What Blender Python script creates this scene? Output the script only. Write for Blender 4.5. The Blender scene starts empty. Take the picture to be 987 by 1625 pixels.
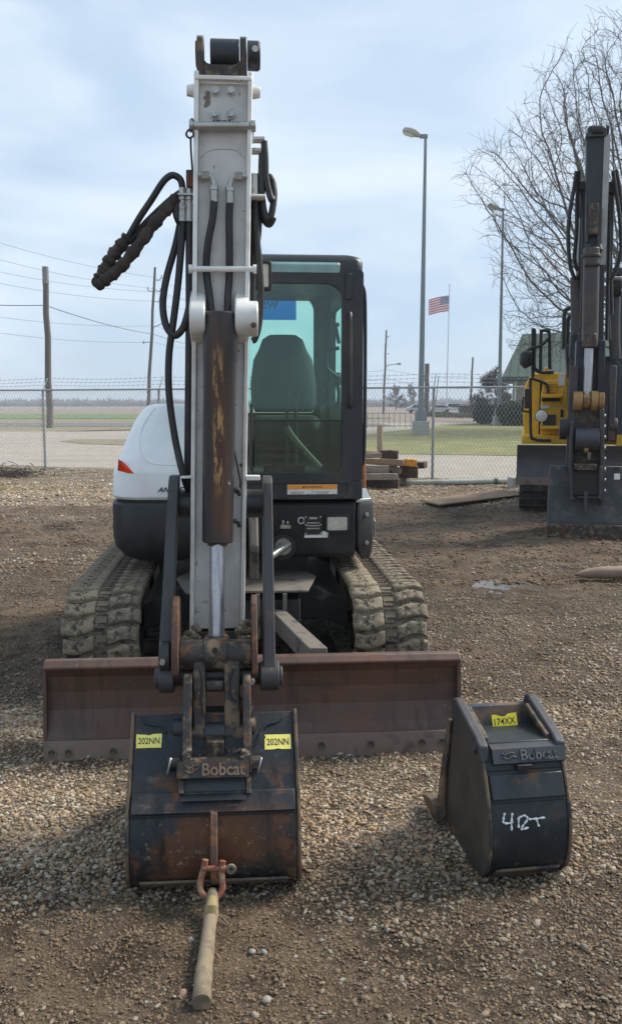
import bpy, bmesh, math, random
from mathutils import Vector, Matrix, noise
R = math.radians
random.seed(11)
sc = bpy.context.scene
C = sc.collection
V = Vector
# ------------------------------------------------------------------ camera
FPX, CX, CY, PITCH, EYE = 1440.0, 493.5, 812.5, R(6.8), 1.6      # focal length and centre in photo pixels
cd = bpy.data.cameras.new('camera')
cam = bpy.data.objects.new('camera', cd); C.objects.link(cam)
cam.location = (0, 0, EYE); cam.rotation_euler = (R(90) - PITCH, 0, 0)
cd.sensor_fit = 'VERTICAL'; cd.sensor_height = 24; cd.sensor_width = 24
cd.lens = 24 * FPX / 1625.0
cd.clip_start = 0.05; cd.clip_end = 6000
sc.camera = cam
# ------------------------------------------------------------------ light: thin overcast, sun from the right and a little behind the machine
SUN = V((0.80, 0.36, 0.80)).normalized()
w = bpy.data.worlds.new('World'); sc.world = w; w.use_nodes = True
nt = w.node_tree; N = nt.nodes; L = nt.links; N.clear()
out = N.new('ShaderNodeOutputWorld'); bg = N.new('ShaderNodeBackground'); L.new(bg.outputs[0], out.inputs[0])
sky = N.new('ShaderNodeTexSky'); sky.sky_type = 'NISHITA'; sky.sun_disc = False
sky.sun_elevation = math.asin(SUN.z); sky.sun_rotation = math.atan2(SUN.x, SUN.y)
sky.air_density = 1.0; sky.dust_density = 0.6; sky.ozone_density = 2.0
tc = N.new('ShaderNodeTexCoord')
mp_ = N.new('ShaderNodeMapping'); mp_.inputs['Scale'].default_value = (1.0, 1.0, 3.2)
L.new(tc.outputs['Generated'], mp_.inputs[0])
def wnoise(scale, detail, dist):
    q = N.new('ShaderNodeTexNoise'); q.inputs['Scale'].default_value = scale; q.inputs['Detail'].default_value = detail
    q.inputs['Roughness'].default_value = .52; q.inputs['Distortion'].default_value = dist; L.new(mp_.outputs[0], q.inputs['Vector']); return q.outputs['Fac']
def wrange(src, a, b, c, d):
    q = N.new('ShaderNodeMapRange'); q.interpolation_type = 'SMOOTHSTEP'
    for i, x in enumerate((a, b, c, d)): q.inputs[i+1].default_value = x
    L.new(src, q.inputs[0]); return q.outputs[0]
cl = N.new('ShaderNodeMix'); cl.data_type = 'RGBA'; L.new(wrange(wnoise(2.4, 7, .6), .36, .68, 0, 1), cl.inputs[0])
cl.inputs[6].default_value = (3.85, 4.95, 6.25, 1); cl.inputs[7].default_value = (5.75, 6.5, 7.4, 1)      # grey-blue veil, whiter streaks
mx = N.new('ShaderNodeMix'); mx.data_type = 'RGBA'
L.new(wrange(wnoise(1.5, 4, .3), .3, .7, .74, .97), mx.inputs[0]); L.new(sky.outputs[0], mx.inputs[6]); L.new(cl.outputs[2], mx.inputs[7])
L.new(mx.outputs[2], bg.inputs[0]); bg.inputs[1].default_value = 0.083
sd = bpy.data.lights.new('sun', 'SUN'); sd.energy = 2.9; sd.angle = R(18); sd.color = (1, .92, .80)
sun = bpy.data.objects.new('sun', sd); C.objects.link(sun)
sun.rotation_euler = SUN.to_track_quat('Z', 'Y').to_euler()
sc.view_settings.view_transform = 'Standard'; sc.view_settings.look = 'None'
sc.view_settings.exposure = 0.84; sc.view_settings.gamma = 1; sc.view_settings.use_curve_mapping = False

# ------------------------------------------------------------------ pixel rays -> real places
def ray(px, py):
    x = (px - CX) / FPX; y = (py - CY) / FPX
    return V((x, math.cos(PITCH) - y * math.sin(PITCH), -math.sin(PITCH) - y * math.cos(PITCH)))
EYEV = V((0, 0, EYE))
def P(px, py, F):
    d = ray(px, py); return EYEV + d * (F / d.y)
def G(px, py, z=0.0):
    d = ray(px, py); return EYEV + d * ((z - EYE) / d.z)
MYAW = R(4.5); MORG = V((-.436, 6.0, 0))
MMAT = Matrix.Translation(MORG) @ Matrix.Rotation(MYAW, 4, 'Z'); MINV = MMAT.inverted()
def mpl(px, py, p0, n, inv=MINV):
    o = inv @ EYEV; d = inv.to_3x3() @ ray(px, py); n = V(n)
    return o + d * ((V(p0) - o).dot(n) / d.dot(n))
def mp(px, py, ly, inv=MINV): return mpl(px, py, (0, ly, 0), (0, 1, 0), inv)

# ------------------------------------------------------------------ mesh builder
def cr(pts, k=6, closed=False):
    pts = [V(p) for p in pts]; n = len(pts); o = []
    rng = n if closed else n - 1
    for i in range(rng):
        if closed: a, b, c, d = pts[(i-1) % n], pts[i], pts[(i+1) % n], pts[(i+2) % n]
        else: a, b, c, d = pts[max(i-1, 0)], pts[i], pts[i+1], pts[min(i+2, n-1)]
        for j in range(k):
            t = j / k
            o.append(.5 * ((2*b) + (c-a)*t + (2*a-5*b+4*c-d)*t*t + (3*b-a-3*c+d)*t**3))
    if not closed: o.append(pts[-1])
    return o
def rrect(x0, y0, x1, y1, r, k=5):
    if not isinstance(r, (tuple, list)): r = (r,)*4
    o = []
    for (cx, cy, a, rr) in ((x1-r[0], y1-r[0], 0, r[0]), (x0+r[1], y1-r[1], 90, r[1]), (x0+r[2], y0+r[2], 180, r[2]), (x1-r[3], y0+r[3], 270, r[3])):
        for j in range(k+1):
            t = R(a + 90*j/k); o.append((cx + rr*math.cos(t), cy + rr*math.sin(t)))
    return o
class MB:
    def __init__(s): s.v = []; s.f = []; s.m = []
    def add(s, vs, fs, mi=0):
        b = len(s.v); s.v += [V(v) for v in vs]; s.f += [tuple(i+b for i in f) for f in fs]; s.m += [mi]*len(fs); return s
    def box(s, lo, hi, mi=0, M=None):
        x0, y0, z0 = lo; x1, y1, z1 = hi
        vs = [V(p) for p in ((x0,y0,z0),(x1,y0,z0),(x1,y1,z0),(x0,y1,z0),(x0,y0,z1),(x1,y0,z1),(x1,y1,z1),(x0,y1,z1))]
        if M: vs = [M @ v for v in vs]
        return s.add(vs, ((3,2,1,0),(4,5,6,7),(0,1,5,4),(1,2,6,5),(2,3,7,6),(3,0,4,7)), mi)
    def cbox(s, c, sz, mi=0, M=None):
        c = V(c); h = V(sz)/2; T = Matrix.Translation(c) @ (M if M else Matrix())
        return s.box(-h, h, mi, T)
    def prism(s, poly, a0, a1, ax='x', mi=0):
        n = len(poly)
        f = {'x': lambda p, a: (a, p[0], p[1]), 'y': lambda p, a: (p[0], a, p[1]), 'z': lambda p, a: (p[0], p[1], a)}[ax]
        vs = [f(p, a0) for p in poly] + [f(p, a1) for p in poly]
        fs = [tuple(range(n)), tuple(range(2*n-1, n-1, -1))] + [(i, i+n, (i+1) % n + n, (i+1) % n) for i in range(n)]
        return s.add(vs, fs, mi)
    def ringplate(s, outer, inner, a0, a1, ax='y', mi=0):
        n = len(outer)
        f = {'x': lambda p, a: (a, p[0], p[1]), 'y': lambda p, a: (p[0], a, p[1]), 'z': lambda p, a: (p[0], p[1], a)}[ax]
        vs = [f(p, a0) for p in outer] + [f(p, a0) for p in inner] + [f(p, a1) for p in outer] + [f(p, a1) for p in inner]
        fs = []
        for i in range(n):
            j = (i+1) % n
            fs += [(i, j, n+j, n+i), (2*n+i, 3*n+i, 3*n+j, 2*n+j), (i, 2*n+i, 2*n+j, j), (n+i, n+j, 3*n+j, 3*n+i)]
        return s.add(vs, fs, mi)
    def loft(s, rings, mi=0, caps=True):
        n = len(rings[0]); vs = [p for r in rings for p in r]; fs = []
        for k in range(len(rings)-1):
            for i in range(n):
                j = (i+1) % n; fs.append((k*n+i, k*n+j, (k+1)*n+j, (k+1)*n+i))
        if caps: fs += [tuple(range(n-1, -1, -1)), tuple(range((len(rings)-1)*n, len(rings)*n))]
        return s.add(vs, fs, mi)
    def tube(s, pts, r, n=8, mi=0, caps=True):
        pts = [V(p) for p in pts]; m = len(pts)
        if not isinstance(r, (list, tuple)): r = [r]*m
        t = (pts[1]-pts[0]).normalized(); u = t.orthogonal().normalized(); rings = []
        for i in range(m):
            t2 = (pts[min(i+1, m-1)] - pts[max(i-1, 0)])
            if t2.length > 1e-9:
                t2.normalize(); u = (u - t2*u.dot(t2))
                u = u.normalized() if u.length > 1e-6 else t2.orthogonal().normalized(); t = t2
            b = t.cross(u)
            rings.append([pts[i] + (u*math.cos(2*math.pi*k/n) + b*math.sin(2*math.pi*k/n))*r[i] for k in range(n)])
        return s.loft(rings, mi, caps)
    def cyl(s, p0, p1, r, n=16, mi=0, r1=None): return s.tube([p0, p1], [r, r if r1 is None else r1], n, mi)
    def hose(s, pts, r, k=7, n=8, mi=0): return s.tube(cr(pts, k), r, n, mi)
    def quad(s, c, u, v, w, h, d=0.0, mi=0):
        c = V(c); u = V(u).normalized(); v = V(v).normalized(); nn = u.cross(v)*d
        a, b = u*w/2, v*h/2
        if d == 0: return s.add([c-a-b, c+a-b, c+a+b, c-a+b], [(0,1,2,3)], mi)
        return s.add([c-a-b, c+a-b, c+a+b, c-a+b, c-a-b+nn, c+a-b+nn, c+a+b+nn, c-a+b+nn], ((3,2,1,0),(4,5,6,7),(0,1,5,4),(1,2,6,5),(2,3,7,6),(3,0,4,7)), mi)
    def text(s, txt, c, u, v, w=None, h=None, d=0.0, mi=0, shear=0, bold=0):
        vs, fs, (bw, bh) = glyphs(txt, d, shear, bold); u = V(u).normalized(); v = V(v).normalized(); n = u.cross(v)
        sx = (w/bw) if w else h/bh; sy = (h/bh) if h else sx
        return s.add([V(c) + u*p[0]*sx + v*p[1]*sy + n*p[2] for p in vs], fs, mi)
    def map(s, fn): s.v = [V(fn(v)) for v in s.v]; return s
    def build(s, name, mats, parent=None, bevel=0, angle=38, smooth=True, seg=2, xf=None, data_only=False):
        me = bpy.data.meshes.new(name)
        me.from_pydata([tuple((xf @ v) if xf else v) for v in s.v], [], s.f)
        if not isinstance(mats, (list, tuple)): mats = [mats]
        for m in mats: me.materials.append(m)
        me.polygons.foreach_set('material_index', s.m)
        bm = bmesh.new(); bm.from_mesh(me); bmesh.ops.recalc_face_normals(bm, faces=bm.faces); bm.to_mesh(me); bm.free()
        if smooth: me.shade_smooth(); me.set_sharp_from_angle(angle=R(angle))
        me.update()
        if data_only: return me
        o = bpy.data.objects.new(name, me); C.objects.link(o)
        if parent: o.parent = parent
        if bevel:
            b = o.modifiers.new('bevel', 'BEVEL'); b.width = bevel; b.segments = seg; b.limit_method = 'ANGLE'; b.angle_limit = R(32); b.use_clamp_overlap = True
        return o
_gc = {}
def glyphs(txt, d, shear, bold=0):
    k = (txt, d, shear, bold)
    if k in _gc: return _gc[k]
    cu = bpy.data.curves.new('t', 'FONT'); cu.body = txt; cu.size = 1; cu.resolution_u = 3; cu.shear = shear; cu.offset = bold
    o = bpy.data.objects.new('t', cu); C.objects.link(o); bpy.context.view_layer.update()
    me = o.to_mesh(); vs = [v.co.copy() for v in me.vertices]; fs = [tuple(p.vertices) for p in me.polygons]
    o.to_mesh_clear(); bpy.data.objects.remove(o); bpy.data.curves.remove(cu)
    x0 = min(v.x for v in vs); x1 = max(v.x for v in vs); y0 = min(v.y for v in vs); y1 = max(v.y for v in vs)
    vs = [V((v.x-(x0+x1)/2, v.y-(y0+y1)/2, v.z)) for v in vs]
    if d:                                                        # give the letters body
        n = len(vs); bot = [V((v.x, v.y, -d)) for v in vs]; top = [V((v.x, v.y, d)) for v in vs]
        ec = {}
        for f in fs:
            for i in range(len(f)):
                a, b = f[i], f[(i+1) % len(f)]; ec[(a, b)] = 1
        side = [(a, b, b+n, a+n) for (a, b) in ec if (b, a) not in ec]
        vs = top + bot; fs = fs + side
    _gc[k] = (vs, fs, (x1-x0, y1-y0)); return _gc[k]
def tag(o, label=None, cat=None, group=None, kind=None):
    if label: o['label'] = label
    if cat: o['category'] = cat
    if group: o['group'] = group
    if kind: o['kind'] = kind
    return o
def empty(name, loc, rz=0, label=None, cat=None, group=None):
    o = bpy.data.objects.new(name, None); C.objects.link(o); o.location = loc; o.rotation_euler = (0, 0, rz); o.empty_display_size = .1
    return tag(o, label, cat, group)
def inst(me, name, parent, M=None):
    o = bpy.data.objects.new(name, me); C.objects.link(o)
    if parent: o.parent = parent
    if M is not None: o.matrix_local = M
    return o
def kids(o): return [c for c in bpy.data.objects if c.parent == o]
def copy_tree(o, parent=None):
    c = o.copy(); C.objects.link(c)
    if parent: c.parent = parent
    for ch in kids(o): copy_tree(ch, c)
    return c

# ------------------------------------------------------------------ materials
def mat(name, col, rough=.6, metal=0., layers=(), bump=.0, bscale=80, var=.12, spec=.5, coat=0., vscale=9, coords='Object'):
    m = bpy.data.materials.new(name); m.use_nodes = True; nt = m.node_tree; N = nt.nodes; L = nt.links
    b = N['Principled BSDF']
    b.inputs['Roughness'].default_value = rough; b.inputs['Metallic'].default_value = metal
    b.inputs['Specular IOR Level'].default_value = spec; b.inputs['Coat Weight'].default_value = coat
    tc = N.new('ShaderNodeTexCoord'); co = tc.outputs[coords]
    def ns(scale, det=5, rg=.6, stretch=None, dist=0):
        n = N.new('ShaderNodeTexNoise'); n.inputs['Scale'].default_value = scale; n.inputs['Detail'].default_value = det
        n.inputs['Roughness'].default_value = rg; n.inputs['Distortion'].default_value = dist
        if stretch:
            mm = N.new('ShaderNodeMapping'); mm.inputs['Scale'].default_value = stretch; L.new(co, mm.inputs[0]); L.new(mm.outputs[0], n.inputs['Vector'])
        else: L.new(co, n.inputs['Vector'])
        return n.outputs['Fac']
    def rng(src, a, b_, c=0, d=1):
        r = N.new('ShaderNodeMapRange'); r.interpolation_type = 'SMOOTHSTEP'
        for i, x in enumerate((a, b_, c, d)): r.inputs[i+1].default_value = x
        L.new(src, r.inputs[0]); return r.outputs[0]
    def mul(a, b_):
        q = N.new('ShaderNodeMath'); q.operation = 'MULTIPLY'; L.new(a, q.inputs[0])
        if isinstance(b_, float): q.inputs[1].default_value = b_
        else: L.new(b_, q.inputs[1])
        return q.outputs[0]
    def mix(f, a, b_, blend='MIX'):
        x = N.new('ShaderNodeMix'); x.data_type = 'RGBA'; x.blend_type = blend
        for s_, v in ((0, f), (6, a), (7, b_)):
            if hasattr(v, 'is_linked'): L.new(v, x.inputs[s_])
            elif s_ == 0: x.inputs[0].default_value = v
            else: x.inputs[s_].default_value = (*v, 1)
        return x.outputs[2]
    c = col
    v = rng(ns(vscale, 6, .65), .3, .7)
    lo = tuple(x*(1-var) for x in col); hi = tuple(min(1, x*(1+var)) for x in col)
    c = mix(v, lo, hi); rr = None
    for ly in layers:
        f = rng(ns(ly.get('s', 8), ly.get('d', 7), ly.get('r', .65), ly.get('st'), ly.get('di', 0)), ly.get('a', .5), ly.get('b', .6))
        if 'z' in ly:
            sp = N.new('ShaderNodeSeparateXYZ'); L.new(co, sp.inputs[0]); f = mul(f, rng(sp.outputs[ly.get('ax', 2)], ly['z'][0], ly['z'][1]))
        if 'z2' in ly:
            sp = N.new('ShaderNodeSeparateXYZ'); L.new(co, sp.inputs[0]); f = mul(f, rng(sp.outputs[ly.get('ax2', 2)], ly['z2'][0], ly['z2'][1]))
        if 'x' in ly:
            sp = N.new('ShaderNodeSeparateXYZ'); L.new(co, sp.inputs[0]); q = N.new('ShaderNodeMath'); q.operation = 'SUBTRACT'; L.new(sp.outputs[0], q.inputs[0]); q.inputs[1].default_value = ly['x'][0]
            q2 = N.new('ShaderNodeMath'); q2.operation = 'ABSOLUTE'; L.new(q.outputs[0], q2.inputs[0]); f = mul(f, rng(q2.outputs[0], ly['x'][2], ly['x'][1]))
        if ly.get('o', 1) != 1: f = mul(f, float(ly['o']))
        c = mix(f, c, ly['c'])
        if 'ro' in ly:
            q = N.new('ShaderNodeMix'); q.data_type = 'FLOAT'; L.new(f, q.inputs[0]); q.inputs[3].default_value = ly['ro']
            if rr is None: q.inputs[2].default_value = rough
            else: L.new(rr, q.inputs[2])
            rr = q.outputs[0]
    L.new(c, b.inputs['Base Color'])
    if rr is not None: L.new(rr, b.inputs['Roughness'])
    if bump:
        bp = N.new('ShaderNodeBump'); bp.inputs['Strength'].default_value = bump; bp.inputs['Distance'].default_value = .01
        L.new(ns(bscale, 6, .65), bp.inputs['Height']); L.new(bp.outputs[0], b.inputs['Normal'])
    return m
RUST = (.16, .065, .03); RUST2 = (.22, .095, .042); DUST = (.30, .255, .19); MUD = (.17, .125, .085)
D = lambda **k: k
M_white = mat('white_paint', (.74, .73, .69), .38, layers=[D(c=(.38, .36, .31), s=5, a=.52, b=.72, o=.55), D(c=(.05, .04, .03), s=16, a=.66, b=.70, d=9, ro=.8), D(c=RUST, s=11, a=.68, b=.72, o=.8)], bump=.03)
M_armp = mat('arm_paint', (.56, .555, .53), .45, layers=[D(c=(.34, .32, .28), s=4, a=.48, b=.75, o=.6, st=(1, 1, .35)), D(c=(.045, .035, .028), s=26, a=.64, b=.68, d=9, ro=.85), D(c=(.10, .055, .03), s=9, a=.62, b=.68, o=.8, ro=.9)], bump=.05)
M_hood = mat('hood_paint', (.80, .82, .82), .28, layers=[D(c=(.5, .49, .45), s=3, a=.5, b=.8, o=.35)], var=.03, coat=.3)
M_black = mat('black_paint', (.020, .023, .028), .42, layers=[D(c=(.075, .07, .06), s=4, a=.45, b=.75, o=.7, ro=.7), D(c=DUST, s=30, a=.68, b=.75, o=.4)], bump=.02)
M_bplas = mat('black_plastic', (.020, .022, .025), .5, spec=.4, layers=[D(c=(.07, .066, .058), s=3, a=.45, b=.8, o=.6, ro=.8), D(c=(.16, .14, .11), s=9, a=.5, b=.8, o=.35, z=(.85, .66), ro=.9), D(c=(.10, .095, .085), s=45, a=.62, b=.72, o=.5)], bump=.05, bscale=400)
M_gun = mat('dark_steel', (.055, .058, .065), .5, .3, layers=[D(c=RUST, s=12, a=.56, b=.66, ro=.85), D(c=(.16, .14, .12), s=6, a=.55, b=.8, o=.6, ro=.85)], bump=.12, bscale=90)
M_link = mat('link_steel', (.06, .06, .062), .6, .3, layers=[D(c=(.13, .08, .055), s=4, a=.5, b=.66, ro=.85, o=.8), D(c=(.2, .17, .14), s=16, a=.6, b=.75, o=.5)], bump=.08, bscale=120)
M_grease = mat('greasy_steel', (.035, .03, .026), .45, .2, layers=[D(c=(.19, .14, .09), s=15, a=.5, b=.62, ro=.9), D(c=RUST, s=22, a=.55, b=.65, ro=.85), D(c=(.3, .26, .2), s=45, a=.64, b=.7, o=.7)], bump=.3, bscale=60)
M_rusty = mat('rusty_steel', (.105, .058, .04), .75, .1, layers=[D(c=RUST2, s=14, a=.5, b=.65), D(c=(.05, .045, .045), s=9, a=.55, b=.64), D(c=(.38, .31, .23), s=60, a=.62, b=.7, o=.7)], bump=.3, bscale=90)
M_rod = mat('chrome_rod', (.45, .46, .49), .34, .75, var=.10, vscale=40, layers=[D(c=(.28, .28, .30), s=30, a=.5, b=.62, st=(1, 1, .02), o=.8)])
M_steel = mat('plated_steel', (.42, .42, .40), .35, .75, layers=[D(c=(.22, .19, .14), s=25, a=.55, b=.7, ro=.7)])
M_hose = mat('rubber_hose', (.016, .017, .018), .48, layers=[D(c=(.09, .075, .06), s=10, a=.5, b=.75, o=.55, ro=.8)], bump=.08, bscale=300)
M_sleeve = mat('hose_sleeve', (.045, .034, .028), .85, layers=[D(c=(.11, .085, .065), s=22, a=.5, b=.7)], bump=.6, bscale=120)
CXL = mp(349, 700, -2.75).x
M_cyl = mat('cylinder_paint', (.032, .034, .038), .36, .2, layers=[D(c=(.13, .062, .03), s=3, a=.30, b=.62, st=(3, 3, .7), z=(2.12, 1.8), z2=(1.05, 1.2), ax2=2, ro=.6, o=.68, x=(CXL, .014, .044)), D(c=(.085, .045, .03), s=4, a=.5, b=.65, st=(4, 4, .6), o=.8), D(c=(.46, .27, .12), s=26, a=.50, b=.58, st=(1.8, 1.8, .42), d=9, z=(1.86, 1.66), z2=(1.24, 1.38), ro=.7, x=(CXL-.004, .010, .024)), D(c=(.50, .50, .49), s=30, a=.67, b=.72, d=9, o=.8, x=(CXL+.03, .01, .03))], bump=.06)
M_blade = mat('blade_steel', (.098, .060, .046), .5, .15, layers=[D(c=(.155, .075, .045), s=4, a=.45, b=.7, st=(.6, 1, 1.6), ro=.75), D(c=(.06, .035, .028), s=7, a=.5, b=.68, st=(2.5, 1, .4), o=.8), D(c=(.085, .072, .07), s=5, a=.5, b=.75, o=.7, z=(.24, .08)), D(c=(.27, .22, .19), s=28, a=.64, b=.72, d=10, o=.6), D(c=(.22, .17, .14), s=34, a=.66, b=.70, st=(.10, 1, 1.2), o=.55), D(c=(.03, .022, .02), s=3, a=.55, b=.75, o=.6, st=(.5, 1, 2))], bump=.08, bscale=140)
M_edge = mat('cutting_edge_steel', (.20, .15, .125), .5, .4, layers=[D(c=(.21, .11, .06), s=6, a=.5, b=.7, z=(.06, .0), ro=.8), D(c=(.065, .05, .045), s=9, a=.5, b=.7, o=.7), D(c=(.3, .26, .22), s=40, a=.64, b=.72, o=.6)], bump=.1)
M_bkt = mat('bucket_paint', (.020, .024, .029), .5, .05, spec=.35, layers=[D(c=(.20, .19, .175), s=46, a=.67, b=.70, st=(1, 1, .12), o=.5), D(c=(.19, .18, .165), s=40, a=.68, b=.71, st=(.14, 1, 1), o=.5), D(c=(.085, .075, .065), s=7, a=.5, b=.75, o=.5, ro=.75), D(c=(.10, .045, .022), s=4.5, a=.40, b=.54, z=(.32, .24), ro=.8), D(c=(.13, .06, .032), s=9, a=.54, b=.62, z=(.42, .30), ro=.85), D(c=(.33, .27, .19), s=38, a=.585, b=.665, d=10, r=.72, z=(.36, .18), o=.8, ro=.9), D(c=(.05, .035, .028), s=14, a=.52, b=.64, z=(.28, .22), o=.8), D(c=(.17, .11, .055), s=12, a=.52, b=.66, z=(.15, .02), ro=.9, o=.8), D(c=(.30, .28, .25), s=55, a=.68, b=.73, o=.5), D(c=(.006, .007, .008), s=5, a=.55, b=.7, st=(2.5, 1, .5), o=.8), D(c=(.16, .14, .11), s=18, a=.58, b=.70, st=(.6, 1, 1.6), o=.45, ro=.85)], bump=.2, bscale=70)
M_bkt2 = mat('small_bucket_paint', (.020, .025, .030), .44, .05, spec=.4, layers=[D(c=(.20, .19, .175), s=46, a=.67, b=.70, st=(1, 1, .12), o=.5), D(c=(.19, .18, .165), s=40, a=.68, b=.71, st=(.14, 1, 1), o=.5), D(c=(.075, .07, .062), s=6, a=.5, b=.72, o=.55, ro=.8), D(c=(.24, .21, .16), s=24, a=.62, b=.70, d=9, z=(.30, .08), o=.7, ro=.9), D(c=(.12, .06, .03), s=11, a=.6, b=.68, o=.8, ro=.85), D(c=(.13, .11, .075), s=8, a=.48, b=.66, z=(.12, .0), ro=.9)], bump=.14, bscale=70)
M_side2 = mat('small_bucket_side', (.05, .047, .041), .6, .1, layers=[D(c=(.018, .018, .018), s=5, a=.5, b=.64, o=.9), D(c=(.17, .12, .06), s=16, a=.56, b=.64, z=(.35, .5), o=.9), D(c=(.13, .115, .085), s=6, a=.5, b=.7, o=.6, ro=.85), D(c=(.2, .13, .06), s=9, a=.56, b=.64, z=(.14, .04), ro=.9), D(c=(.25, .22, .18), s=45, a=.66, b=.72, o=.6)], bump=.12)
M_worn = mat('worn_edge', (.14, .10, .065), .65, .2, layers=[D(c=(.04, .04, .042), s=12, a=.5, b=.6), D(c=(.34, .26, .16), s=18, a=.58, b=.68, o=.8)], bump=.35, bscale=80)
M_tread = mat('muddy_rubber', (.29, .245, .18), .9, layers=[D(c=(.055, .048, .04), s=20, a=.50, b=.60, d=10, r=.75), D(c=(.17, .14, .105), s=7, a=.42, b=.62, o=.85), D(c=(.4, .36, .3), s=60, a=.62, b=.7, o=.6)], bump=.9, bscale=70, spec=.2)
M_belt = mat('track_belt', (.19, .158, .118), .92, layers=[D(c=(.035, .032, .03), s=14, a=.45, b=.62), D(c=(.24, .2, .15), s=9, a=.54, b=.68, o=.8)], bump=.7, bscale=60, spec=.2)
M_frame = mat('undercarriage_paint', (.018, .019, .021), .6, layers=[D(c=(.17, .135, .095), s=5, a=.56, b=.7, o=.7, ro=.95)], bump=.15)
M_dusty = mat('dusty_plate', (.17, .15, .125), .8, layers=[D(c=(.05, .05, .05), s=9, a=.5, b=.65)], bump=.25)
M_yel = mat('yellow_sticker', (.80, .72, .17), .5, var=.05, layers=[D(c=(.45, .40, .16), s=60, a=.58, b=.7, o=.5)])
M_ink = mat('black_ink', (.02, .02, .02), .6, var=.02)
M_org = mat('orange_print', (.82, .33, .05), .5, var=.03)
M_wht = mat('white_print', (.72, .72, .70), .5, var=.04)
M_chalk = mat('white_marker', (.66, .70, .72), .7, var=.1)
M_red = mat('orange_lens', (.74, .06, .015), .6, var=.1, spec=.15)
M_lens = mat('lamp_lens', (.58, .56, .50), .15, coat=.6, var=.15, vscale=60)
M_seat = mat('seat_cloth', (.035, .04, .043), .85, var=.15, bump=.1)
M_galv = mat('galvanised_steel', (.34, .36, .37), .45, .6, var=.12)
M_gpole = mat('lamp_pole_paint', (.17, .21, .225), .5, .2, var=.1)
M_conc = mat('concrete', (.36, .345, .32), .85, bump=.3, bscale=20, var=.15)
M_wood = mat('weathered_wood', (.30, .262, .222), .9, layers=[D(c=(.15, .125, .10), s=6, a=.45, b=.65, st=(1, 12, 12)), D(c=(.42, .385, .34), s=5, a=.55, b=.7, st=(.7, 10, 10), o=.7)], bump=.3, bscale=30)
M_wood2 = mat('brown_timber', (.30, .21, .135), .9, layers=[D(c=(.17, .11, .065), s=6, a=.45, b=.65, st=(1, 12, 12)), D(c=(.32, .25, .17), s=7, a=.55, b=.7, o=.6)], bump=.3, bscale=30)
M_dkwood = mat('dark_timber', (.065, .048, .036), .92, layers=[D(c=(.14, .11, .085), s=10, a=.52, b=.68, o=.7)], bump=.4, bscale=30)
M_pole = mat('utility_pole_wood', (.115, .10, .09), .9, layers=[D(c=(.2, .18, .16), s=3, a=.5, b=.7, st=(6, 6, .4), o=.6)], bump=.2)
def glass(name, tint, refl=1.0, dirt=.0, rough=.03):
    m = bpy.data.materials.new(name); m.use_nodes = True; nt = m.node_tree; N = nt.nodes; L = nt.links; N.clear()
    o = N.new('ShaderNodeOutputMaterial'); t = N.new('ShaderNodeBsdfTransparent'); g = N.new('ShaderNodeBsdfGlossy')
    t.inputs[0].default_value = (*tint, 1); g.inputs['Roughness'].default_value = rough; g.inputs[0].default_value = (.9, 1, .98, 1)
    f = N.new('ShaderNodeFresnel'); f.inputs[0].default_value = 1.5
    mu = N.new('ShaderNodeMath'); mu.operation = 'MULTIPLY'; mu.inputs[1].default_value = refl; L.new(f.outputs[0], mu.inputs[0])
    x = N.new('ShaderNodeMixShader'); L.new(mu.outputs[0], x.inputs[0]); L.new(t.outputs[0], x.inputs[1]); L.new(g.outputs[0], x.inputs[2])
    last = x.outputs[0]
    if dirt:
        d = N.new('ShaderNodeBsdfDiffuse'); d.inputs[0].default_value = (.42, .44, .40, 1)
        tc = N.new('ShaderNodeTexCoord'); n = N.new('ShaderNodeTexNoise'); n.inputs['Scale'].default_value = 3; n.inputs['Detail'].default_value = 8
        mm = N.new('ShaderNodeMapping'); mm.inputs['Scale'].default_value = (2.5, 1, .7); L.new(tc.outputs['Object'], mm.inputs[0]); L.new(mm.outputs[0], n.inputs['Vector'])
        r = N.new('ShaderNodeMapRange'); r.inputs[1].default_value = .42; r.inputs[2].default_value = .8; r.inputs[4].default_value = dirt; L.new(n.outputs[0], r.inputs[0])
        y = N.new('ShaderNodeMixShader'); L.new(r.outputs[0], y.inputs[0]); L.new(last, y.inputs[1]); L.new(d.outputs[0], y.inputs[2]); last = y.outputs[0]
    L.new(last, o.inputs[0]); return m
M_glass = glass('tinted_cab_glass', (.80, .955, .905), 1.0, .035)
M_glass2 = glass('tinted_side_glass', (.86, .97, .925), 1.0, .02)
M_glass3 = glass('tinted_door_glass', (.84, .97, .92), .12, .02)
def translucent(name, col):
    m = bpy.data.materials.new(name); m.use_nodes = True; nt = m.node_tree; N = nt.nodes; L = nt.links; N.clear()
    o = N.new('ShaderNodeOutputMaterial'); d = N.new('ShaderNodeBsdfDiffuse'); t = N.new('ShaderNodeBsdfTranslucent'); a = N.new('ShaderNodeAddShader')
    d.inputs[0].default_value = (*[c*.5 for c in col], 1); t.inputs[0].default_value = (*[c*.9 for c in col], 1); L.new(d.outputs[0], a.inputs[0]); L.new(t.outputs[0], a.inputs[1]); L.new(a.outputs[0], o.inputs[0]); return m
M_wtr = translucent('white_film', (.95, .95, .95))
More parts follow.
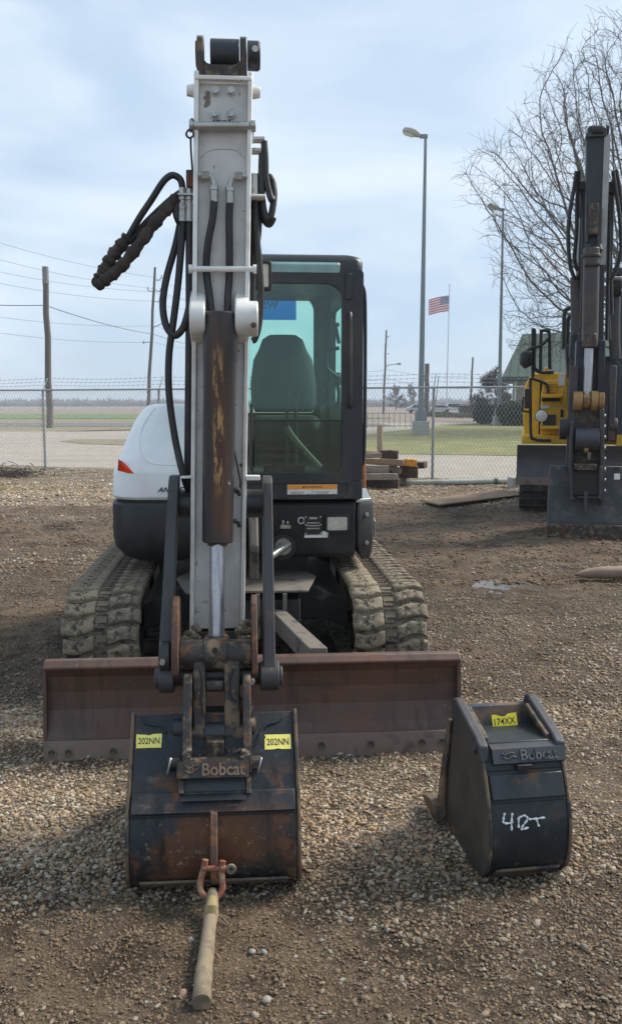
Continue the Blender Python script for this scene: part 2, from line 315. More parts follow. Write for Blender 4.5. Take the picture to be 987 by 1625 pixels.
# ------------------------------------------------------------------ setting: ground, gravel, road, fields
def fbm(x, y, s, o=4, z=0.):
    return noise.fractal((x*s, y*s, z), 1.0, 2.0, o, noise_basis='PERLIN_ORIGINAL')
def sm(a, b, x):
    t = max(0., min(1., (x-a)/(b-a))); return t*t*(3-2*t)
def gravel_mask(x, y):
    """how much loose stone lies at a place in the yard (0 mud, 1 washed gravel)"""
    x, y = x + .45*fbm(x, y, .7, 3, 12.), y + .35*fbm(x, y, .8, 3, 17.)*min(1., y/5)
    n = fbm(x*.45, y*1.5, .6, 4, 3.) * .6 + fbm(x, y, 2.2, 3, 9.)*.28
    base = .55
    base += .42 * (sm(2.75, 3.15, y) - sm(4.3, 5.0, y)) * (1 - .25*sm(.8, 1.6, x))     # pale band in front of the blade
    base += -.42 * (1 - sm(2.62, 2.82, y)) * (1 - sm(-.25, .1, x))                     # fine mud at the lower left
    base += -.22 * (1 - sm(2.4, 2.9, y)) * sm(-.25, .1, x)
    base += -.5*math.exp(-((x-1.95)/.75)**2 - ((y-7.75)/.8)**2)
    base += .30 * (sm(4.6, 5.4, y) - sm(6.6, 7.4, y)) * sm(.3, .9, x)
    base += -.55 * (sm(5.0, 5.5, y) - sm(6.4, 7.0, y)) * (1 - sm(-2.0, -1.0, x))       # wheel track at the left
    base += -.40 * (sm(7.0, 8.2, y) - sm(13.2, 14.6, y)) * sm(.2, .8, x)               # churned mud at the right
    base += -.25 * (sm(9.6, 10.2, y) - sm(11.6, 12.6, y)) * (1 - sm(-1.5, -1.0, x))
    base += .42 * sm(13.6, 15.2, y)
    return max(0., min(1., base + n))
def pale_mask(x, y):
    """washed pale limestone gravel (1) against dirty brown gravel (0)"""
    x, y = x + .45*fbm(x, y, .7, 3, 12.), y + .35*fbm(x, y, .8, 3, 17.)*min(1., y/5)
    p = sm(13.2, 15., y) + .85*(sm(2.85, 3.25, y) - sm(4.4, 5.2, y))*(1-.4*sm(.7, 1.5, x)) + .45*(sm(4.7, 5.4, y) - sm(6.6, 7.4, y))*sm(.3, .9, x)
    p += .5*(sm(8.5, 9.5, y))*(1 - sm(-2.2, -1.4, x))
    return max(0., min(1., p*(.75 + .5*fbm(x, y, .9, 3, 6.))))
def height(x, y):
    h = .018*fbm(x, y, .8, 4) + .011*fbm(x, y, 3.5, 3, 5.) + .008*fbm(x, y, 9., 4, 8.)
    g = gravel_mask(x, y)
    return h + .012*(g-.5) + (1-g)*.020*fbm(x, y, 7., 4, 2.)
def gz(x, y): return height(x, y)
def axis(lo, hi, a, b, fine, grow, cap):
    v = [a]
    while v[-1] < b: v.append(v[-1]+fine)
    s = fine
    while v[-1] < hi: s = min(cap, s*grow); v.append(v[-1]+s)
    s = fine; u = [a]
    while u[-1] > lo: s = min(cap, s*grow); u.append(u[-1]-s)
    return sorted(set(u + v))
xs = axis(-17, 15, -2.2, 2.2, .04, 1.06, .5); ys = axis(-3, 23.6, 1.7, 6.0, .035, 1.03, .3)
# the fence line cuts the yard off
FA, FB = V((-6.55, 22.4)), V((2.53, 18.9)); FD = (FB-FA)/(FB-FA).length
def fence_y(x): return FA.y + (x-FA.x)*FD.y/FD.x
vs = []; gm = []; pm_ = []
for y in ys:
    for x in xs:
        yy = -3 + (y+3)*(fence_y(x)+.55+3)/26.6 if y > 14 else y
        if y > 14:
            t = (y-14)/(23.6-14); yy = 14 + t*(fence_y(x)+.55-14)
        vs.append((x, yy, height(x, yy))); gm.append(gravel_mask(x, yy)); pm_.append(pale_mask(x, yy))
nx = len(xs)
fs = [(j*nx+i, j*nx+i+1, (j+1)*nx+i+1, (j+1)*nx+i) for j in range(len(ys)-1) for i in range(nx-1)]
me = bpy.data.meshes.new('gravel_yard'); me.from_pydata(vs, [], fs); me.shade_smooth()
at = me.attributes.new('gravel', 'FLOAT', 'POINT'); at.data.foreach_set('value', gm)
at = me.attributes.new('pale', 'FLOAT', 'POINT'); at.data.foreach_set('value', pm_)
yard = bpy.data.objects.new('gravel_yard', me); C.objects.link(yard); tag(yard, kind='structure')
def yard_mat():
    m = bpy.data.materials.new('yard_soil'); m.use_nodes = True; nt = m.node_tree; N = nt.nodes; L = nt.links; b = N['Principled BSDF']
    tc = N.new('ShaderNodeTexCoord'); co = tc.outputs['Object']
    def ns(s, d=6, r=.65):
        n = N.new('ShaderNodeTexNoise'); n.inputs['Scale'].default_value = s; n.inputs['Detail'].default_value = d; n.inputs['Roughness'].default_value = r; L.new(co, n.inputs['Vector']); return n.outputs['Fac']
    def rg(a, x, y, c=0., d=1.):
        r = N.new('ShaderNodeMapRange'); r.interpolation_type = 'SMOOTHSTEP'
        for i, q in enumerate((x, y, c, d)): r.inputs[i+1].default_value = q
        L.new(a, r.inputs[0]); return r.outputs[0]
    def mix(f, a, b_, bl='MIX'):
        x = N.new('ShaderNodeMix'); x.data_type = 'RGBA'; x.blend_type = bl
        for s_, v in ((0, f), (6, a), (7, b_)):
            if hasattr(v, 'is_linked'): L.new(v, x.inputs[s_])
            elif s_ == 0: x.inputs[0].default_value = v
            else: x.inputs[s_].default_value = (*v, 1)
        return x.outputs[2]
    mud = mix(rg(ns(5), .3, .7), (0.135, 0.092, 0.060), (0.265, 0.190, 0.125))
    mud = mix(rg(ns(60, 4), .5, .72), mud, (0.284, 0.209, 0.135))
    mud = mix(rg(ns(1.1, 4), .5, .66), mud, (0.065, 0.046, 0.033))
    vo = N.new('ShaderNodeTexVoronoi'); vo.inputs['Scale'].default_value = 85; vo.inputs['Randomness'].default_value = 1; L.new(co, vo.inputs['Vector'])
    cr_ = N.new('ShaderNodeValToRGB'); e = cr_.color_ramp.elements
    e[0].position = 0; e[0].color = (0.098, 0.068, 0.044, 1); e[1].position = 1; e[1].color = (0.520, 0.442, 0.338, 1)
    for p, c in ((.3, (0.189, 0.136, 0.088, 1)), (.6, (0.294, 0.224, 0.151, 1)), (.85, (0.378, 0.311, 0.231, 1))):
        q = e.new(p); q.color = c
    sx = N.new('ShaderNodeSeparateColor'); L.new(vo.outputs['Color'], sx.inputs[0]); L.new(sx.outputs[0], cr_.inputs[0])
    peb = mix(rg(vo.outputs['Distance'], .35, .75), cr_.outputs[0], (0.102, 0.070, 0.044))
    pa = N.new('ShaderNodeAttribute'); pa.attribute_name = 'pale'; pf = rg(pa.outputs['Fac'], 0., 1., .82, 1.6)
    cb = N.new('ShaderNodeCombineColor'); [L.new(pf, cb.inputs[i]) for i in range(3)]
    peb = mix(1.0, peb, cb.outputs[0], 'MULTIPLY'); peb = mix(rg(pa.outputs['Fac'], .3, 1., 0., .25), peb, (.45, .42, .36))
    g = N.new('ShaderNodeAttribute'); g.attribute_name = 'gravel'
    f0 = N.new('ShaderNodeMath'); f0.operation = 'ADD'; L.new(g.outputs['Fac'], f0.inputs[0])
    n2 = rg(ns(16, 5), .3, .7, -.28, .28); L.new(n2, f0.inputs[1])
    fac = rg(f0.outputs[0], .25, .62)
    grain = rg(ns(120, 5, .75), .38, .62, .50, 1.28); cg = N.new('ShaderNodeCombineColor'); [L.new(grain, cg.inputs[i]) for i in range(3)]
    damp = rg(ns(2.3, 6, .7), .42, .66, 1.08, .55); cdp = N.new('ShaderNodeCombineColor'); [L.new(damp, cdp.inputs[i]) for i in range(3)]
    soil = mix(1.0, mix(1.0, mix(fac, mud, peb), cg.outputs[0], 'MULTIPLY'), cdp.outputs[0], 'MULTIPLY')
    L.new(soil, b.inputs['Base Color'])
    b.inputs['Specular IOR Level'].default_value = .3
    wet = rg(ns(.9, 4), .52, .7, .92, .62); L.new(wet, b.inputs['Roughness'])
    h1 = rg(vo.outputs['Distance'], 0., .8, 1., 0.)
    hm = N.new('ShaderNodeMath'); hm.operation = 'MULTIPLY'; L.new(h1, hm.inputs[0]); L.new(fac, hm.inputs[1])
    hn = N.new('ShaderNodeMath'); hn.operation = 'ADD'; L.new(hm.outputs[0], hn.inputs[0])
    n3 = ns(85, 6, .75); k = N.new('ShaderNodeMath'); k.operation = 'MULTIPLY'; k.inputs[1].default_value = 1.9; L.new(n3, k.inputs[0]); L.new(k.outputs[0], hn.inputs[1])
    n4 = ns(19, 7, .7); k4 = N.new('ShaderNodeMath'); k4.operation = 'MULTIPLY_ADD'; k4.inputs[1].default_value = 3.4; L.new(n4, k4.inputs[0]); L.new(hn.outputs[0], k4.inputs[2]); hn = k4
    bp = N.new('ShaderNodeBump'); bp.inputs['Strength'].default_value = 1.; bp.inputs['Distance'].default_value = .016; L.new(hn.outputs[0], bp.inputs['Height']); L.new(bp.outputs[0], b.inputs['Normal'])
    return m
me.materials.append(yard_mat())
# loose stones, many thousands, scattered on the yard
def stone_mat():
    m = bpy.data.materials.new('river_stones'); m.use_nodes = True; nt = m.node_tree; N = nt.nodes; L = nt.links; b = N['Principled BSDF']
    oi = N.new('ShaderNodeObjectInfo'); r = N.new('ShaderNodeValToRGB'); e = r.color_ramp.elements; r.color_ramp.interpolation = 'CONSTANT'
    cols = [(0.208, 0.142, 0.089), (0.249, 0.174, 0.110), (0.292, 0.208, 0.134), (0.324, 0.239, 0.159), (0.250, 0.200, 0.153), (0.371, 0.289, 0.199), (0.309, 0.219, 0.131), (0.415, 0.345, 0.258), (0.220, 0.165, 0.119), (0.341, 0.261, 0.181), (0.281, 0.188, 0.109), (0.444, 0.407, 0.326), (0.279, 0.232, 0.182)]
    e[0].color = (*cols[0], 1); e[1].position = 1/len(cols); e[1].color = (*cols[1], 1)
    for i in range(2, len(cols)): q = e.new(i/len(cols)); q.color = (*cols[i], 1)
    L.new(oi.outputs['Random'], r.inputs[0])
    tc = N.new('ShaderNodeTexCoord'); n = N.new('ShaderNodeTexNoise'); n.inputs['Scale'].default_value = 2.2; n.inputs['Detail'].default_value = 5; L.new(tc.outputs['Object'], n.inputs['Vector'])
    mr = N.new('ShaderNodeMapRange'); mr.inputs[1].default_value = .3; mr.inputs[2].default_value = .7; mr.inputs[3].default_value = .6; mr.inputs[4].default_value = 1.15; L.new(n.outputs[0], mr.inputs[0])
    x = N.new('ShaderNodeMix'); x.data_type = 'RGBA'; x.blend_type = 'MULTIPLY'; x.inputs[0].default_value = 1; L.new(r.outputs[0], x.inputs[6]); L.new(mr.outputs[0], x.inputs[7])
    pa = N.new('ShaderNodeAttribute'); pa.attribute_type = 'INSTANCER'; pa.attribute_name = 'pale'
    pr_ = N.new('ShaderNodeMapRange'); pr_.inputs[3].default_value = .74; pr_.inputs[4].default_value = 1.45; L.new(pa.outputs['Fac'], pr_.inputs[0])
    x2 = N.new('ShaderNodeMix'); x2.data_type = 'RGBA'; x2.blend_type = 'MULTIPLY'; x2.inputs[0].default_value = 1; L.new(x.outputs[2], x2.inputs[6]); L.new(pr_.outputs[0], x2.inputs[7]); x = x2
    L.new(x.outputs[2], b.inputs['Base Color']); b.inputs['Roughness'].default_value = .85; b.inputs['Specular IOR Level'].default_value = .3
    return m
pts = []; scl = []; pal = []; rnd = random.Random(5)
def scatter(n, ylo, yhi, smin, smax, power, keep=lambda x, y: True):
    for _ in range(n):
        y = ylo + (yhi-ylo)*rnd.random()**power
        hw = .36*y + .55
        x = rnd.uniform(-hw, hw)
        if y > fence_y(x)+.3: continue
        g = gravel_mask(x, y) + .30*noise.noise((x*9, y*9, 4.))
        if rnd.random() > .09 + .95*max(0., min(1, g))**1.6: continue
        if not keep(x, y): continue
        s = smin + (smax-smin)*rnd.random()**3.4*(1.9 if rnd.random() < .02 else 1)
        s *= .75 + .5*max(0, min(1, g))
        pts.append((x, y, height(x, y) + s*.12)); pal.append(pale_mask(x, y)); scl.append((s*rnd.uniform(.8, 1.35), s*rnd.uniform(.7, 1.1), s*rnd.uniform(.45, .8)))
scatter(110000, 1.75, 4.6, .0022, .0088, 1.15)
scatter(62000, 4.2, 9.0, .0036, .0112, 1.25)
scatter(26000, 8.5, 17.5, .007, .019, 1.2)
scatter(20000, 14.0, 22.5, .010, .026, 1.1)
sm_me = bpy.data.meshes.new('gravel_stones'); sm_me.from_pydata(pts, [], [])
a = sm_me.attributes.new('size', 'FLOAT_VECTOR', 'POINT'); a.data.foreach_set('vector', [c for s in scl for c in s])
a = sm_me.attributes.new('turn', 'FLOAT_VECTOR', 'POINT'); a.data.foreach_set('vector', [c for s in scl for c in (rnd.gauss(0, .25), rnd.gauss(0, .25), rnd.uniform(0, 6.283))])
a = sm_me.attributes.new('pale', 'FLOAT', 'POINT'); a.data.foreach_set('value', pal)
stones = bpy.data.objects.new('gravel_stones', sm_me); C.objects.link(stones); tag(stones, kind='stuff')
def scatter_group(STONE_M):
  ng = bpy.data.node_groups.new('scatter_stones', 'GeometryNodeTree'); ng.is_modifier = True
  ng.interface.new_socket('Geometry', in_out='INPUT', socket_type='NodeSocketGeometry'); ng.interface.new_socket('Geometry', in_out='OUTPUT', socket_type='NodeSocketGeometry')
  N = ng.nodes; L = ng.links
  gi = N.new('NodeGroupInput'); go = N.new('NodeGroupOutput')
  ico = N.new('GeometryNodeMeshIcoSphere'); ico.inputs['Radius'].default_value = 1; ico.inputs['Subdivisions'].default_value = 2
  sp = N.new('GeometryNodeSetPosition'); nzt = N.new('ShaderNodeTexNoise'); nzt.inputs['Scale'].default_value = 1.3; nzt.inputs['Detail'].default_value = 1
  sb = N.new('ShaderNodeVectorMath'); sb.operation = 'SUBTRACT'; sb.inputs[1].default_value = (.5, .5, .5); L.new(nzt.outputs['Color'], sb.inputs[0])
  sc_ = N.new('ShaderNodeVectorMath'); sc_.operation = 'SCALE'; sc_.inputs['Scale'].default_value = 1.2; L.new(sb.outputs[0], sc_.inputs[0]); L.new(sc_.outputs[0], sp.inputs['Offset'])
  L.new(ico.outputs[0], sp.inputs[0])
  ss = N.new('GeometryNodeSetShadeSmooth'); L.new(sp.outputs[0], ss.inputs[0])
  smt = N.new('GeometryNodeSetMaterial'); smt.inputs['Material'].default_value = STONE_M; L.new(ss.outputs[0], smt.inputs[0])
  ip = N.new('GeometryNodeInstanceOnPoints'); L.new(gi.outputs[0], ip.inputs['Points']); L.new(smt.outputs[0], ip.inputs['Instance'])
  def na(nm):
      q = N.new('GeometryNodeInputNamedAttribute'); q.data_type = 'FLOAT_VECTOR'; q.inputs[0].default_value = nm; return q.outputs[0]
  er = N.new('FunctionNodeEulerToRotation'); L.new(na('turn'), er.inputs[0]); L.new(er.outputs[0], ip.inputs['Rotation']); L.new(na('size'), ip.inputs['Scale'])
  L.new(ip.outputs[0], go.inputs[0])
  return ng
md = stones.modifiers.new('scatter', 'NODES'); md.node_group = scatter_group(stone_mat())
# crumbs of dried mud where there is little stone
cp_ = []; cs_ = []
for n_, y0, y1, s0, s1 in ((52000, 1.75, 3.3, .0016, .0062), (26000, 4.6, 8.5, .003, .011), (22000, 8., 15., .006, .020)):
    for _ in range(n_):
        y = y0 + (y1-y0)*rnd.random()**1.15; hw = .36*y+.5; x = rnd.uniform(-hw, hw)
        if rnd.random() < gravel_mask(x, y)*1.5 - .15 or noise.noise((x*4, y*4, 2.)) + .5*noise.noise((x*14, y*14, 6.)) < rnd.uniform(-.75, .15): continue
        s_ = s0 + (s1-s0)*rnd.random()**2.4; cp_.append((x, y, height(x, y) + s_*.1)); cs_.append((s_*rnd.uniform(.8, 1.4), s_*rnd.uniform(.8, 1.2), s_*rnd.uniform(.5, .9)))
cm_ = bpy.data.meshes.new('mud_crumbs'); cm_.from_pydata(cp_, [], [])
a = cm_.attributes.new('size', 'FLOAT_VECTOR', 'POINT'); a.data.foreach_set('vector', [c for s in cs_ for c in s])
a = cm_.attributes.new('turn', 'FLOAT_VECTOR', 'POINT'); a.data.foreach_set('vector', [c for s in cs_ for c in (rnd.gauss(0, .4), rnd.gauss(0, .4), rnd.uniform(0, 6.283))])
crumbs = bpy.data.objects.new('mud_crumbs', cm_); C.objects.link(crumbs); tag(crumbs, kind='stuff')
crumbs.modifiers.new('scatter', 'NODES').node_group = scatter_group(mat('mud_crumb', (.20, .145, .096), .95, var=.35, vscale=3, layers=[D(c=(.135, .095, .062), s=1.2, a=.45, b=.6)], spec=.2))

def sheet(name, poly, z, m, kind='structure', step=None):
    b = MB(); b.add([(p[0], p[1], z) for p in poly], [tuple(range(len(poly)))]); o = b.build(name, m, smooth=False); return tag(o, kind=kind)
M_earth = mat('farm_soil', (.21, .155, .125), .95, layers=[D(c=(.26, .205, .165), s=.02, a=.4, b=.6, st=(.4, 3, 1)), D(c=(.13, .10, .08), s=.25, a=.52, b=.7, o=.5)], bump=.4, bscale=2, var=.15, vscale=.3)
M_road = mat('road_gravel', (.33, .295, .245), .92, layers=[D(c=(.27, .23, .185), s=.5, a=.5, b=.68, st=(.35, 1.4, 1)), D(c=(.46, .43, .38), s=26, a=.56, b=.68), D(c=(.15, .12, .09), s=34, a=.58, b=.68, o=.8)], bump=1., bscale=22, var=.15, vscale=3)
M_grass = mat('lawn_grass', (.155, .158, .045), .95, layers=[D(c=(.25, .225, .085), s=.7, a=.45, b=.65), D(c=(.29, .25, .14), s=4, a=.5, b=.7, o=.8), D(c=(.075, .095, .028), s=9, a=.54, b=.66, o=.8)], bump=1., bscale=9, var=.2, vscale=5)
M_green = mat('green_crop', (.10, .17, .05), .95, layers=[D(c=(.20, .21, .09), s=.25, a=.5, b=.7, st=(.3, 2, 1))], bump=.6, bscale=3, var=.2, vscale=.8)
M_verge = mat('dry_verge', (.22, .185, .105), .95, layers=[D(c=(.13, .12, .055), s=.8, a=.5, b=.65), D(c=(.34, .30, .22), s=5, a=.55, b=.7)], bump=1., bscale=8, var=.2, vscale=3)
M_asph = mat('asphalt', (.13, .13, .13), .9, bump=.2, bscale=30, var=.1)
sheet('ground', [(-2500, -300), (2500, -300), (2500, 3000), (-2500, 3000)], -.11, M_earth)
fy = fence_y
sheet('gravel_road', [(-40, fy(-40)+.45), (-17, fy(-17)+.4), (15, fy(15)+.4), (30, fy(30)+.4), (60, 60), (60, 74), (4, 80), (-8, 55), (-50, 52)], -.045, M_road)
sheet('lawn', [G(520, 717, -.03)[:2], G(620, 720, -.03)[:2], G(700, 721, -.03)[:2], G(830, 723, -.03)[:2], (40, 27), (60, 70), G(860, 671, -.03)[:2], G(760, 671.5, -.03)[:2], G(700, 675, -.03)[:2], G(640, 682, -.03)[:2], G(575, 690, -.03)[:2], G(520, 694, -.03)[:2]], -.030, M_grass)
sheet('grass_island', [G(95, 700, -.03)[:2], G(130, 704, -.03)[:2], G(200, 706, -.03)[:2], G(330, 707, -.03)[:2], G(330, 699, -.03)[:2], G(190, 697, -.03)[:2], G(120, 697, -.03)[:2]], -.030, M_verge)
sheet('road_verge', [(-80, 40), (-30, 47), G(0, 690, -.03)[:2], G(80, 684, -.03)[:2], G(200, 681, -.03)[:2], G(420, 681, -.03)[:2], G(420, 662, -.03)[:2], G(200, 664, -.03)[:2], (-80, 92)], -.060, M_verge)
sheet('farm_road', [(-140, 78), (-8, 66), (6, 66), (6, 77), (-140, 88)], -.040, M_asph)
sheet('green_field', [(-400, 100), (-60, 98), (-22, 105), (10, 105), (0, 140), (-40, 150), (-400, 170)], -.060, M_green)
# puddle
pc = [(762, 930), (775, 924), (800, 921), (826, 925), (858, 935), (846, 944), (815, 945), (790, 939)]
M_pud = mat('puddle_water', (.10, .085, .068), .22, var=.1, spec=.5, layers=[D(c=(.12, .1, .08), s=14, a=.55, b=.7, ro=.7)])
pp = [V(G(a, b)[:2]) for a, b in pc]; pcx = sum((p for p in pp), V((0, 0)))/len(pp)
pm = MB(); pp3 = cr([V(((p.x-pcx.x)*1.35+pcx.x, (p.y-pcx.y)*1.5+pcx.y, 0)) for p in pp], 6, True)
pz = sum(height(p.x, p.y) for p in pp3)/len(pp3)*.5 + height(pcx.x, pcx.y)*.5 - .003
pm.add([(p.x + .05*noise.noise((p.x*6, p.y*6, 1)), p.y + .10*noise.noise((p.x*6, p.y*6, 7)), pz) for p in pp3], [tuple(range(len(pp3)))])
tag(pm.build('puddle', M_pud, smooth=False), kind='structure')
# pale straw-coloured mats of flattened weed
# ------------------------------------------------------------------ the white excavator, seen from the front (machine space: x right, y away, z up)
EX = empty('excavator', MORG, MYAW, 'white compact excavator with black cab, parked facing the camera with its arm upright', 'excavator')
def px3(pts, ly): return [mp(a, b, ly) for a, b in pts]
# ---- tracks
TR, TH, TL = .275, .29, .96           # radius of the belt, axle height, half wheelbase
PER = 4*TL + 2*math.pi*TR; NP = 56; PITCHT = PER/NP
def belt(s):
    """point and tangent angle on the belt (y,z) at path length s, front = -y"""
    s %= PER
    if s < 2*TL: return (-TL+s, TH+TR, 0.0)
    s -= 2*TL
    if s < math.pi*TR: a = s/TR; return (TL+TR*math.sin(a), TH+TR*math.cos(a), -a)
    s -= math.pi*TR
    if s < 2*TL: return (TL-s, TH-TR, -math.pi)
    s -= 2*TL; a = s/TR; return (-TL-TR*math.sin(a), TH-TR*math.cos(a), -math.pi-a)
def lug_mesh(sgn, seed):
    r = random.Random(seed); b = MB()
    o = [(-.200, -.036), (-.165, -.048), (-.115, -.050), (-.075, -.036), (-.037, -.022), (-.037, .046), (-.075, .042), (-.115, .026), (-.16, .026), (-.200, .036)]
    o2 = []
    for i in range(len(o)):
        a, c = o[i], o[(i+1) % len(o)]
        for t in (0, .34, .67): o2.append((a[0]+(c[0]-a[0])*t + r.uniform(-.0025, .0025), a[1]+(c[1]-a[1])*t + r.uniform(-.003, .003)))
    o = o2
    if sgn > 0: o = [(-x, -y) for x, y in o]
    cx = sum(p[0] for p in o)/len(o); cy = sum(p[1] for p in o)/len(o)
    def ring(k, z, am):
        return [(cx+(x-cx)*k + am*noise.noise((x*40+seed, y*40, z*50)), cy+(y-cy)*k + am*noise.noise((x*40, y*40+seed, 3+z*50)), z + am*1.2*noise.noise((x*30, y*30, seed*1.7))) for x, y in o]
    b.loft([ring(1.05, -.004, .001), ring(1.02, .008, .003), ring(.97, .016, .004), ring(.88, .022, .005), ring(.6, .024, .006), ring(.3, .023, .006)])
    return b.build('tread_lug', M_tread, bevel=0, angle=50, data_only=True)
LUG = {(-1, k): lug_mesh(-1, k) for k in range(4)}; LUG.update({(1, k): lug_mesh(1, 50+k) for k in range(4)})
lb = MB(); lb.box((-.032, -.036, -.002), (.032, .036, .006)); lb.box((-.030, -.008, .0061), (.030, .008, .011)); lb.box((-.033, .037, -.002), (.033, .043, .013))
LINK = lb.build('tread_link', M_belt, angle=30, data_only=True)
def make_track(cx):
    b = MB(); n = 96; ro = []; ri = []
    for i in range(n):
        y, z, a = belt(PER*i/n); nx_, nz_ = -math.sin(a)*1, math.cos(a)
        ny = math.cos(a)*0; ny = -math.sin(-a)*-1
        nrm = (math.sin(-a), math.cos(a))
        ro.append((y, z)); ri.append((y-nrm[0]*.03, z-nrm[1]*.03))
    b.ringplate(ro, ri, cx-.2, cx+.2, 'x')
    t = b.build('track', M_belt, EX, angle=45)
    for i in range(NP):
        for sg in (-1, 1):
            y, z, a = belt(PITCHT*(i + (.5 if sg > 0 else 0)))
            if z < TH-.15: continue
            o = inst(LUG[(sg, (i*7+sg) % 4)], 'tread_lug', t, Matrix.Translation((cx, y, z)) @ Matrix.Rotation(a, 4, 'X') @ Matrix.Scale(1 + .03*math.sin(i*3.1), 4))
        y, z, a = belt(PITCHT*(i+.25))
        if z > TH-.15: inst(LINK, 'tread_link', t, Matrix.Translation((cx, y, z)) @ Matrix.Rotation(a, 4, 'X'))
    f = MB()
    for yy, r_ in ((-TL, .24), (TL, .24)):
        f.cyl((cx-.10, yy, TH), (cx+.10, yy, TH), r_, 28)
    for k in range(5): f.cyl((cx-.12, -.7+.35*k, .12), (cx+.12, -.7+.35*k, .12), .085, 16)
    f.box((cx-.07, -.9, .17), (cx+.07, .9, .42))
    f.build('track_roller', M_frame, t, angle=40)
    return t
make_track(-.78); make_track(.78)
# ---- undercarriage frame
b = MB()
b.prism([(-.46, .30), (.46, .30), (.62, .24), (.62, .40), (.33, .545), (-.33, .545), (-.62, .40), (-.62, .24)], -.62, .75, 'y')
b.prism([(-.30, .30), (.30, .30), (.30, .5), (-.30, .5)], -.98, -.62, 'y')
b.cyl((0, 0, .52), (0, 0, .66), .42, 32)
b.build('lower_frame', M_frame, EX, bevel=.008)
b = MB(); b.prism([(-.34, -1.02), (.34, -1.02), (.42, -.6), (.33, -.3), (-.33, -.3), (-.42, -.6)], .548, .562, 'z'); b.build('frame_deck', M_dusty, EX, bevel=.003)
for x in (-.25, -.09, .06, .21):
    g = MB(); g.prism([(-1.04, .545), (-.98, .545), (-.98, .28), (-1.0, .28), (-1.04, .46)], x-.011, x+.011, 'x'); g.build('frame_gusset', M_dusty, EX)
# ---- dozer blade
BLZ = 0.
b = MB(); prof = [(-1.962, .085), (-1.925, .14), (-1.895, .22), (-1.888, .30), (-1.900, .375), (-1.930, .418)]
b.prism(prof + [(y+.03, z) for y, z in reversed(prof)], -.925, .985, 'x')
b.build('blade_face', M_blade, None, angle=7)  # parented below
bface = bpy.data.objects['blade_face']
bl = MB(); bl.prism([(-1.950, .420), (-1.955, .432), (-1.925, .459), (-1.885, .459), (-1.88, .420)], -.930, .988, 'x')
blade = bl.build('blade', M_blade, EX, bevel=.006); bface.parent = blade; blade.location = (0, -.030, -.010); blade.scale = (.992, 1, 1)
bl = MB(); bl.prism([(-1.996, .0), (-1.966, .0), (-1.944, .100), (-1.976, .102)], -.932, .991, 'x'); bl.build('cutting_edge', M_edge, blade, bevel=.002)
bb = MB(); bb.ringplate([(.021*math.cos(2*math.pi*i/18), .021*math.sin(2*math.pi*i/18)) for i in range(18)], [(.0165*math.cos(2*math.pi*i/18), .0165*math.sin(2*math.pi*i/18)) for i in range(18)], -.0045, .004, 'y'); bb.cyl((0, .004, 0), (0, -.002, 0), .0163, 18, 1); BOLT = bb.build('edge_bolt', [M_edge, M_grease], data_only=True)
for x in (-.895, -.82, -.62, -.36, -.1, .2, .33, .56, .80, .895, .955): inst(BOLT, 'edge_bolt', blade, Matrix.Translation((x, -1.988, .050)) @ Matrix.Rotation(R(-12), 4, 'X'))
for x in (-.93, .985):
    g = MB(); g.prism([(-1.96, .02), (-1.92, .42), (-1.80, .42), (-1.84, .02)], x-.008, x+.008, 'x'); g.build('blade_end_plate', M_blade, blade)
b = MB(); b.box((-.9, -1.79, .12), (.9, -1.70, .30)); b.build('blade_back_beam', M_frame, blade, bevel=.006)
for s in (-1, 1):
    a = MB(); a.loft([[(s*.33-.045, -1.80, .36), (s*.33+.045, -1.80, .36), (s*.33+.045, -1.80, .46), (s*.33-.045, -1.80, .46)], [(s*.17-.04, -.97, .36), (s*.17+.04, -.97, .36), (s*.17+.04, -.97, .46), (s*.17-.04, -.97, .46)]])
    a.build('push_arm', M_dusty, blade, bevel=.005)
# ---- house: black skirt, counterweight, deck panels
def rpoly(pts, k=6):
    """rounded polygon from (x, y, r)"""
    o = []; n = len(pts)
    for i in range(n):
        p = V(pts[i][:2]); a = V(pts[i-1][:2]); c = V(pts[(i+1) % n][:2]); r = pts[i][2]
        u = (a-p).normalized(); w_ = (c-p).normalized(); ang = u.angle(w_); d = r/math.tan(ang/2) if r else 0
        if not r: o += [p.copy()]*(k+1); continue
        p0 = p+u*d; p1 = p+w_*d; cc = p + (u+w_).normalized()*(r/math.sin(ang/2))
        a0 = math.atan2(p0.y-cc.y, p0.x-cc.x); a1 = math.atan2(p1.y-cc.y, p1.x-cc.x); da = (a1-a0+math.pi) % (2*math.pi) - math.pi
        o += [V((cc.x+r*math.cos(a0+da*j/k), cc.y+r*math.sin(a0+da*j/k))) for j in range(k+1)]
    return o
def inset(ring, d):
    n = len(ring); o = []
    cx = sum(p.x for p in ring)/n; cy = sum(p.y for p in ring)/n
    mxx = max(abs(p.x-cx) for p in ring); mxy = max(abs(p.y-cy) for p in ring)
    return [V((cx+(p.x-cx)*(1-d/mxx), cy+(p.y-cy)*(1-d/mxy))) for p in ring]
def solid(levels, ring, shift=None):
    return [[(p.x, p.y + (sy if len(l) > 2 else 0), l[0]) for p in inset(ring, l[1])] for l in levels for sy in ((l[2] if len(l) > 2 else 0),)]
left = rpoly([(-.815, -.62, .24), (-.30, -.64, .02), (-.30, 1.0, .02), (-.815, .75, .4)])
b = MB(); b.loft(solid([(.655, .11), (.675, .06), (.74, .012), (.80, 0), (1.00, 0), (1.015, .012)], left)); side_l = b.build('side_skirt', M_bplas, EX, angle=40)
g = MB(); g.prism([(p.x, p.y) for p in inset(left, .03)], 1.0155, 1.034, 'z'); g.build('skirt_seam', M_ink, side_l)
front = rpoly([(-.29, -.60, .02), (.655, -.645, .012), (.655, .3, .01), (-.29, .3, .01)])
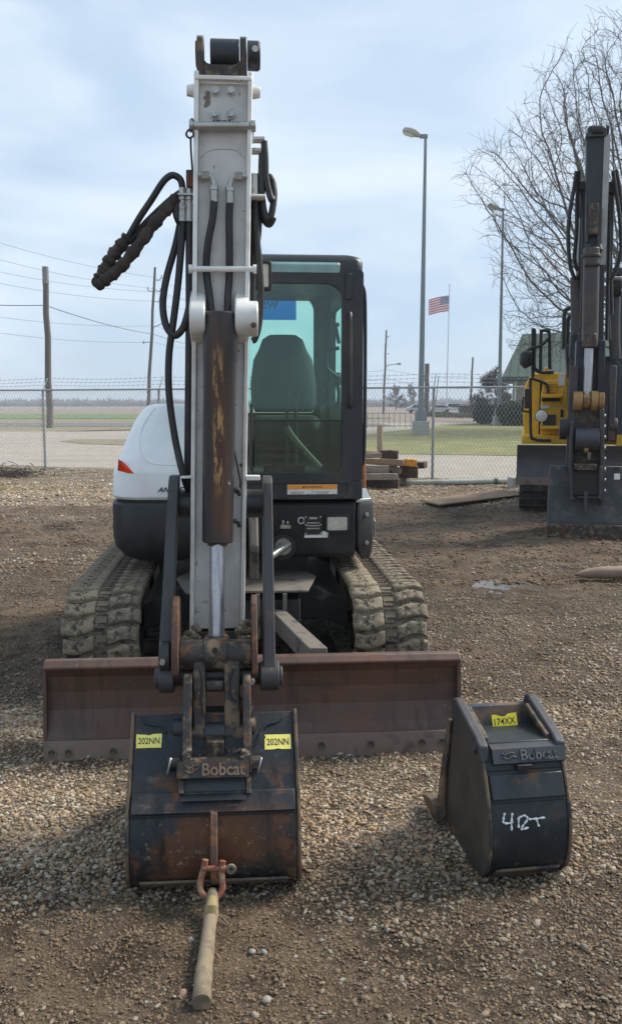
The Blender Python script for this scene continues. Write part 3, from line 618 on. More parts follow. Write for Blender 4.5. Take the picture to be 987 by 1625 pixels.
b = MB(); b.loft([[(p.x, p.y + dy, z) for p in front] for z, dy in ((.675, .05), (.70, .02), (.755, 0), (1.0, 0), (1.012, .012))])
fpan = b.build('front_panel', M_bplas, EX, angle=30)
corner = rpoly([(.662, -.645, .012), (.775, -.56, .06), (.86, .2, .1), (.80, .75, .3), (.662, .9, .01)])
b = MB(); b.loft(solid([(.66, .05), (.70, .018), (.77, 0), (.99, 0), (1.008, .012)], corner)); cpan = b.build('corner_panel', M_bplas, EX, angle=40)
for (px, py) in ((582, 816), (582, 861)):
    p = mp(px, py, -.60); q = MB(); q.cyl(p + V((0, .02, 0)), p + V((0, -.014, 0)), .012, 10); q.build('panel_bolt', M_steel, cpan)
# stepped step plate and model number on the corner
q = MB(); q.prism([(.66, -.63), (.76, -.56), (.82, .1), (.66, .1)], 1.0085, 1.03, 'z'); q.build('step_plate', M_galv, cpan, bevel=.004)
nrm = V((.84, -.54, 0)).normalized(); uu = V((.54, .84, 0)).normalized()
cpt = mpl(593, 838, (.775+.02, -.52, 0), (.99, -.12, 0)); uu = V((.11, .99, 0)).normalized()
q = MB(); q.quad(cpt + V((.004, -.001, 0)), uu, (0, 0, 1), .20, .115, .003, 0); q.text('E50', cpt + V((.0085, -.001, 0)), uu, (0, 0, 1), h=.085, mi=1, w=.17); q.build('model_plate', [M_wht, M_ink], cpan)
# rear counterweight and engine hood
rear = rpoly([(-.80, .62, .05), (.85, .62, .05), (.85, .95, .3), (.3, 1.25, .6), (-.3, 1.25, .6), (-.80, .95, .3)])
b = MB(); b.loft(solid([(.66, .05), (.72, 0), (1.0, 0), (1.03, .02)], rear)); b.build('counterweight', M_bplas, EX, angle=40)
rear2 = rpoly([(-.80, 1.005, .03), (.80, 1.005, .03), (.6, 1.15, .1), (.3, 1.24, .6), (-.3, 1.24, .6), (-.6, 1.15, .1)])
b = MB(); b.loft(solid([(1.035, .0), (1.28, .0), (1.36, .02), (1.39, .05)], rear2)); b.build('engine_hood', M_hood, EX, angle=40)
# ---- white side hood
hood = rpoly([(-.810, -.615, .20), (-.305, -.625, .02), (-.305, .60, .05), (-.810, .60, .25)])
def hring(z, dl, fy_): # lean in from the left by dl, front pushed back by fy_
    o = []
    for p in hood:
        t = (p.x+.305)/-.505; u = (p.y+.62)/1.22
        o.append((p.x + dl*t, p.y + fy_*(1-u) - .06*u*fy_, z))
    return o
b = MB(); b.loft([hring(1.0345, .012, .01), hring(1.05, 0, 0), hring(1.19, .010, .002), hring(1.205, .014, .008), hring(1.30, .05, .085), hring(1.40, .085, .16), hring(1.50, .125, .26), hring(1.56, .165, .32), hring(1.588, .195, .36), hring(1.60, .24, .42)])
hd = b.build('side_hood', M_hood, EX, angle=24); 
for p in hd.data.polygons: p.use_smooth = True
def on_hood(px, py):
    o = MINV @ EYEV; d = (MINV.to_3x3() @ ray(px, py)).normalized()
    ok, loc, nn, _ = hd.ray_cast(o, d)
    return (loc, nn) if ok else (mp(px, py, -.6), V((0, -1, 0)))
q = MB(); pts_ = []
for a, c in ((246, 649), (236, 662), (226, 680), (222, 700), (223, 716), (230, 729), (244, 736), (262, 738), (285, 738.5), (303, 738.5)):
    l_, n_ = on_hood(a, c); pts_.append(l_ + n_*.0005)
q.hose(pts_, .0045, 5, 6); q.build('panel_crease', M_hood, hd)
outl = []
for a, c in ((188.5, 729), (196, 733), (205, 742), (213, 751.5), (203, 751), (188, 747)):
    loc, nn = on_hood(a, c); outl.append((loc, nn))
q = MB(); n_ = len(outl); q.add([l + n*.006 for l, n in outl] + [l - n*.01 for l, n in outl] + [sum((l for l, n in outl), V((0, 0, 0)))/n_ + sum((n for l, n in outl), V((0, 0, 0)))/n_*.022], [(i, (i+1) % n_, 2*n_) for i in range(n_)] + [(i, (i+1) % n_, (i+1) % n_ + n_, i+n_) for i in range(n_)])
q.build('side_reflector', M_red, hd, bevel=.0015)
loc, nn = on_hood(270, 777)
lf, _ = on_hood(250, 777.5)
q = MB(); q.text('ANGLE', mp(271, 777, -.633), (1, .01, 0), (0, 0, 1), w=.155, h=.030, d=.0006, shear=.35, bold=.02); q.build('lettering', M_ink, hd, smooth=False)
# ---- cab
CF, CBk, CL, CRt, CZ0, CZ1 = -.66, 1.0, -.27, .70, 1.036, 2.46
def fx(px, py, ly=CF): return mp(px, py, ly)
fr_r = fx(576, 600).x; glass_r = fx(543, 600).x; gt = fx(480, 449).z; gb = fx(480, 751).z; topz = fx(480, 405).z; CRt = fr_r
cab = MB()
gl = CL + (CRt-glass_r)*.6
# front frame with the windscreen opening
cab.ringplate(rrect(CL, CZ0+.11, CRt, topz-.075, (.03, .03, .01, .01), 6), rrect(gl, gb, glass_r, gt, (.10, .10, .02, .05), 6), CF, CF+.07, 'y')
# side frames, left and right
for X0, X1 in ((CRt-.05, CRt), (CL, CL+.05)):
    cab.ringplate(rrect(CF+.071, CZ0+.11, CBk-.05, topz-.06, .03, 5), rrect(CF+.16, gb+.10, CBk-.13, gt-.02, .07, 5), X0, X1, 'x')
    cab.ringplate(rrect(CF+.071+.2, CZ0+.03, CBk-.08, CZ0+.12, .01, 5), rrect(CF+.4, CZ0+.04, CBk-.2, CZ0+.09, .01, 5), X0+.004, X1-.004, 'x')
# rear frame with rear window
rw_r = mp(498, 560, CBk-.04).x; rw_t = mp(450, 470, CBk-.04).z; rw_b = mp(450, 655, CBk-.04).z
cab.ringplate(rrect(CL, CZ0+.11, CRt, topz-.06, .04, 6), rrect(CL+.12, rw_b, rw_r, rw_t, (.11, .11, .02, .02), 6), CBk-.05, CBk, 'y')
cab.box((CL, CF, CZ0), (CRt, CBk, CZ0+.108))
cabo = cab.build('cab', M_black, EX, bevel=.006)
# roof: black rim with rounded edge, tinted front skylight
rf = MB(); ring = rpoly([(CL, CF+.01, .05), (CRt, CF+.01, .05), (CRt, CBk, .08), (CL, CBk, .08)])
rf.loft(solid([(topz-.075, 0), (topz-.03, 0), (topz, .02), (topz+.015, .06)], ring)); rf.build('cab_roof', M_black, cabo, angle=60)
sk = MB(); a0 = fx(540, 408, CF-.004); a1 = fx(540, 434, CF-.004); sx0 = CL+.06
prof = [(CF+.0, a1.z), (CF-.004, a1.z+.05), (CF+.012, a0.z-.025), (CF+.06, a0.z+.004), (CF+.30, a0.z+.035), (CF+.30, a0.z+.02), (CF+.06, a0.z-.03), (CF+.04, a1.z)]
M_sky = mat('skylight_glass', (.20, .34, .32), .25, coat=.4, var=.1)
sk.prism(prof, sx0, a0.x, 'x'); sk.build('roof_window', M_sky, cabo, bevel=.006)
# glass
q = MB(); q.prism(rrect(gl-.012, gb-.012, glass_r+.012, gt+.012, (.10, .10, .02, .05), 6), CF+.022, CF+.028, 'y'); ws = q.build('windscreen', M_glass, cabo, smooth=False)
q = MB(); q.box((gl-.005, CF+.012, fx(480, 668).z-.004), (glass_r+.005, CF+.021, fx(480, 668).z+.004)); q.build('reflection_line', M_ink, ws)  # thin dark bar put in for a reflection line on the windscreen
q = MB(); q.box((CL+.1, CBk-.03, rw_b-.02), (rw_r+.02, CBk-.024, rw_t+.02)); q.build('rear_window', M_glass2, cabo, smooth=False)
for X in (CRt-.028, CL+.022):
    q = MB(); q.box((X, CF+.14, gb+.08), (X+.006, CBk-.12, gt)); q.build('side_window', M_glass3, cabo, smooth=False)
# blue decal inside the rear window
M_blue = glass('blue_film', (.12, .42, .72), .3)
da, db = mp(396, 473, CBk-.055), mp(470, 508, CBk-.055)
q = MB(); q.prism(rrect(CL+.10, db.z, db.x, da.z, .012, 3), CBk-.060, CBk-.056, 'y', 0)
tcen = mp(417, 484, CBk-.0605); q.text('crew', tcen, (1, 0, 0), (0, 0, 1), w=.235, mi=1, bold=.01); q.build('window_decal', [M_blue, M_wtr], cabo, smooth=False)
# cab furniture: seat, consoles, levers, floor
q = MB(); bk = rrect(*(0, 0, 1, 1), .1, 5)
sl, sr = mp(397, 600, .18), mp(501, 600, .18); st = mp(450, 531, .18).z; sb_ = mp(450, 642, .10).z; sxm = (sl.x+sr.x)/2; hw = (sr.x-sl.x)/2
rings = []
for z, k, dy in ((sb_-.05, .86, -.10), (sb_, .98, -.09), (sb_+.14, 1.0, -.03), (sb_+.30, .90, .02), (st-.10, .74, .05), (st-.03, .62, .06), (st, .42, .075)):
    rings.append([(sxm + hw*k*math.cos(t)*abs(math.cos(t))**-.35 if abs(math.cos(t)) > .01 else sxm, .18+dy + .075*math.sin(t)*abs(math.sin(t))**-.3 if abs(math.sin(t)) > .01 else .18+dy, z) for t in [2*math.pi*i/20+.157 for i in range(20)]])
q.loft(rings); seat = q.build('seat', M_seat, cabo, angle=60)
q = MB(); q.loft([[(p[0]*1+sxm, p[1]-.12, z) for p in rrect(-hw*.95*k, -.25*k, hw*.95*k, .24*k, .07, 5)] for z, k in ((sb_-.24, .9), (sb_-.22, 1), (sb_-.10, 1), (sb_-.07, .88))]); q.build('seat_cushion', M_seat, seat, angle=60)
q = MB(); q.cyl((sxm, .05, CZ0+.11), (sxm, .05, sb_-.24), .14, 14); q.build('seat_base', M_frame, seat)
for s in (-1, 1):
    q = MB(); x = sxm + s*(hw+.11); q.prism([(-.30, CZ0+.11), (.25, CZ0+.11), (.25, sb_-.02), (-.22, sb_+.02), (-.34, sb_-.10)], x-.075, x+.075, 'x'); con = q.build('side_console', M_bplas, cabo, bevel=.012)
    q = MB(); q.hose([(x, -.24, sb_), (x, -.25, sb_+.08), (x-.01*s, -.27, sb_+.12)], .012); q.tube([(x-.01*s, -.27, sb_+.12), (x-.012*s, -.275, sb_+.17), (x-.012*s, -.275, sb_+.20)], [.022, .027, .018], 10); q.build('joystick', M_bplas, con)
for p0 in (455, 469):
    q = MB(); q.hose(px3([(p0, 742), (p0+1, 700), (p0, 640), (p0+1, 622)], -.46), .011); q.tube(px3([(p0+1, 632), (p0+1, 619)], -.46), .017, 8); q.build('travel_lever', M_gun, cabo)
q = MB(); q.tube(px3([(438, 621), (484, 621)], -.462), .007, 6); q.build('lever_bar', M_gun, cabo)
fl = MB()
for k in range(5):
    a = mp(405, 685+13*k, -.2+(-.04*k)); c = mp(492, 685+13*k, -.2+(-.04*k)); fl.box((a.x, a.y, a.z-.010), (c.x, a.y+.10, a.z+.010))
fl.build('floor_step', M_bplas, cabo)
q = MB(); q.hose(px3([(508, 742), (480, 712), (462, 690), (455, 678)], -.50), .02); q.build('reflection_streak', M_dusty, cabo)  # pale slanting tube stands in for reflection streaks on the glass
# lower front strip, handle, hinges, mirror
q = MB(); q.ringplate(rrect(CL+.02, CZ0+.005, fx(562, 770).x, gb-.035, .02, 4), rrect(CL+.05, CZ0+.03, fx(552, 770).x, gb-.06, .015, 4), CF-.012, CF-.0005, 'y'); q.build('sill_trim', M_black, cabo, bevel=.003)
hz0 = fx(555, 640, CF-.02); hz1 = fx(555, 503, CF-.02)
q = MB(); q.hose([hz0 + V((0, .02, -.0)), hz0 + V((0, -.02, .02)), hz1 + V((0, -.02, -.02)), hz1 + V((0, .02, 0))], .012, 5); q.build('grab_handle', M_black, cabo)
q = MB(); a = fx(553, 455); q.cbox((a.x, CF-.008, a.z), (.035, .016, .15)); q.build('hinge', M_black, cabo, bevel=.004)
q = MB(); q.tube([(CRt, -.35, mp(577, 478, -.35).z+.02), (CRt+.03, -.36, mp(577, 478, -.35).z+.02)], .01, 8); q.cbox((CRt+.032, -.37, mp(577, 474, -.37).z), (.022, .10, .095)); q.build('door_latch', M_bplas, cabo, bevel=.006)
q = MB(); q.hose([(CRt+.01, CF+.13, CZ0+.2), (CRt+.028, CF+.13, CZ0+.3), (CRt+.028, CF+.13, topz-.3), (CRt+.01, CF+.13, topz-.15)], .011); q.build('door_rail', M_black, cabo)
for pts in ([(538, 515), (533, 518), (538, 545)], [(538, 552), (524, 556), (518, 560), (520, 585), (538, 600)]):
    q = MB(); q.hose(px3(pts, -.3), .012); q.build('coat_hook', M_bplas, cabo)
# warning sticker
def sticker(name, px0, py0, px1, py1, ly, parent, build):
    a = mp(px0, py0, ly); c = mp(px1, py1, ly); q = MB(); ctr = (a+c)/2; w_ = c.x-a.x; h_ = a.z-c.z
    q.quad(V((ctr.x, ly, ctr.z)), (1, 0, 0), (0, 0, 1), w_, h_, .001, 0); mats = build(q, V((ctr.x, ly-.0016, ctr.z)), w_, h_)
    return q.build(name, mats, parent, smooth=False)
U, UP = (1, 0, 0), (0, 0, 1); EPS = V((0, -.0006, 0))
def warn(q, c, w_, h_):
    q.quad(c + V((0, 0, h_*.32)), U, UP, w_*.99, h_*.34, 0, 1)
    q.text('WARNING', c + V((w_*.04, 0, h_*.32)) + EPS, U, UP, w=w_*.34, h=h_*.16, mi=2)
    q.add([c+EPS+V((-w_*.20, 0, h_*.25)), c+EPS+V((-w_*.14, 0, h_*.25)), c+EPS+V((-w_*.17, 0, h_*.41))], [(0, 1, 2)], 2)
    for k in range(5):
        for s in (-1, 1): q.quad(c + EPS + V((s*w_*.25 - w_*.06, 0, -h_*(.02+.09*k))), U, UP, w_*.30*(1-.13*(k % 3)), h_*.03, 0, 2)
    q.quad(c + EPS + V((0, 0, -h_*.18)), U, UP, w_*.008, h_*.6, 0, 2)
    for s in (-1, 1):
        q.add([c + EPS + V((s*w_*.25 + w_*x, 0, -h_*.2 + h_*z)) for x, z in ((.12, -.1), (.21, -.12), (.18, .08), (.15, -.02))], [(0, 1, 2, 3)], 2)
    return [M_wht, M_org, M_ink]
sticker('warning_label', 456, 769, 535, 791, CF-.006, cabo, warn)
FP = -.648
def plate(q, c, w_, h_):
    q.quad(c + V((0, 0, h_*.36)), U, UP, w_*.45, h_*.10, 0, 1)
    for k, z in enumerate((.12, -.02, -.16)): q.quad(c + V((0, 0, h_*z)), U, UP, w_*.72, h_*.055, 0, 1)
    for s in (-1, 1):
        for z in (-.42, .03, .42): q.quad(c + EPS + V((s*w_*.42, 0, h_*z)), U, UP, w_*.09, w_*.09, 0, 1)
    return [M_ink, M_steel]
sticker('data_plate', 483, 818, 511, 849, FP-.002, fpan, plate)
sticker('number_strip', 483, 848, 520, 853, FP-.002, fpan, lambda q, c, w_, h_: [M_wht])
sticker('inspection_label', 511, 843, 521, 848, FP-.002, fpan, lambda q, c, w_, h_: [M_wht])
p = mp(478, 826, FP); q = MB(); q.cyl(p + V((0, .004, 0)), p + V((0, -.002, 0)), .021, 20); q.cyl(p + V((0, -.0021, 0)), p + V((0, -.003, 0)), .016, 20, 1); q.build('round_badge', [M_wht, M_bplas], fpan)
p = mp(453, 836, FP); q = MB(); q.cbox(p, (.062, .02, .02)); q.cyl(p + V((-.015, 0, .01)), p + V((-.015, 0, .04)), .009, 8); q.cyl(p + V((.012, 0, .01)), p + V((.012, 0, .034)), .009, 8); q.build('grease_fitting', M_steel, fpan, bevel=.002)
a = mp(518, 819, FP); c = mp(552, 842, FP)
q = MB(); q.ringplate(rrect(a.x-.008, c.z-.008, c.x+.008, a.z+.008, .012, 4), rrect(a.x+.004, c.z+.004, c.x-.004, a.z-.004, .008, 4), FP-.012, FP+.004, 'y'); lamp = q.build('work_lamp', M_ink, fpan, bevel=.002)
q = MB(); q.box((a.x+.002, FP-.006, c.z+.002), (c.x-.002, FP+.003, a.z-.002)); 
for k in range(7):
    zz = c.z + (a.z-c.z)*(k+1)/8; q.box((a.x+.008, FP-.0085, zz-.002), (c.x-.008, FP-.006, zz+.002))
q.build('lamp_lens', M_lens, lamp)
# round recess with the swing cylinder
p = mp(449, 868, FP)
q = MB(); q.cyl(p + V((0, .06, 0)), p + V((0, -.004, 0)), .078, 24); q.build('cylinder_port', M_ink, fpan)
q = MB(); q.tube([p + V((.0, .05, .01)), p + V((0, -.03, .005))], .05, 16); q.tube([p + V((.03, -.02, .02)), p + V((-.10, -.20, -.035))], .024, 12); sw = q.build('swing_cylinder', M_steel, EX)
# ---- swing casting and boom
BX = -.10
q = MB(); q.cyl((BX, -1.02, .60), (BX, -1.02, 1.08), .11, 20); q.prism([(-1.0, .70), (-1.0, .98), (-.60, .98), (-.60, .70)], BX-.12, BX+.12, 'x'); q.prism([(-1.32, .86), (-1.22, 1.06), (-1.0, 1.06), (-1.0, .64), (-1.2, .66)], BX-.16, BX-.11, 'x'); q.prism([(-1.32, .86), (-1.22, 1.06), (-1.0, 1.06), (-1.0, .64), (-1.2, .66)], BX+.11, BX+.16, 'x')
q.build('swing_casting', M_dusty, EX, bevel=.012)
q = MB(); pr = cr([(-1.20, .90), (-1.16, 1.45), (-1.02, 1.95), (-1.15, 2.30), (-1.6, 2.50), (-2.1, 2.44), (-2.48, 2.25)], 5)
pr = [(p.x, p.y) for p in [V((a[0], a[1])) for a in [(v[0], v[1]) for v in pr]]]
wd = []; 
for i, (y, z) in enumerate(pr):
    t = i/(len(pr)-1); wdt = .10 + .15*math.sin(math.pi*min(1, t*1.05))**.8
    a = V(pr[max(0, i-1)]); c = V(pr[min(len(pr)-1, i+1)]); tn = (c-a).normalized(); nn = V((-tn.y, tn.x)); wd.append((V((y, z))+nn*wdt*.55, V((y, z))-nn*wdt*.55))
q.prism([tuple(a) for a, c in wd] + [tuple(c) for a, c in reversed(wd)], BX-.075, BX+.085, 'x'); q.build('boom', M_white, EX, bevel=.01, angle=50)
q = MB(); q.cyl((BX+.005, -1.28, .80), (BX+.005, -1.62, 1.55), .055, 16); q.cyl((BX+.005, -1.62, 1.55), (BX+.005, -1.80, 2.02), .03, 14, 1); q.cyl((BX+.005, -1.80, 2.02), (BX+.005, -1.88, 2.36), .045, 12); q.build('boom_cylinder', [M_cyl, M_rod], EX)
# ---- arm
AF = -2.65
def az(py): return mp(350, py, AF).z
c0, c1 = mp(346, 900, AF), mp(354.5, 150, AF); KX = (c1.x-c0.x)/(c1.z-c0.z)
def ax(z): return c0.x + (z-c0.z)*KX
def lean(v): return (v[0] + ax(v[2]), v[1], v[2])
HW = .103; zb, zt = az(1003), az(112); ztp = az(125)
q = MB()
sp_ = [(AF+.01, zb), (AF, zb+.35), (AF, az(545)), (AF-.012, az(530)), (AF-.012, az(420)), (AF, az(408)), (AF, zt), (AF+.22, zt), (AF+.34, az(250)), (AF+.36, az(320)), (AF+.24, zb+.45), (AF+.17, zb)]
for s in (-1, 1): q.prism(sp_, s*HW if s < 0 else HW-.017, -HW+.017 if s < 0 else HW, 'x')
q.map(lean); arm = q.build('arm', M_white, EX, bevel=.004)
q = MB(); q.prism([(AF+.03, az(500)), (AF+.03, az(128)), (AF+.045, az(128)), (AF+.045, az(500))], -HW+.0172, HW-.0172, 'x')
q.prism([(AF+.022, zb+.008), (AF+.016, az(520)), (AF+.030, az(501)), (AF+.046, az(501)), (AF+.04, zb+.008)], -HW+.0172, HW-.0172, 'x')
q.prism([(AF+.16, zb), (AF+.23, zb+.45), (AF+.35, az(320)), (AF+.335, az(320)), (AF+.215, zb+.45), (AF+.145, zb)], -HW+.0172, HW-.0172, 'x')
q.map(lean); q.build('arm_plate', M_armp, arm, bevel=.002)
q = MB(); q.prism([(AF-.004, az(127)), (AF-.004, az(120)), (AF+.10, az(112)), (AF+.10, az(121))], -HW+.004, HW-.004, 'x'); q.map(lean); q.build('top_rim', M_white, arm, bevel=.003)
for s in (-1, 1):
    z = az(136); q = MB(); q.cyl((s*HW, AF+.06, z), (s*(HW+.028), AF+.06, z), .024, 14, 0, .019); q.map(lean); q.build('arm_boss', M_white, arm, bevel=.002)
for (px, py) in ((342, 145), (367, 145), (342, 182), (367, 182)):
    p = mp(px, py, AF+.03); q = MB(); q.cyl(p, p + V((0, -.006, 0)), .017, 14); q.cyl(p + V((0, -.006, 0)), p + V((0, -.020, 0)), .0125, 6); q.build('arm_bolt', M_steel, arm)
q = MB()
for k, x in enumerate((340, 345, 349, 354, 358, 364)): 
    p = mp(x, 192, AF+.0295); q.quad(p, U, UP, .007, .005 + .002*(k % 3))
q.build('stamped_marks', M_ink, arm, smooth=False)
pr = px3([(318, 252), (322, 247), (330, 239.5), (342, 236.5), (358, 236), (374, 238), (384, 245), (388, 251)], AF+.030)
q = MB(); q.hose(pr, .0035, 4, 6); q.build('weld_seam', M_armp, arm)
a, c = mp(308, 200, AF+.005), mp(396, 200, AF+.005)
q = MB(); q.cyl(a, c, .0155, 14); q.cyl(a + V((-.016, 0, 0)), a + V((-.002, 0, 0)), .022, 10); q.cyl(c + V((.004, 0, 0)), c + V((.022, 0, 0)), .020, 10); pin = q.build('stop_pin', M_steel, arm, bevel=.001)
q = MB(); q.hose(px3([(306, 188), (302, 194), (305, 201), (298, 208), (296, 214), (301, 219), (307, 215), (306, 208), (303, 200), (307, 190)], AF-.004), .004, 5, 6); q.build('retaining_clip', M_gun, pin)
q = MB(); q.hose(px3([(303, 219), (303.5, 240), (306, 275)], AF+.01), .004, 5, 6); q.build('lanyard', M_hose, pin)
q = MB(); q.hose(px3([(401, 192), (402, 212), (400, 228)], AF+.01), .003, 4, 6); q.build('clip_wire', M_steel, pin)
a, c = mp(305, 427, AF-.006), mp(402, 427, AF-.006)
q = MB(); q.cyl(a, c, .0105, 12); q.cyl(a + V((-.012, 0, 0)), a, .016, 12); q.cyl(c, c + V((.012, 0, 0)), .016, 12); q.build('hose_guard', M_white, arm)
# top yoke with the cylinder eye
def azy(py): return mp(350, py, AF+.05).z
q = MB(); zl = azy(127); zu = azy(56); zc = azy(84)
def xo(px, py, ly=AF+.06): return mp(px, py, ly).x
for (p0, p1) in ((313, 324), (381, 392)):
    x0, x1 = xo(p0, 85), xo(p1, 85); q.prism([(AF+.01, zl), (AF+.01, zl+.05), (AF+.015, zc), (AF+.03, zu-.015), (AF+.055, zu), (AF+.085, zu), (AF+.115, zu-.02), (AF+.13, zc), (AF+.14, zl)], x0, x1, 'x')
x0, x1 = xo(324, 115), xo(381, 115)
q.prism([(x0, zl), (x1, zl), (x1, azy(100)), (x1-.012, azy(106)), (x1-.03, azy(108)), (x0+.03, azy(108)), (x0+.012, azy(106)), (x0, azy(100))], AF+.012, AF+.13, 'y')
yoke = q.build('arm_yoke', M_grease, arm, bevel=.004)
q = MB(); y = AF+.07; q.cyl((xo(312.5, 84), y, zc), (xo(312.5, 84)-.004, y, zc), .045, 20); q.cyl((xo(393, 84), y, zc), (xo(411, 84), y, zc), .050, 24); q.cyl((xo(411, 84), y, zc), (xo(413, 84), y, zc), .046, 24); q.build('yoke_pin', M_black, yoke, bevel=.004)
p = mp(405, 79, AF+.02); q = MB(); q.cyl(p, p + V((0, -.012, 0)), .012, 6); q.build('pin_bolt', M_steel, yoke)
q = MB(); q.cyl((xo(334, 84), y, zc), (xo(380, 84), y, zc), .053, 28); q.prism([(AF+.07, zc-.045), (AF+.07, zc+.045), (AF+.9, zc+.02), (AF+.9, zc-.06)], xo(345, 84), xo(370, 84), 'x'); q.build('arm_cylinder', M_black, EX, bevel=.004)
q = MB(); q.cyl((ax(zc), AF+.9, zc-.02), (ax(zc)-.04, AF+1.75, zc-.20), .06, 18); q.build('arm_cylinder_barrel', M_cyl, EX)
# cylinder bosses on the arm
zp = az(507)
for (p0, p1, r_) in ((301, 326, .063), (373, 410, .063)):
    q = MB(); ly = AF-.035; x0, x1 = mp(p0, 507, ly-.04).x, mp(p1, 507, ly-.04).x
    q.cyl((x0, ly, zp), (x1, ly, zp), r_, 24); q.prism([(ly-.01, zp-.062), (ly-.01, zp+.062), (AF+.05, zp+.11), (AF+.05, zp-.10)], x0 if p0 == 301 else x0, x1-.035 if p0 == 373 else x1, 'x'); q.build('cylinder_boss', M_white, arm, bevel=.006)
p = mp(402.5, 516, AF-.098); q = MB(); q.cyl(p + V((0, .03, 0)), p + V((0, -.010, 0)), .010, 6); q.build('boss_bolt', M_rusty, arm)
# bucket cylinder
CYL = AF-.045
pt, pb, pe = mp(350, 494, CYL-.05), mp(345, 863, CYL-.06), mp(343.5, 1012, CYL-.10)
pt = V((pt.x, CYL, pt.z)); pb = V((pb.x, CYL-.02, pb.z)); pe = V((pe.x, CYL-.075, pe.z))
dirn = (pb-pt).normalized()
q = MB(); q.tube([pt, pt+dirn*.004, pt+dirn*.17, pt+dirn*.18, pb-dirn*.004, pb], [.058, .062, .062, .0595, .0565, .053], 36); bc = q.build('bucket_cylinder', M_cyl, EX, angle=30)
q = MB(); q.cyl(pb-dirn*.02, pb+dirn*.012, .036, 28); q.build('rod_seal', M_rusty, bc)
q = MB(); q.cyl(pb-dirn*.05, pe, .0292, 32); q.build('piston_rod', M_rod, bc)
for py, ly_ in ((778, 0), (828, 0)):
    a = mp(371, py, CYL-.02); q = MB(); q.hose([a, a + V((.014, 0, .004)), a + V((.022, .01, -.018))], .009, 4); q.build('port_fitting', M_gun, bc)
q = MB(); q.hose(px3([(374, 783), (382, 770), (378, 745), (372, 715)], AF-.02), .004, 5, 6); q.build('grease_line', M_hose, bc)
# ---- hoses on and beside the arm
def hose(name, pts, r=.0135, m=M_hose, par=arm, k=8, n=9): 
    q = MB(); q.hose([mp(*p) for p in pts], r, k, n); return q.build(name, m, par, angle=60)
H0 = AF+.005
hose('hydraulic_hose', [(340, 316, H0), (338, 345, H0-.005), (330, 390, H0), (328, 430, H0+.012), (333, 470, H0), (336, 498, H0-.01)])
hose('hydraulic_hose', [(365, 318, H0), (364, 350, H0), (364.5, 400, H0+.005), (364, 440, H0+.012), (362, 470, H0), (361, 498, H0-.01)])
for sx_, pts in ((-1, [(315, 279), (326, 279), (334, 281), (339, 289), (340, 300)]), (1, [(392, 281), (379, 280), (371, 282), (366, 290), (365, 302)])):
    q = MB(); P_ = [mp(a, c, H0) for a, c in pts]; q.hose(P_, .0095, 5, 8); q.cyl(P_[1]-V((.014, 0, 0)), P_[1]+V((.014, 0, 0)), .0155, 6); e = P_[-1]
    q.tube([e + V((0, 0, .012)), e + V((0, 0, .01)), e + V((0, 0, -.004)), e + V((0, 0, -.006)), e + V((0, 0, -.045))], [.013, .0165, .0165, .0145, .0145], 10); q.build('hose_elbow', M_steel, arm, angle=40)
# left: manifold block, fittings
LY = AF+.06
q = MB(); a, c = mp(296, 272, LY), mp(309, 300, LY); q.box((a.x, LY-.03, c.z), (c.x, LY+.04, a.z)); q.build('hose_manifold', M_gun, arm, bevel=.004)
q = MB(); a, c = mp(283, 309, LY), mp(308, 312.5, LY); q.box((a.x, LY-.03, c.z), (c.x, LY+.05, a.z)); q.build('hose_bracket', M_steel, arm, bevel=.001)
for px in (290, 301):
    q = MB(); p0, p1, p2, p3, p4 = [mp(px, y_, LY-.005) for y_ in (298, 308, 318, 322, 352)]
    q.cyl(p0, p1, .0135, 6); q.cyl(p1, p2, .016, 6); q.cyl(p2, p3, .012, 10); q.cyl(p3, p4, .0155, 12); q.build('hose_coupling', M_steel, arm, bevel=.001)
hose('hydraulic_hose', [(290, 348, LY), (289, 380, LY), (283, 450, LY), (275, 515, LY), (269, 560, LY), (268, 610, LY), (272, 655, LY), (281, 710, LY-.01), (292, 755, LY-.03), (305, 790, LY+.05), (318, 800, LY+.12)], .0135)
hose('hydraulic_hose', [(301, 348, LY), (301, 420, LY), (301, 500, LY-.01), (300, 600, LY-.01), (299, 700, LY), (299, 750, LY+.01), (303, 775, LY+.05)], .0145)
hose('hydraulic_hose', [(287, 352, LY+.03), (279, 390, LY+.03), (265, 440, LY+.03), (259, 480, LY+.02), (262, 510, LY+.01), (270, 527, LY), (280, 532, LY-.01), (291, 520, LY-.02), (299, 495, LY-.02), (303, 470, LY)], .0135)
# left: thin hose and the thick sleeved pair hanging out to the side
hose('hydraulic_hose', [(290, 300, LY), (287, 286, LY), (279, 279, LY), (270, 279, LY), (258, 290, LY), (240, 318, LY+.01), (222, 345, LY+.02), (203, 378, LY+.03)], .0125)
hose('hydraulic_hose', [(288, 305, LY+.02), (278, 312, LY+.02), (262, 325, LY+.03), (230, 356, LY+.04), (207, 384, LY+.04)], .0125)
def sleeve(pts, r0):
    P_ = cr([mp(*p) for p in pts], 9); rr_ = [r0*(1 + .14*math.sin(i*.95) + .08*math.sin(i*2.3)) for i in range(len(P_))]; rr_[0] *= .8; rr_[-1] *= .6
    q = MB(); q.tube(P_, rr_, 12); return q.build('hose_sleeve', M_sleeve, arm, angle=70)
sleeve([(281, 314, LY), (262, 335, LY), (240, 362, LY), (215, 396, LY), (192, 424, LY), (172, 441, LY), (160, 450, LY), (156, 446, LY+.02)], .0215)
sleeve([(205, 376, LY+.035), (192, 391, LY+.035), (178, 408, LY+.035), (168, 426, LY+.03), (158, 444, LY+.02)], .024)
hose('hydraulic_hose', [(284, 318, LY), (280, 335, LY), (284, 350, LY), (290, 355, LY+.02)], .014)
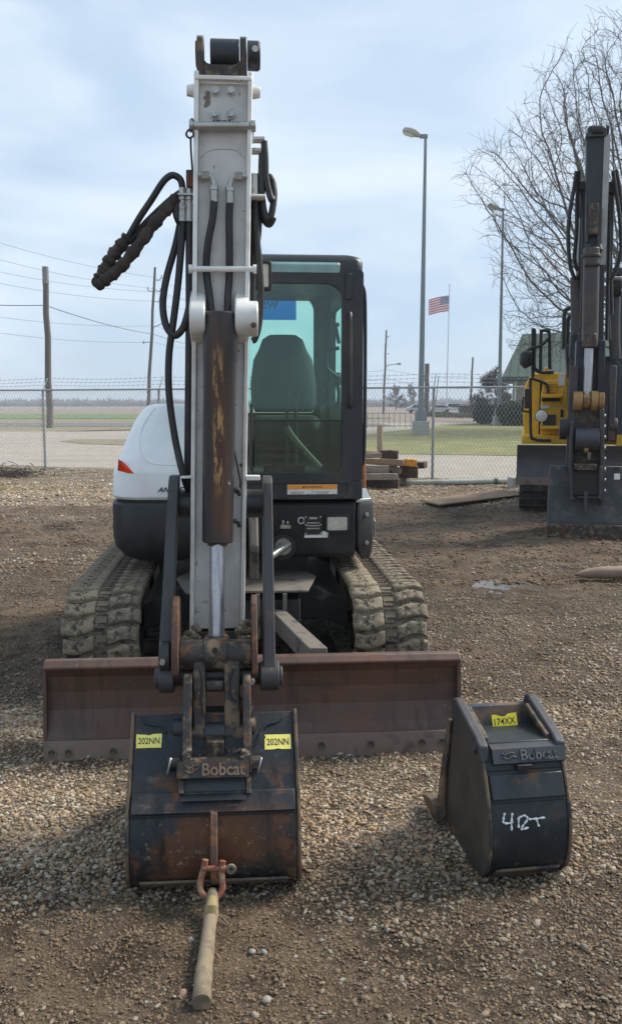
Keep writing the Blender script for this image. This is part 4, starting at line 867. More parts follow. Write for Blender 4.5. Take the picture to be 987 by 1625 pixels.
# right: bracket, fittings and bundled hoses
RY = AF+.07
for py in (222, 240):
    q = MB(); a, c = mp(397, py, RY), mp(420 if py == 222 else 415, py, RY); q.cyl(a, c, .0125, 8); q.build('hose_fitting', M_steel, arm)
q = MB(); a, c = mp(398, 314.5, RY), mp(421, 319, RY); q.box((a.x, AF+.0, c.z), (c.x, RY+.03, a.z)); q.build('hose_bracket', M_white, arm, bevel=.003)
q = MB(); a, c = mp(398, 276, RY), mp(409, 312, RY); q.cyl(V(((a.x+c.x)/2, RY, a.z)), V(((a.x+c.x)/2, RY, c.z)), .0165, 8); q.build('hose_coupling', M_steel, arm, bevel=.002)
hose('hydraulic_hose', [(419, 224, RY), (421, 250, RY), (422, 280, RY), (427, 305, RY), (432, 318, RY), (434, 300, RY+.02), (430, 283, RY+.02), (424, 280, RY+.03)], .0125)
hose('hydraulic_hose', [(416, 243, RY), (415, 275, RY), (416, 310, RY), (419, 335, RY), (425, 347, RY), (431, 340, RY), (435, 310, RY+.01), (433, 290, RY+.02)], .0125)
hose('hydraulic_hose', [(414, 275, RY+.03), (414, 320, RY+.03), (418, 345, RY+.03), (427, 356, RY+.03), (434, 345, RY+.03)], .0135)
hose('hydraulic_hose', [(405, 318, RY), (407, 370, RY), (412, 420, RY), (414, 470, RY), (411, 515, RY), (405, 537, RY), (400, 541, RY)], .0125)
hose('hydraulic_hose', [(411, 320, RY+.03), (410, 370, RY+.03), (404, 410, RY+.03), (400, 450, RY+.03), (400, 500, RY+.03)], .0125)
hose('hydraulic_hose', [(402, 320, RY+.04), (402, 400, RY+.04), (399, 500, RY+.04)], .012)
hose('hydraulic_hose', [(399, 640, RY+.02), (399, 690, RY+.02), (398, 735, RY+.03), (402, 755, RY+.05)], .006)
# boom work light to the right of the arm
WY = -2.2
a, c = mp(405, 414, WY), mp(431, 461, WY)
q = MB(); q.ringplate(rrect(a.x, c.z, c.x, a.z, .012, 4), rrect(a.x+.012, c.z+.012, c.x-.012, a.z-.012, .008, 4), WY-.02, WY+.03, 'y'); wl = q.build('boom_lamp', M_ink, EX, bevel=.003)
q = MB(); q.box((a.x+.011, WY-.01, c.z+.011), (c.x-.011, WY+.028, a.z-.011)); q.build('lamp_lens', M_lens, wl)
q = MB(); q.tube([V(((a.x+c.x)/2, WY+.03, (a.z+c.z)/2)), V((BX+.05, WY+.06, (a.z+c.z)/2))], .015, 8); q.build('lamp_bracket', M_gun, wl)
# ---- linkage: pivot tubes, side links, rod-end pin, coupler
TY = AF+.08
za = az(803); z_ = za
for (p0, p1) in ((284, 306), (388, 422)):
    x0, x1 = mp(p0, 803, TY-.04).x, mp(p1, 803, TY-.04).x; q = MB(); q.cyl((x0, TY, za), (x1, TY, za), .054, 22); q.build('link_pivot', M_black, arm, bevel=.003)
q = MB(); a, c = mp(287, 755.5, AF), mp(304, 759, AF); q.box((a.x, AF-.01, c.z), (c.x, AF+.04, a.z)); q.build('hose_guide', M_white, arm, bevel=.002)
q = MB(); a, c = mp(389, 755, AF), mp(413, 762, AF); q.box((a.x, AF-.01, c.z), (c.x, AF+.04, a.z)); q.build('hose_guide', M_white, arm, bevel=.002)
def linkbar(t0, t1, b0, b1, tl):
    """flat side link: px x-range at the top, at the bottom, row of ends"""
    q = MB(); yt, yb = TY-.02, -2.86
    A0, A1 = mp(t0, tl[0], yt-.05), mp(t1, tl[0], yt-.05); B0, B1 = mp(b0, tl[1], yb-.05), mp(b1, tl[1], yb-.05)
    rings = []
    for t, dy in ((0, .03), (.03, .055), (.15, .055), (.5, .045), (.88, .05), (.97, .05), (1, .03)):
        x0 = A0.x + (B0.x-A0.x)*t; x1 = A1.x + (B1.x-A1.x)*t; y_ = yt + (yb-yt)*t; zz = A0.z + (B0.z-A0.z)*t
        rings.append([(x0, y_-dy, zz), (x1, y_-dy, zz), (x1, y_+dy, zz), (x0, y_+dy, zz)])
    q.loft(rings); return q.build('side_link', M_link, EX, bevel=.004)
linkbar(268, 284, 249, 270, (756, 1090)); linkbar(418, 432, 418, 438, (757, 1082))
zq = mp(343, 1041, -2.87).z; PY = -2.85
x0, x1 = mp(284, 1041, PY-.06).x, mp(399, 1041, PY-.06).x
q = MB(); q.cyl((x0, PY, zq), (x1, PY, zq), .054, 28); q.cyl((mp(323, 1041, PY-.06).x, PY, zq), (mp(361, 1041, PY-.06).x, PY, zq), .060, 28); rp = q.build('rod_pin_tube', M_grease, EX, bevel=.003)
p = mp(341.5, 1032, PY-.061); q = MB(); q.cyl(p + V((0, .006, 0)), p + V((0, -.003, 0)), .010, 12); q.cyl(p + V((0, -.0031, 0)), p + V((0, -.005, 0)), .004, 8); q.build('grease_nipple', M_ink, rp)
e0 = pe; q = MB(); q.tube([pe + V((0, 0, .0)), pe + V((0, 0, -.022))], [.043, .048], 20); q.build('rod_end_collar', M_rusty, rp)
for (p0, p1) in ((270, 286), (398, 412)):
    x0, x1 = mp(p0, 1041, PY-.08).x, mp(p1, 1041, PY-.08).x
    q = MB(); zt_ = mp(280, 950, PY).z; q.prism([(PY-.075, zq-.05), (PY-.085, zq), (PY-.07, zq+.06), (PY+.0, zt_-.02), (PY+.05, zt_), (PY+.10, zt_-.02), (PY+.09, zq), (PY+.04, zq-.07), (PY-.04, zq-.08)], x0+.004, x1-.006, 'x'); q.build('link_ear', M_rusty, EX, bevel=.004)
# packed dirt and hardware between ears and arm end
q = MB(); rr2 = random.Random(3)
for k in range(26):
    p = mp(rr2.choice((rr2.uniform(288, 312), rr2.uniform(380, 400))), rr2.uniform(985, 1020), -2.80 + rr2.uniform(0, .08)); s = rr2.uniform(.008, .02)
    q.tube([p + V((-s, 0, 0)), p, p + V((s, rr2.uniform(-s, s), rr2.uniform(-s, s)))], [s*.4, s, s*.3], 6)
tag(q.build('packed_mud', M_tread, EX), kind='stuff')
for (p0, p1, q0, q1, r_) in ((253, 272, 1070, 1096, .05), (416, 441, 1068, 1088, .05)):
    x0, x1 = mp(p0-7, 1078, -2.92).x, mp(p1+3, 1078, -2.92).x; zc2 = mp(300, 1077, -2.87).z
    q = MB(); q.cyl((x0+.01, -2.86, zc2), (x1, -2.86, zc2), .052, 22); q.cyl((x0-.004 if p0 < 300 else x1, -2.86, zc2), (x0+.01 if p0 < 300 else x1+.012, -2.86, zc2), .036, 16); q.build('link_boss', M_link, EX, bevel=.004)
for px, py in ((258, 1051), (400, 1082)):
    p = mp(px, py, -2.935); q = MB(); q.cyl(p + V((0, .03, 0)), p + V((0, -.006, 0)), .010, 8); q.build('link_bolt', M_steel, EX)
x0, x1 = mp(247, 1041, -2.9).x, mp(270, 1041, -2.9).x; q = MB(); q.cyl((x0+.012, PY-.01, zq), (x1, PY-.01, zq), .055, 22); q.build('link_boss', M_black, EX, bevel=.005)
# cross tube between the ears
x0, x1 = mp(266, 1078, -2.9).x, mp(432, 1078, -2.9).x; zc2 = mp(300, 1077, -2.87).z
q = MB(); q.cyl((x0, -2.83, zc2), (x1, -2.83, zc2), .04, 18); q.build('lower_cross_tube', M_black, EX)
# H link, two cheeks plus crosspiece
q = MB()
for (p0, p1) in ((306, 326), (356, 381)):
    A = mp(p0, 1050, -2.92); B = mp(p1, 1050, -2.92)
    q.prism([(-2.90, mp(340, 1050, -2.92).z), (-2.80, mp(340, 1050, -2.92).z), (-2.86, mp(340, 1190, -2.98).z), (-3.0, mp(340, 1190, -2.98).z), (-2.97, mp(340, 1120, -2.95).z)], A.x, B.x, 'x')
a, c = mp(325, 1080, -2.9), mp(358, 1098, -2.9); q.box((a.x, -2.9, c.z), (c.x, -2.85, a.z)); a, c = mp(325, 1130, -2.93), mp(358, 1152, -2.93); q.box((a.x, -2.94, c.z), (c.x, -2.86, a.z))
hl = q.build('bucket_link', M_grease, EX, bevel=.006)
q = MB(); p = mp(341, 1142, -2.945); q.cyl(p, p + V((0, -.012, 0)), .016, 10); q.build('link_nut', M_rusty, hl)
q = MB(); a, c = mp(328, 1078, -2.9), mp(355, 1097, -2.9); q.box((a.x, -2.912, c.z+.008), (c.x, -2.901, a.z-.006)); q.build('worn_plate', M_dusty, hl, bevel=.003)
# arm tip behind the link
q = MB(); q.cyl((ax(.62)-.12, -2.62, .60), (ax(.62)+.12, -2.62, .60), .06, 20); q.prism([(AF+.01, zb), (AF+.17, zb), (-2.56, .56), (-2.68, .56)], ax(.7)-.085, ax(.7)+.085, 'x'); q.build('arm_tip', M_grease, EX, bevel=.005)
M_letter = mat('worn_letters', (.22, .15, .105), .7, .2, layers=[D(c=(.10, .06, .04), s=30, a=.5, b=.65)], bump=.2)
M_letter2 = mat('scuffed_letters', (.13, .135, .14), .55, .3, layers=[D(c=(.04, .042, .045), s=40, a=.45, b=.6)], bump=.2)
# ------------------------------------------------------------------ digging bucket on the arm
def bucket(parent, xc, hw, prof, lip, mshell, mside, medge, xf=None):
    """prof: back profile (y,z) from the top edge round the belly to the cutting lip; lip: closing points back to the top"""
    q = MB(); n = len(prof); inner = []
    for i in range(n):
        a = V(prof[max(0, i-1)]); c = V(prof[min(n-1, i+1)]); t = (c-a).normalized(); inner.append((prof[i][0]-t.y*.016, prof[i][1]+t.x*.016))
    q.prism(list(prof) + inner[::-1], xc-hw, xc+hw, 'x')
    sh = q.build('bucket', mshell, parent, bevel=.003, angle=32, xf=xf)
    sides = []
    for s in (-1, 1):
        q = MB(); cyy = sum(p[0] for p in prof)/n; czz = sum(p[1] for p in prof)/n
        out_ = [(p[0] + (p[0]-cyy)*.018, max(.002, p[1] + (p[1]-czz)*.018)) for p in list(prof) + lip]
        x0 = xc + s*hw; q.prism(out_, x0 + (.0006 if s > 0 else -.0006), x0 + s*.014, 'x'); sides.append(q.build('side_plate', mside, sh, bevel=.0025, xf=xf))
        q = MB(); rim = [V((x0 + s*.0075, p[0], p[1])) for p in out_[:n]]
        q.tube(rim, .0065, 6); q.build('side_rim', medge, sh, xf=xf)
    return sh, sides
bt, bm_ = mp(342, 1132, -2.94), mp(339, 1303, -3.17)
BXC = (mp(342.5, 1135, -2.94).x + mp(339, 1395, -3.15).x)/2; BHW = .272
bprof = [(-2.935, bt.z), (-3.160, .272), (-3.190, .215), (-3.203, .15), (-3.196, .085), (-3.165, .030), (-3.10, .002), (-2.9, -.002), (-2.55, .006)]
bk, sides = bucket(EX, BXC, BHW, bprof, [(-2.42, .03), (-2.52, .20), (-2.74, .38), (-2.88, bt.z-.05)], M_bkt, M_rusty, M_worn)
bp0 = V((0, -2.935, bt.z)); bpn = V((0, -(bt.z-.272), -.225)).normalized(); bpn = V((0, -abs(bpn.y), abs(bpn.z))); bup = V((0, .225, bt.z-.272)).normalized()
def onb(px, py, off=.0): return mpl(px, py, bp0, bpn) + bpn*off
# doubler plate with its weld seam across the back, bottom wear strip
q = MB(); e0_, e1_ = V((0, -3.160, .272)), V((0, -2.99, .272 + (bt.z-.272)*.75))
q.add([(BXC-BHW+.004, -3.164, .270), (BXC+BHW-.004, -3.164, .270), (BXC+BHW-.004, -3.118, .324), (BXC-BHW+.004, -3.118, .324)] + [(BXC-BHW+.004, -3.176, .276), (BXC+BHW-.004, -3.176, .276), (BXC+BHW-.004, -3.125, .326), (BXC-BHW+.004, -3.125, .326)], ((0,1,2,3),(4,5,6,7),(0,1,5,4),(1,2,6,5),(2,3,7,6),(3,0,4,7)))
q.build('back_doubler', M_bkt, bk, bevel=.003)
q = MB(); q.tube([(BXC-BHW+.002, -3.168, .2655), (BXC, -3.168, .2655), (BXC+BHW-.002, -3.168, .2655)], .0035, 6); q.build('weld_seam', M_ink, bk)
q = MB(); q.prism([(-3.198, .060), (-3.206, .054), (-3.190, .034), (-3.178, .036)], BXC-BHW+.03, BXC+BHW-.03, 'x'); q.build('wear_strip', M_worn, bk, bevel=.003)
for k in range(5):
    x = BXC - BHW + .06 + k*(2*BHW-.12)/4; q = MB(); q.prism([(-2.58, .005), (-2.40, .012), (-2.34, .03), (-2.42, .05), (-2.58, .05)], x-.03, x+.03, 'x'); q.build('bucket_tooth', M_worn, bk, bevel=.004)
def tagplate(txt, px0, py0, px1, py1, on, up, n, parent, seed, m, right=V((1, 0, 0)), tilt=0., xf=None):
    r = random.Random(seed); c = on((px0+px1)/2, (py0+py1)/2); w_ = (on(px1, (py0+py1)/2)-on(px0, (py0+py1)/2)).length; h_ = (on((px0+px1)/2, py0)-on((px0+px1)/2, py1)).length
    rt = right*math.cos(tilt) + up*math.sin(tilt); u_ = up*math.cos(tilt) - right*math.sin(tilt)
    out_ = []
    for (x0, y0, x1, y1) in ((-.5, -.5, .5, -.5), (.5, -.5, .5, .5), (.5, .5, -.5, .5), (-.5, .5, -.5, -.5)):
        for k in range(6):
            t = k/6; j = (r.random()**9)*.2
            x = x0+(x1-x0)*t; y = y0+(y1-y0)*t
            if y0 == y1 and 0 < t < 1: y -= math.copysign(j, y)
            elif x0 == x1 and 0 < t < 1: x -= math.copysign(j*.5, x)
            out_.append((x, y))
    q = MB(); q.add([c + rt*x*w_ + u_*y*h_ + n*.0015 for x, y in out_], [tuple(range(len(out_)))], 0)
    q.text(txt, c + n*.0022, rt, u_, w=w_*.84, h=h_*.46, mi=1, bold=.008)
    return q.build('tag_label', [m, M_ink], parent, smooth=False, xf=xf)
tagplate('202NN', 216.5, 1165, 257, 1187, onb, bup, bpn, bk, 4, M_yel)
tagplate('202NN', 420, 1165.5, 461.5, 1189, onb, bup, bpn, bk, 9, M_yel)
for k, pts in enumerate(([(226, 1139), (231, 1148), (245, 1151), (258, 1154), (264, 1164)], [(447, 1140), (440, 1146), (425, 1150), (415, 1160), (408, 1178), (398, 1186)])):
    q = MB(); q.hose([onb(a, c, .002) for a, c in pts], .005, 5, 6); q.build('weld_bead', M_bkt, bk)
# ears of the quick mount and the lettered cross plate
def earpx(p0, p1, name='mount_ear'):
    q = MB(); A = mp(p0, 1180, -3.02); B = mp(p1, 1180, -3.02)
    zt_ = mp(340, 1068 if p0 < 340 else 1068, -2.93).z
    q.prism([(-2.90, zt_-.02), (-2.93, zt_), (-2.97, zt_-.02), (-3.03, .52), (-3.095, .42), (-3.10, .375), (-3.06, .375), (-2.92, bt.z), (-2.86, bt.z+.02)], A.x, B.x, 'x')
    return q.build(name, M_grease, bk, bevel=.004)
earpx(291, 305); earpx(386, 399)
q = MB(); A, B = mp(281.5, 1222, -3.10), mp(395.5, 1222, -3.10); zt_, zb_ = mp(340, 1208, -3.10).z, mp(340, 1234, -3.125).z
q.prism([(-3.100, zt_), (-3.125, zb_), (-3.108, zb_-.004), (-3.075, zt_-.004), (-3.07, zt_+.004)], A.x, B.x, 'x')
mpn = V((0, -(zt_-zb_), .025)).normalized(); mpn = V((0, -abs(mpn.y), -abs(mpn.z)*-1)); mup = V((0, .025, zt_-zb_)).normalized()
mc = V(((A.x+B.x)/2, -3.1125, (zt_+zb_)/2))
q.text('Bobcat', mc + V((.035, 0, 0)) + mpn*.001, (1, 0, 0), mup, w=.142, h=.041, d=.005, mi=1, bold=.02)
# small raised animal-head emblem, generic strokes
lx0 = A.x+.048
for pts in ([(-.022, .012), (-.008, .004), (.006, .012), (.020, .012)], [(-.018, -.004), (0, -.010), (.014, -.002), (.024, .004)], [(-.008, .012), (-.012, -.010)], [(.006, .010), (.002, -.012)]):
    q.hose([V((lx0 + x, mc.y, mc.z)) + mup*z + mpn*.002 for x, z in pts], .0035, 3, 6)
q.build('mount_plate', [M_grease, M_letter], bk, bevel=.0015)
q = MB(); a, c = mp(287, 1237, -3.11), mp(391, 1256, -3.13); q.prism([(-3.09, a.z), (-3.12, c.z), (-3.165, c.z-.012), (-3.10, c.z)], a.x, c.x, 'x'); q.build('mount_shelf', M_black, bk, bevel=.003)
for p0 in (284, 391):
    q = MB(); a = mp(p0, 1234, -3.10); c = mp(p0+8, 1256, -3.13); q.prism([(-3.08, a.z), (-3.11, a.z), (-3.145, c.z), (-3.10, c.z-.02)], a.x, c.x, 'x'); q.build('mount_gusset', M_grease, bk, bevel=.002)
q = MB(); a, c = mp(318, 1180, -2.99), mp(368, 1210, -3.03); q.prism([(-2.9, a.z), (-2.95, a.z), (-3.06, c.z), (-3.0, c.z-.03)], mp(303, 1190, -3.0).x, mp(388, 1190, -3.0).x, 'x'); q.build('mount_floor', M_dusty, bk, bevel=.004)
q = MB(); a, c = mp(327, 1172, -3.03), mp(356, 1206, -3.05); q.box((a.x, -3.06, c.z), (c.x, -2.98, a.z)); q.build('latch_block', M_grease, bk, bevel=.005)
for px, py, r_ in ((271, 1214, .026), (410, 1213, .026)):
    p = mp(px, py, -3.09); s = 1 if px > 340 else -1
    q = MB(); q.cyl(p + V((-s*.03, .02, 0)), p + V((s*.010, .02, 0)), .022, 14); q.build('mount_pin', M_grease, bk)
    q = MB(); ring = [p + V((s*.004, 0, 0)) + V((.006*math.sin(t), -.012 + .014*math.cos(t), r_*math.sin(t)*1.05)) for t in [2*math.pi*k/16 for k in range(17)]]; q.tube(ring, .0032, 6, caps=False); q.build('snap_ring', M_steel, bk)
for px, py, m in ((283, 1163, M_black), (396, 1160, M_grease)):
    p = mp(px, py, -2.98); s = -1 if px < 340 else 1
    q = MB(); q.cyl(p + V((-s*.02, .03, 0)), p + V((s*.018, .03, 0)), .040, 20); q.cyl(p + V((s*.018, .03, 0)), p + V((s*.022, .03, 0)), .034, 20); q.build('pivot_pin', m, bk, bevel=.003)
p = mp(397, 1147, -3.0); q = MB(); q.cyl(p + V((0, .02, 0)), p + V((0, -.012, 0)), .012, 6); q.build('pin_bolt', M_steel, bk)
p = mp(396, 1133, -2.97); q = MB(); q.cyl(p + V((-.015, .02, 0)), p + V((.012, .02, 0)), .022, 12); q.build('pivot_pin', M_gun, bk)
# welded pull tab on the belly
q = MB(); a, c = mp(331, 1340, -3.25), mp(347, 1340, -3.25)
q.prism([(-3.155, .285), (-3.185, .275), (-3.250, .17), (-3.262, .10), (-3.255, .072), (-3.225, .06), (-3.185, .07), (-3.185, .2)], a.x+.005, c.x-.004, 'x'); q.build('pull_tab', M_rusty, bk, bevel=.003)
# bushings, bolts and caked grease inside the quick mount
for p0, p1, py, ly, r_, m in ((305, 387, 1166, -2.96, .036, M_grease), (324, 358, 1166, -2.955, .046, M_black), (305, 311, 1120, -2.93, .03, M_rusty), (380, 387, 1120, -2.93, .03, M_rusty)):
    a_, b_ = mp(p0, py, ly), mp(p1, py, ly); q = MB(); q.cyl(a_, V((b_.x, a_.y, a_.z)), r_, 18); q.build('mount_bushing', m, bk, bevel=.003)
for px, py, ly in ((298, 1130, -2.985), (298, 1160, -3.01), (392, 1128, -2.985), (392, 1185, -3.055), (316, 1105, -2.975), (369, 1100, -2.975)):
    p = mp(px, py, ly); q = MB(); q.cyl(p + V((0, .02, 0)), p + V((0, -.009, 0)), .010, 6); q.build('mount_bolt', M_rusty, bk)
rg_ = random.Random(12); q = MB()
for k in range(60):
    px, py = rg_.choice(((308, 385, 1185, 1207), (292, 304, 1070, 1200), (386, 398, 1080, 1200), (288, 392, 1236, 1240)))[0:2], 0
    z_ = rg_.choice(((308, 385, 1186, 1207, -3.03), (292, 304, 1190, 1207, -3.085), (386, 398, 1190, 1207, -3.085)))
    p = mp(rg_.uniform(z_[0], z_[1]), rg_.uniform(z_[2], z_[3]), z_[4]); s_ = rg_.uniform(.003, .009)
    q.tube([p + V((-s_, 0, -s_*.3)), p, p + V((s_, 0, s_*.2))], [s_*.4, s_, s_*.4], 5)
tag(q.build('caked_mud', M_tread, bk), kind='stuff')
for pts in ([(318, 1062), (321, 1085), (319, 1110), (323, 1135)], [(372, 1060), (366, 1078), (368, 1102), (376, 1112)]):
    q = MB(); q.hose([mp(a_, c_, -2.985) for a_, c_ in pts], .0055, 5, 6); q.build('grease_line', M_hose, bk)
# ------------------------------------------------------------------ shackle and strap
SH = empty('shackle', MMAT @ V(((a.x+c.x)/2, -3.24, .0)), MYAW, 'rusty orange bow shackle hanging from the tab on the bucket belly', 'shackle')
sx = SH.location; SINV = (Matrix.Translation(SH.location) @ Matrix.Rotation(MYAW, 4, 'Z')).inverted()
def sp3(px, py, y): return mp(px, py, y, SINV)
M_shk = mat('shackle_steel', (.22, .07, .042), .7, .1, layers=[D(c=(.30, .21, .12), s=30, a=.45, b=.62), D(c=(.32, .11, .08), s=14, a=.55, b=.68)], bump=.25)
q = MB(); q.tube(cr([sp3(326, 1364, -.02), sp3(324, 1378, -.025), sp3(319, 1395, -.035), sp3(318, 1410, -.045), sp3(324, 1421, -.055), sp3(335, 1425, -.06), sp3(347, 1421, -.055), sp3(353, 1410, -.045), sp3(353, 1395, -.035), sp3(352, 1380, -.025), sp3(354, 1366, -.02)], 5), .0105, 10); q.build('bow', M_shk, SH)
q = MB(); pa, pb_ = sp3(324, 1378, -.022), sp3(361, 1378, -.022); q.cyl(pa, pb_, .009, 12); q.cyl(sp3(321, 1378, -.022), sp3(328, 1378, -.022), .0155, 14); q.cyl(sp3(351, 1378, -.022), sp3(358, 1378, -.022), .0155, 14); q.build('pin', M_shk, SH)
e = sp3(367, 1379, -.024); q = MB(); q.ringplate([(e.x + .0165*math.cos(t)*(1 if k % 2 else 1), e.z + .0165*math.sin(t)) for k, t in enumerate([2*math.pi*i/14 for i in range(14)])], [(e.x + .0065*math.cos(t), e.z + .0065*math.sin(t)) for t in [2*math.pi*i/14 for i in range(14)]], e.y-.006, e.y+.006, 'y'); q.build('pin_eye', M_dusty, SH, bevel=.002)
M_strap = mat('dirty_strap', (.27, .215, .15), .9, layers=[D(c=(.15, .115, .08), s=9, a=.45, b=.68), D(c=(.30, .245, .14), s=14, a=.5, b=.7, o=.8)], bump=.5, bscale=260)
ST = empty('lifting_strap', G(333, 1480), 0, 'dirty tan lifting strap with a stitched eye, trailing from the shackle towards the camera', 'strap')
SO = ST.location
q = MB(); pth = [P(338, 1412, 2.72), P(337, 1428, 2.69), P(335, 1450, 2.66), G(332, 1475, .035), G(328, 1510, .032), G(323, 1550, .030), G(320.5, 1592, .027)]
rr_ = [.013, .020, .024, .020, .0225, .0245, .0255]
cp = cr(pth, 8); rf_ = []
for i in range(len(cp)): t = i/8; k = min(int(t), 5); rf_.append(rr_[k] + (rr_[k+1]-rr_[k])*(t-k))
rf_ = [r_*(1 + .018*math.sin(i*1.9) + .015*math.sin(i*.83)) for i, r_ in enumerate(rf_)]; q.tube([p - SO for p in cp], rf_, 16); st = q.build('strap_sleeve', M_strap, ST, angle=60); 
q = MB(); q.tube([p - SO for p in cr([P(338.5, 1447, 2.63), P(335, 1452, 2.635), P(331.5, 1450, 2.645)], 4)], .004, 6); q.tube([P(337, 1425, 2.67)-SO, P(336, 1440, 2.64)-SO, P(335.5, 1450, 2.635)-SO], [.014, .021, .019], 10); q.build('strap_eye', mat('yellowed_webbing', (.31, .25, .12), .9, bump=.4, bscale=200), ST)
q = MB()
for pts in ([(346, 1453), (354, 1457), (362, 1466)], [(345, 1455), (352, 1462), (359, 1468)], [(346, 1452), (356, 1454), (365, 1458)]): q.tube([G(a, c, .012 - .004*i)-SO for i, (a, c) in enumerate(pts)], .0025, 5)
q.build('frayed_end', M_strap, ST)
# ------------------------------------------------------------------ small trenching bucket standing on the gravel
BYAW = R(9.5); BLOC = G(836, 1392); BLOC = V((BLOC.x, BLOC.y + .235, -.004))
SB = empty('spare_bucket', BLOC, BYAW, 'small black trenching bucket standing alone on the gravel beside the blade', 'bucket')
BINV = (Matrix.Translation(BLOC) @ Matrix.Rotation(BYAW, 4, 'Z')).inverted()
def s3(px, py, ly): return mp(px, py, ly, BINV)
zt2 = s3(800, 1118, .10).z
sprof = [(.06, zt2), (-.085, .425), (-.235, .405), (-.262, .30), (-.290, .21), (-.288, .13), (-.262, .06), (-.21, .012), (-.12, .006), (.10, .02)]
xl, xr = s3(775, 1330, -.28).x, s3(905, 1330, -.28).x; sxc = (xl+xr)/2; shw = (xr-xl)/2 - .012
sprof = [(.02, s3(800, 1152, 0).z), (-.165, .462), (-.215, .385), (-.262, .293), (-.285, .21), (-.286, .13), (-.262, .06), (-.21, .012), (-.12, .006), (.12, .03)]
sb, ssd = bucket(SB, sxc, shw, sprof, [(.20, .07), (.165, .26), (.115, .42), (.085, .485), (.05, .50), (.02, .49)], M_bkt2, M_side2, M_worn)
# bolt-on side cutter, tooth
q = MB(); q.prism([(.20, .05), (.235, .10), (.18, .30), (.125, .45), (.095, .45), (.14, .25), (.16, .07)], sxc-shw-.026, sxc-shw-.0145, 'x'); q.build('side_cutter', M_worn, sb, bevel=.003)
for px in (0, 1, 2):
    x = sxc - shw + .03 + px*(shw-.03); q = MB(); q.prism([(.10, .02), (.26, .03), (.335, .055), (.24, .085), (.10, .06)], x-.028, x+.028, 'x'); q.build('bucket_tooth', M_rusty, sb, bevel=.004)
q = MB(); x = sxc-shw-.036; q.prism([(.15, .05), (.27, .045), (.34, .065), (.28, .085), (.16, .10)], x-.022, x+.022, 'x'); q.build('corner_tooth', M_worn, sb, bevel=.004)
q = MB(); q.add([(sxc-shw+.004, -.262, .300), (sxc+shw-.004, -.262, .300), (sxc+shw-.004, -.222, .372), (sxc-shw+.004, -.222, .372), (sxc-shw+.004, -.2695, .302), (sxc+shw-.004, -.2695, .302), (sxc+shw-.004, -.231, .374), (sxc-shw+.004, -.231, .374)], ((0,1,2,3),(4,5,6,7),(0,1,5,4),(1,2,6,5),(2,3,7,6),(3,0,4,7))); q.build('back_doubler', M_bkt2, sb, bevel=.004)
# cradle: back wall, floor, two thick ears, lettered bar
yw = .06; a, c = s3(767, 1120, yw), s3(852, 1151, yw)
q = MB(); q.prism([(yw, a.z), (yw-.035, c.z), (yw+.0, c.z-.01), (yw+.03, a.z)], sxc-shw+.012, sxc+shw-.012, 'x'); q.build('cradle_wall', mat('cradle_paint', (.03, .038, .048), .5, .1, layers=[D(c=(.16, .10, .06), s=7, a=.45, b=.6, ro=.85), D(c=(.3, .25, .18), s=20, a=.6, b=.7, o=.7)], bump=.15), sb, bevel=.003)
zf0, zf1 = s3(800, 1152, .02).z, s3(800, 1187, -.14).z
q = MB(); q.prism([(.024, zf0+.002), (-.14, zf1+.002), (-.14, zf1-.014), (.024, zf0-.014)], sxc-shw+.012, sxc+shw-.012, 'x'); cfl = q.build('cradle_floor', M_bkt2, sb, bevel=.002)
fup = V((0, .164, zf0-zf1)).normalized(); fn = V((0, -(zf0-zf1), .164)).normalized()
def onf(px, py): return mpl(px, py, (0, .024, zf0+.002), fn, BINV)
def onw(px, py): return mpl(px, py, (0, yw, a.z), wn, BINV)
wup = V((0, .035, a.z-c.z)).normalized(); wn = V((0, -(a.z-c.z), .035)).normalized()
q = MB(); q.quad(onf(810, 1168)+fn*.001, U, fup, .085, .045, .003); q.quad(onf(806, 1180)+fn*.001, U, fup, .12, .022, .003); q.build('floor_pad', M_bkt2, sb, bevel=.001)
bz1, bz0 = s3(840, 1186, -.20).z, s3(840, 1208, -.215).z; bx0, bx1 = s3(781, 1198, -.205).x, s3(894, 1198, -.205).x
for s in (-1, 1):
    q = MB(); x0 = sxc + s*(shw-.012); x1 = sxc + s*(shw+.022)
    q.prism([(.095, .48), (.098, a.z+.0), (.085, a.z+.028), (.055, a.z+.036), (.03, a.z+.024), (-.155, bz1+.032), (-.196, bz1+.012), (-.205, bz0), (-.15, bz0), (-.02, .45)], min(x0, x1), max(x0, x1), 'x'); q.build('cradle_ear', M_gun, sb, bevel=.006)
    q = MB(); q.prism([(.05, a.z-.0), (.03, a.z+.012), (-.15, bz1+.024), (-.15, bz1+.008)], sxc + s*(shw-.030) if s < 0 else sxc + (shw-.0125)-.0, sxc + s*(shw-.0125) if s < 0 else sxc + (shw-.030), 'x'); q.build('ear_lip', M_worn, sb, bevel=.003)
q = MB(); q.prism([(-.200, bz1), (-.222, bz0), (-.205, bz0-.012), (-.15, bz0+.0), (-.13, bz1+.004), (-.17, bz1+.007)], bx0, bx1, 'x')
bn = V((0, -(bz1-bz0), .022)).normalized(); bu = V((0, .022, bz1-bz0)).normalized(); bc_ = V(((bx0+bx1)/2, -.211, (bz1+bz0)/2))
q.text('Bobcat', bc_ + V((.035, 0, 0)) + bn*.001, U, bu, w=.132, h=.036, d=.005, mi=1, bold=.02)
for pts in ([(-.022, .010), (-.008, .004), (.006, .010), (.022, .008)], [(-.018, -.004), (0, -.010), (.014, -.002), (.026, -.006)], [(-.008, .012), (-.012, -.010)], [(.006, .010), (.004, -.012)]):
    q.hose([bc_ + V((-.075 + x, 0, 0)) + bu*z + bn*.002 for x, z in pts], .0035, 3, 6)
q.build('lettered_bar', [M_gun, M_letter2], sb, bevel=.0015)
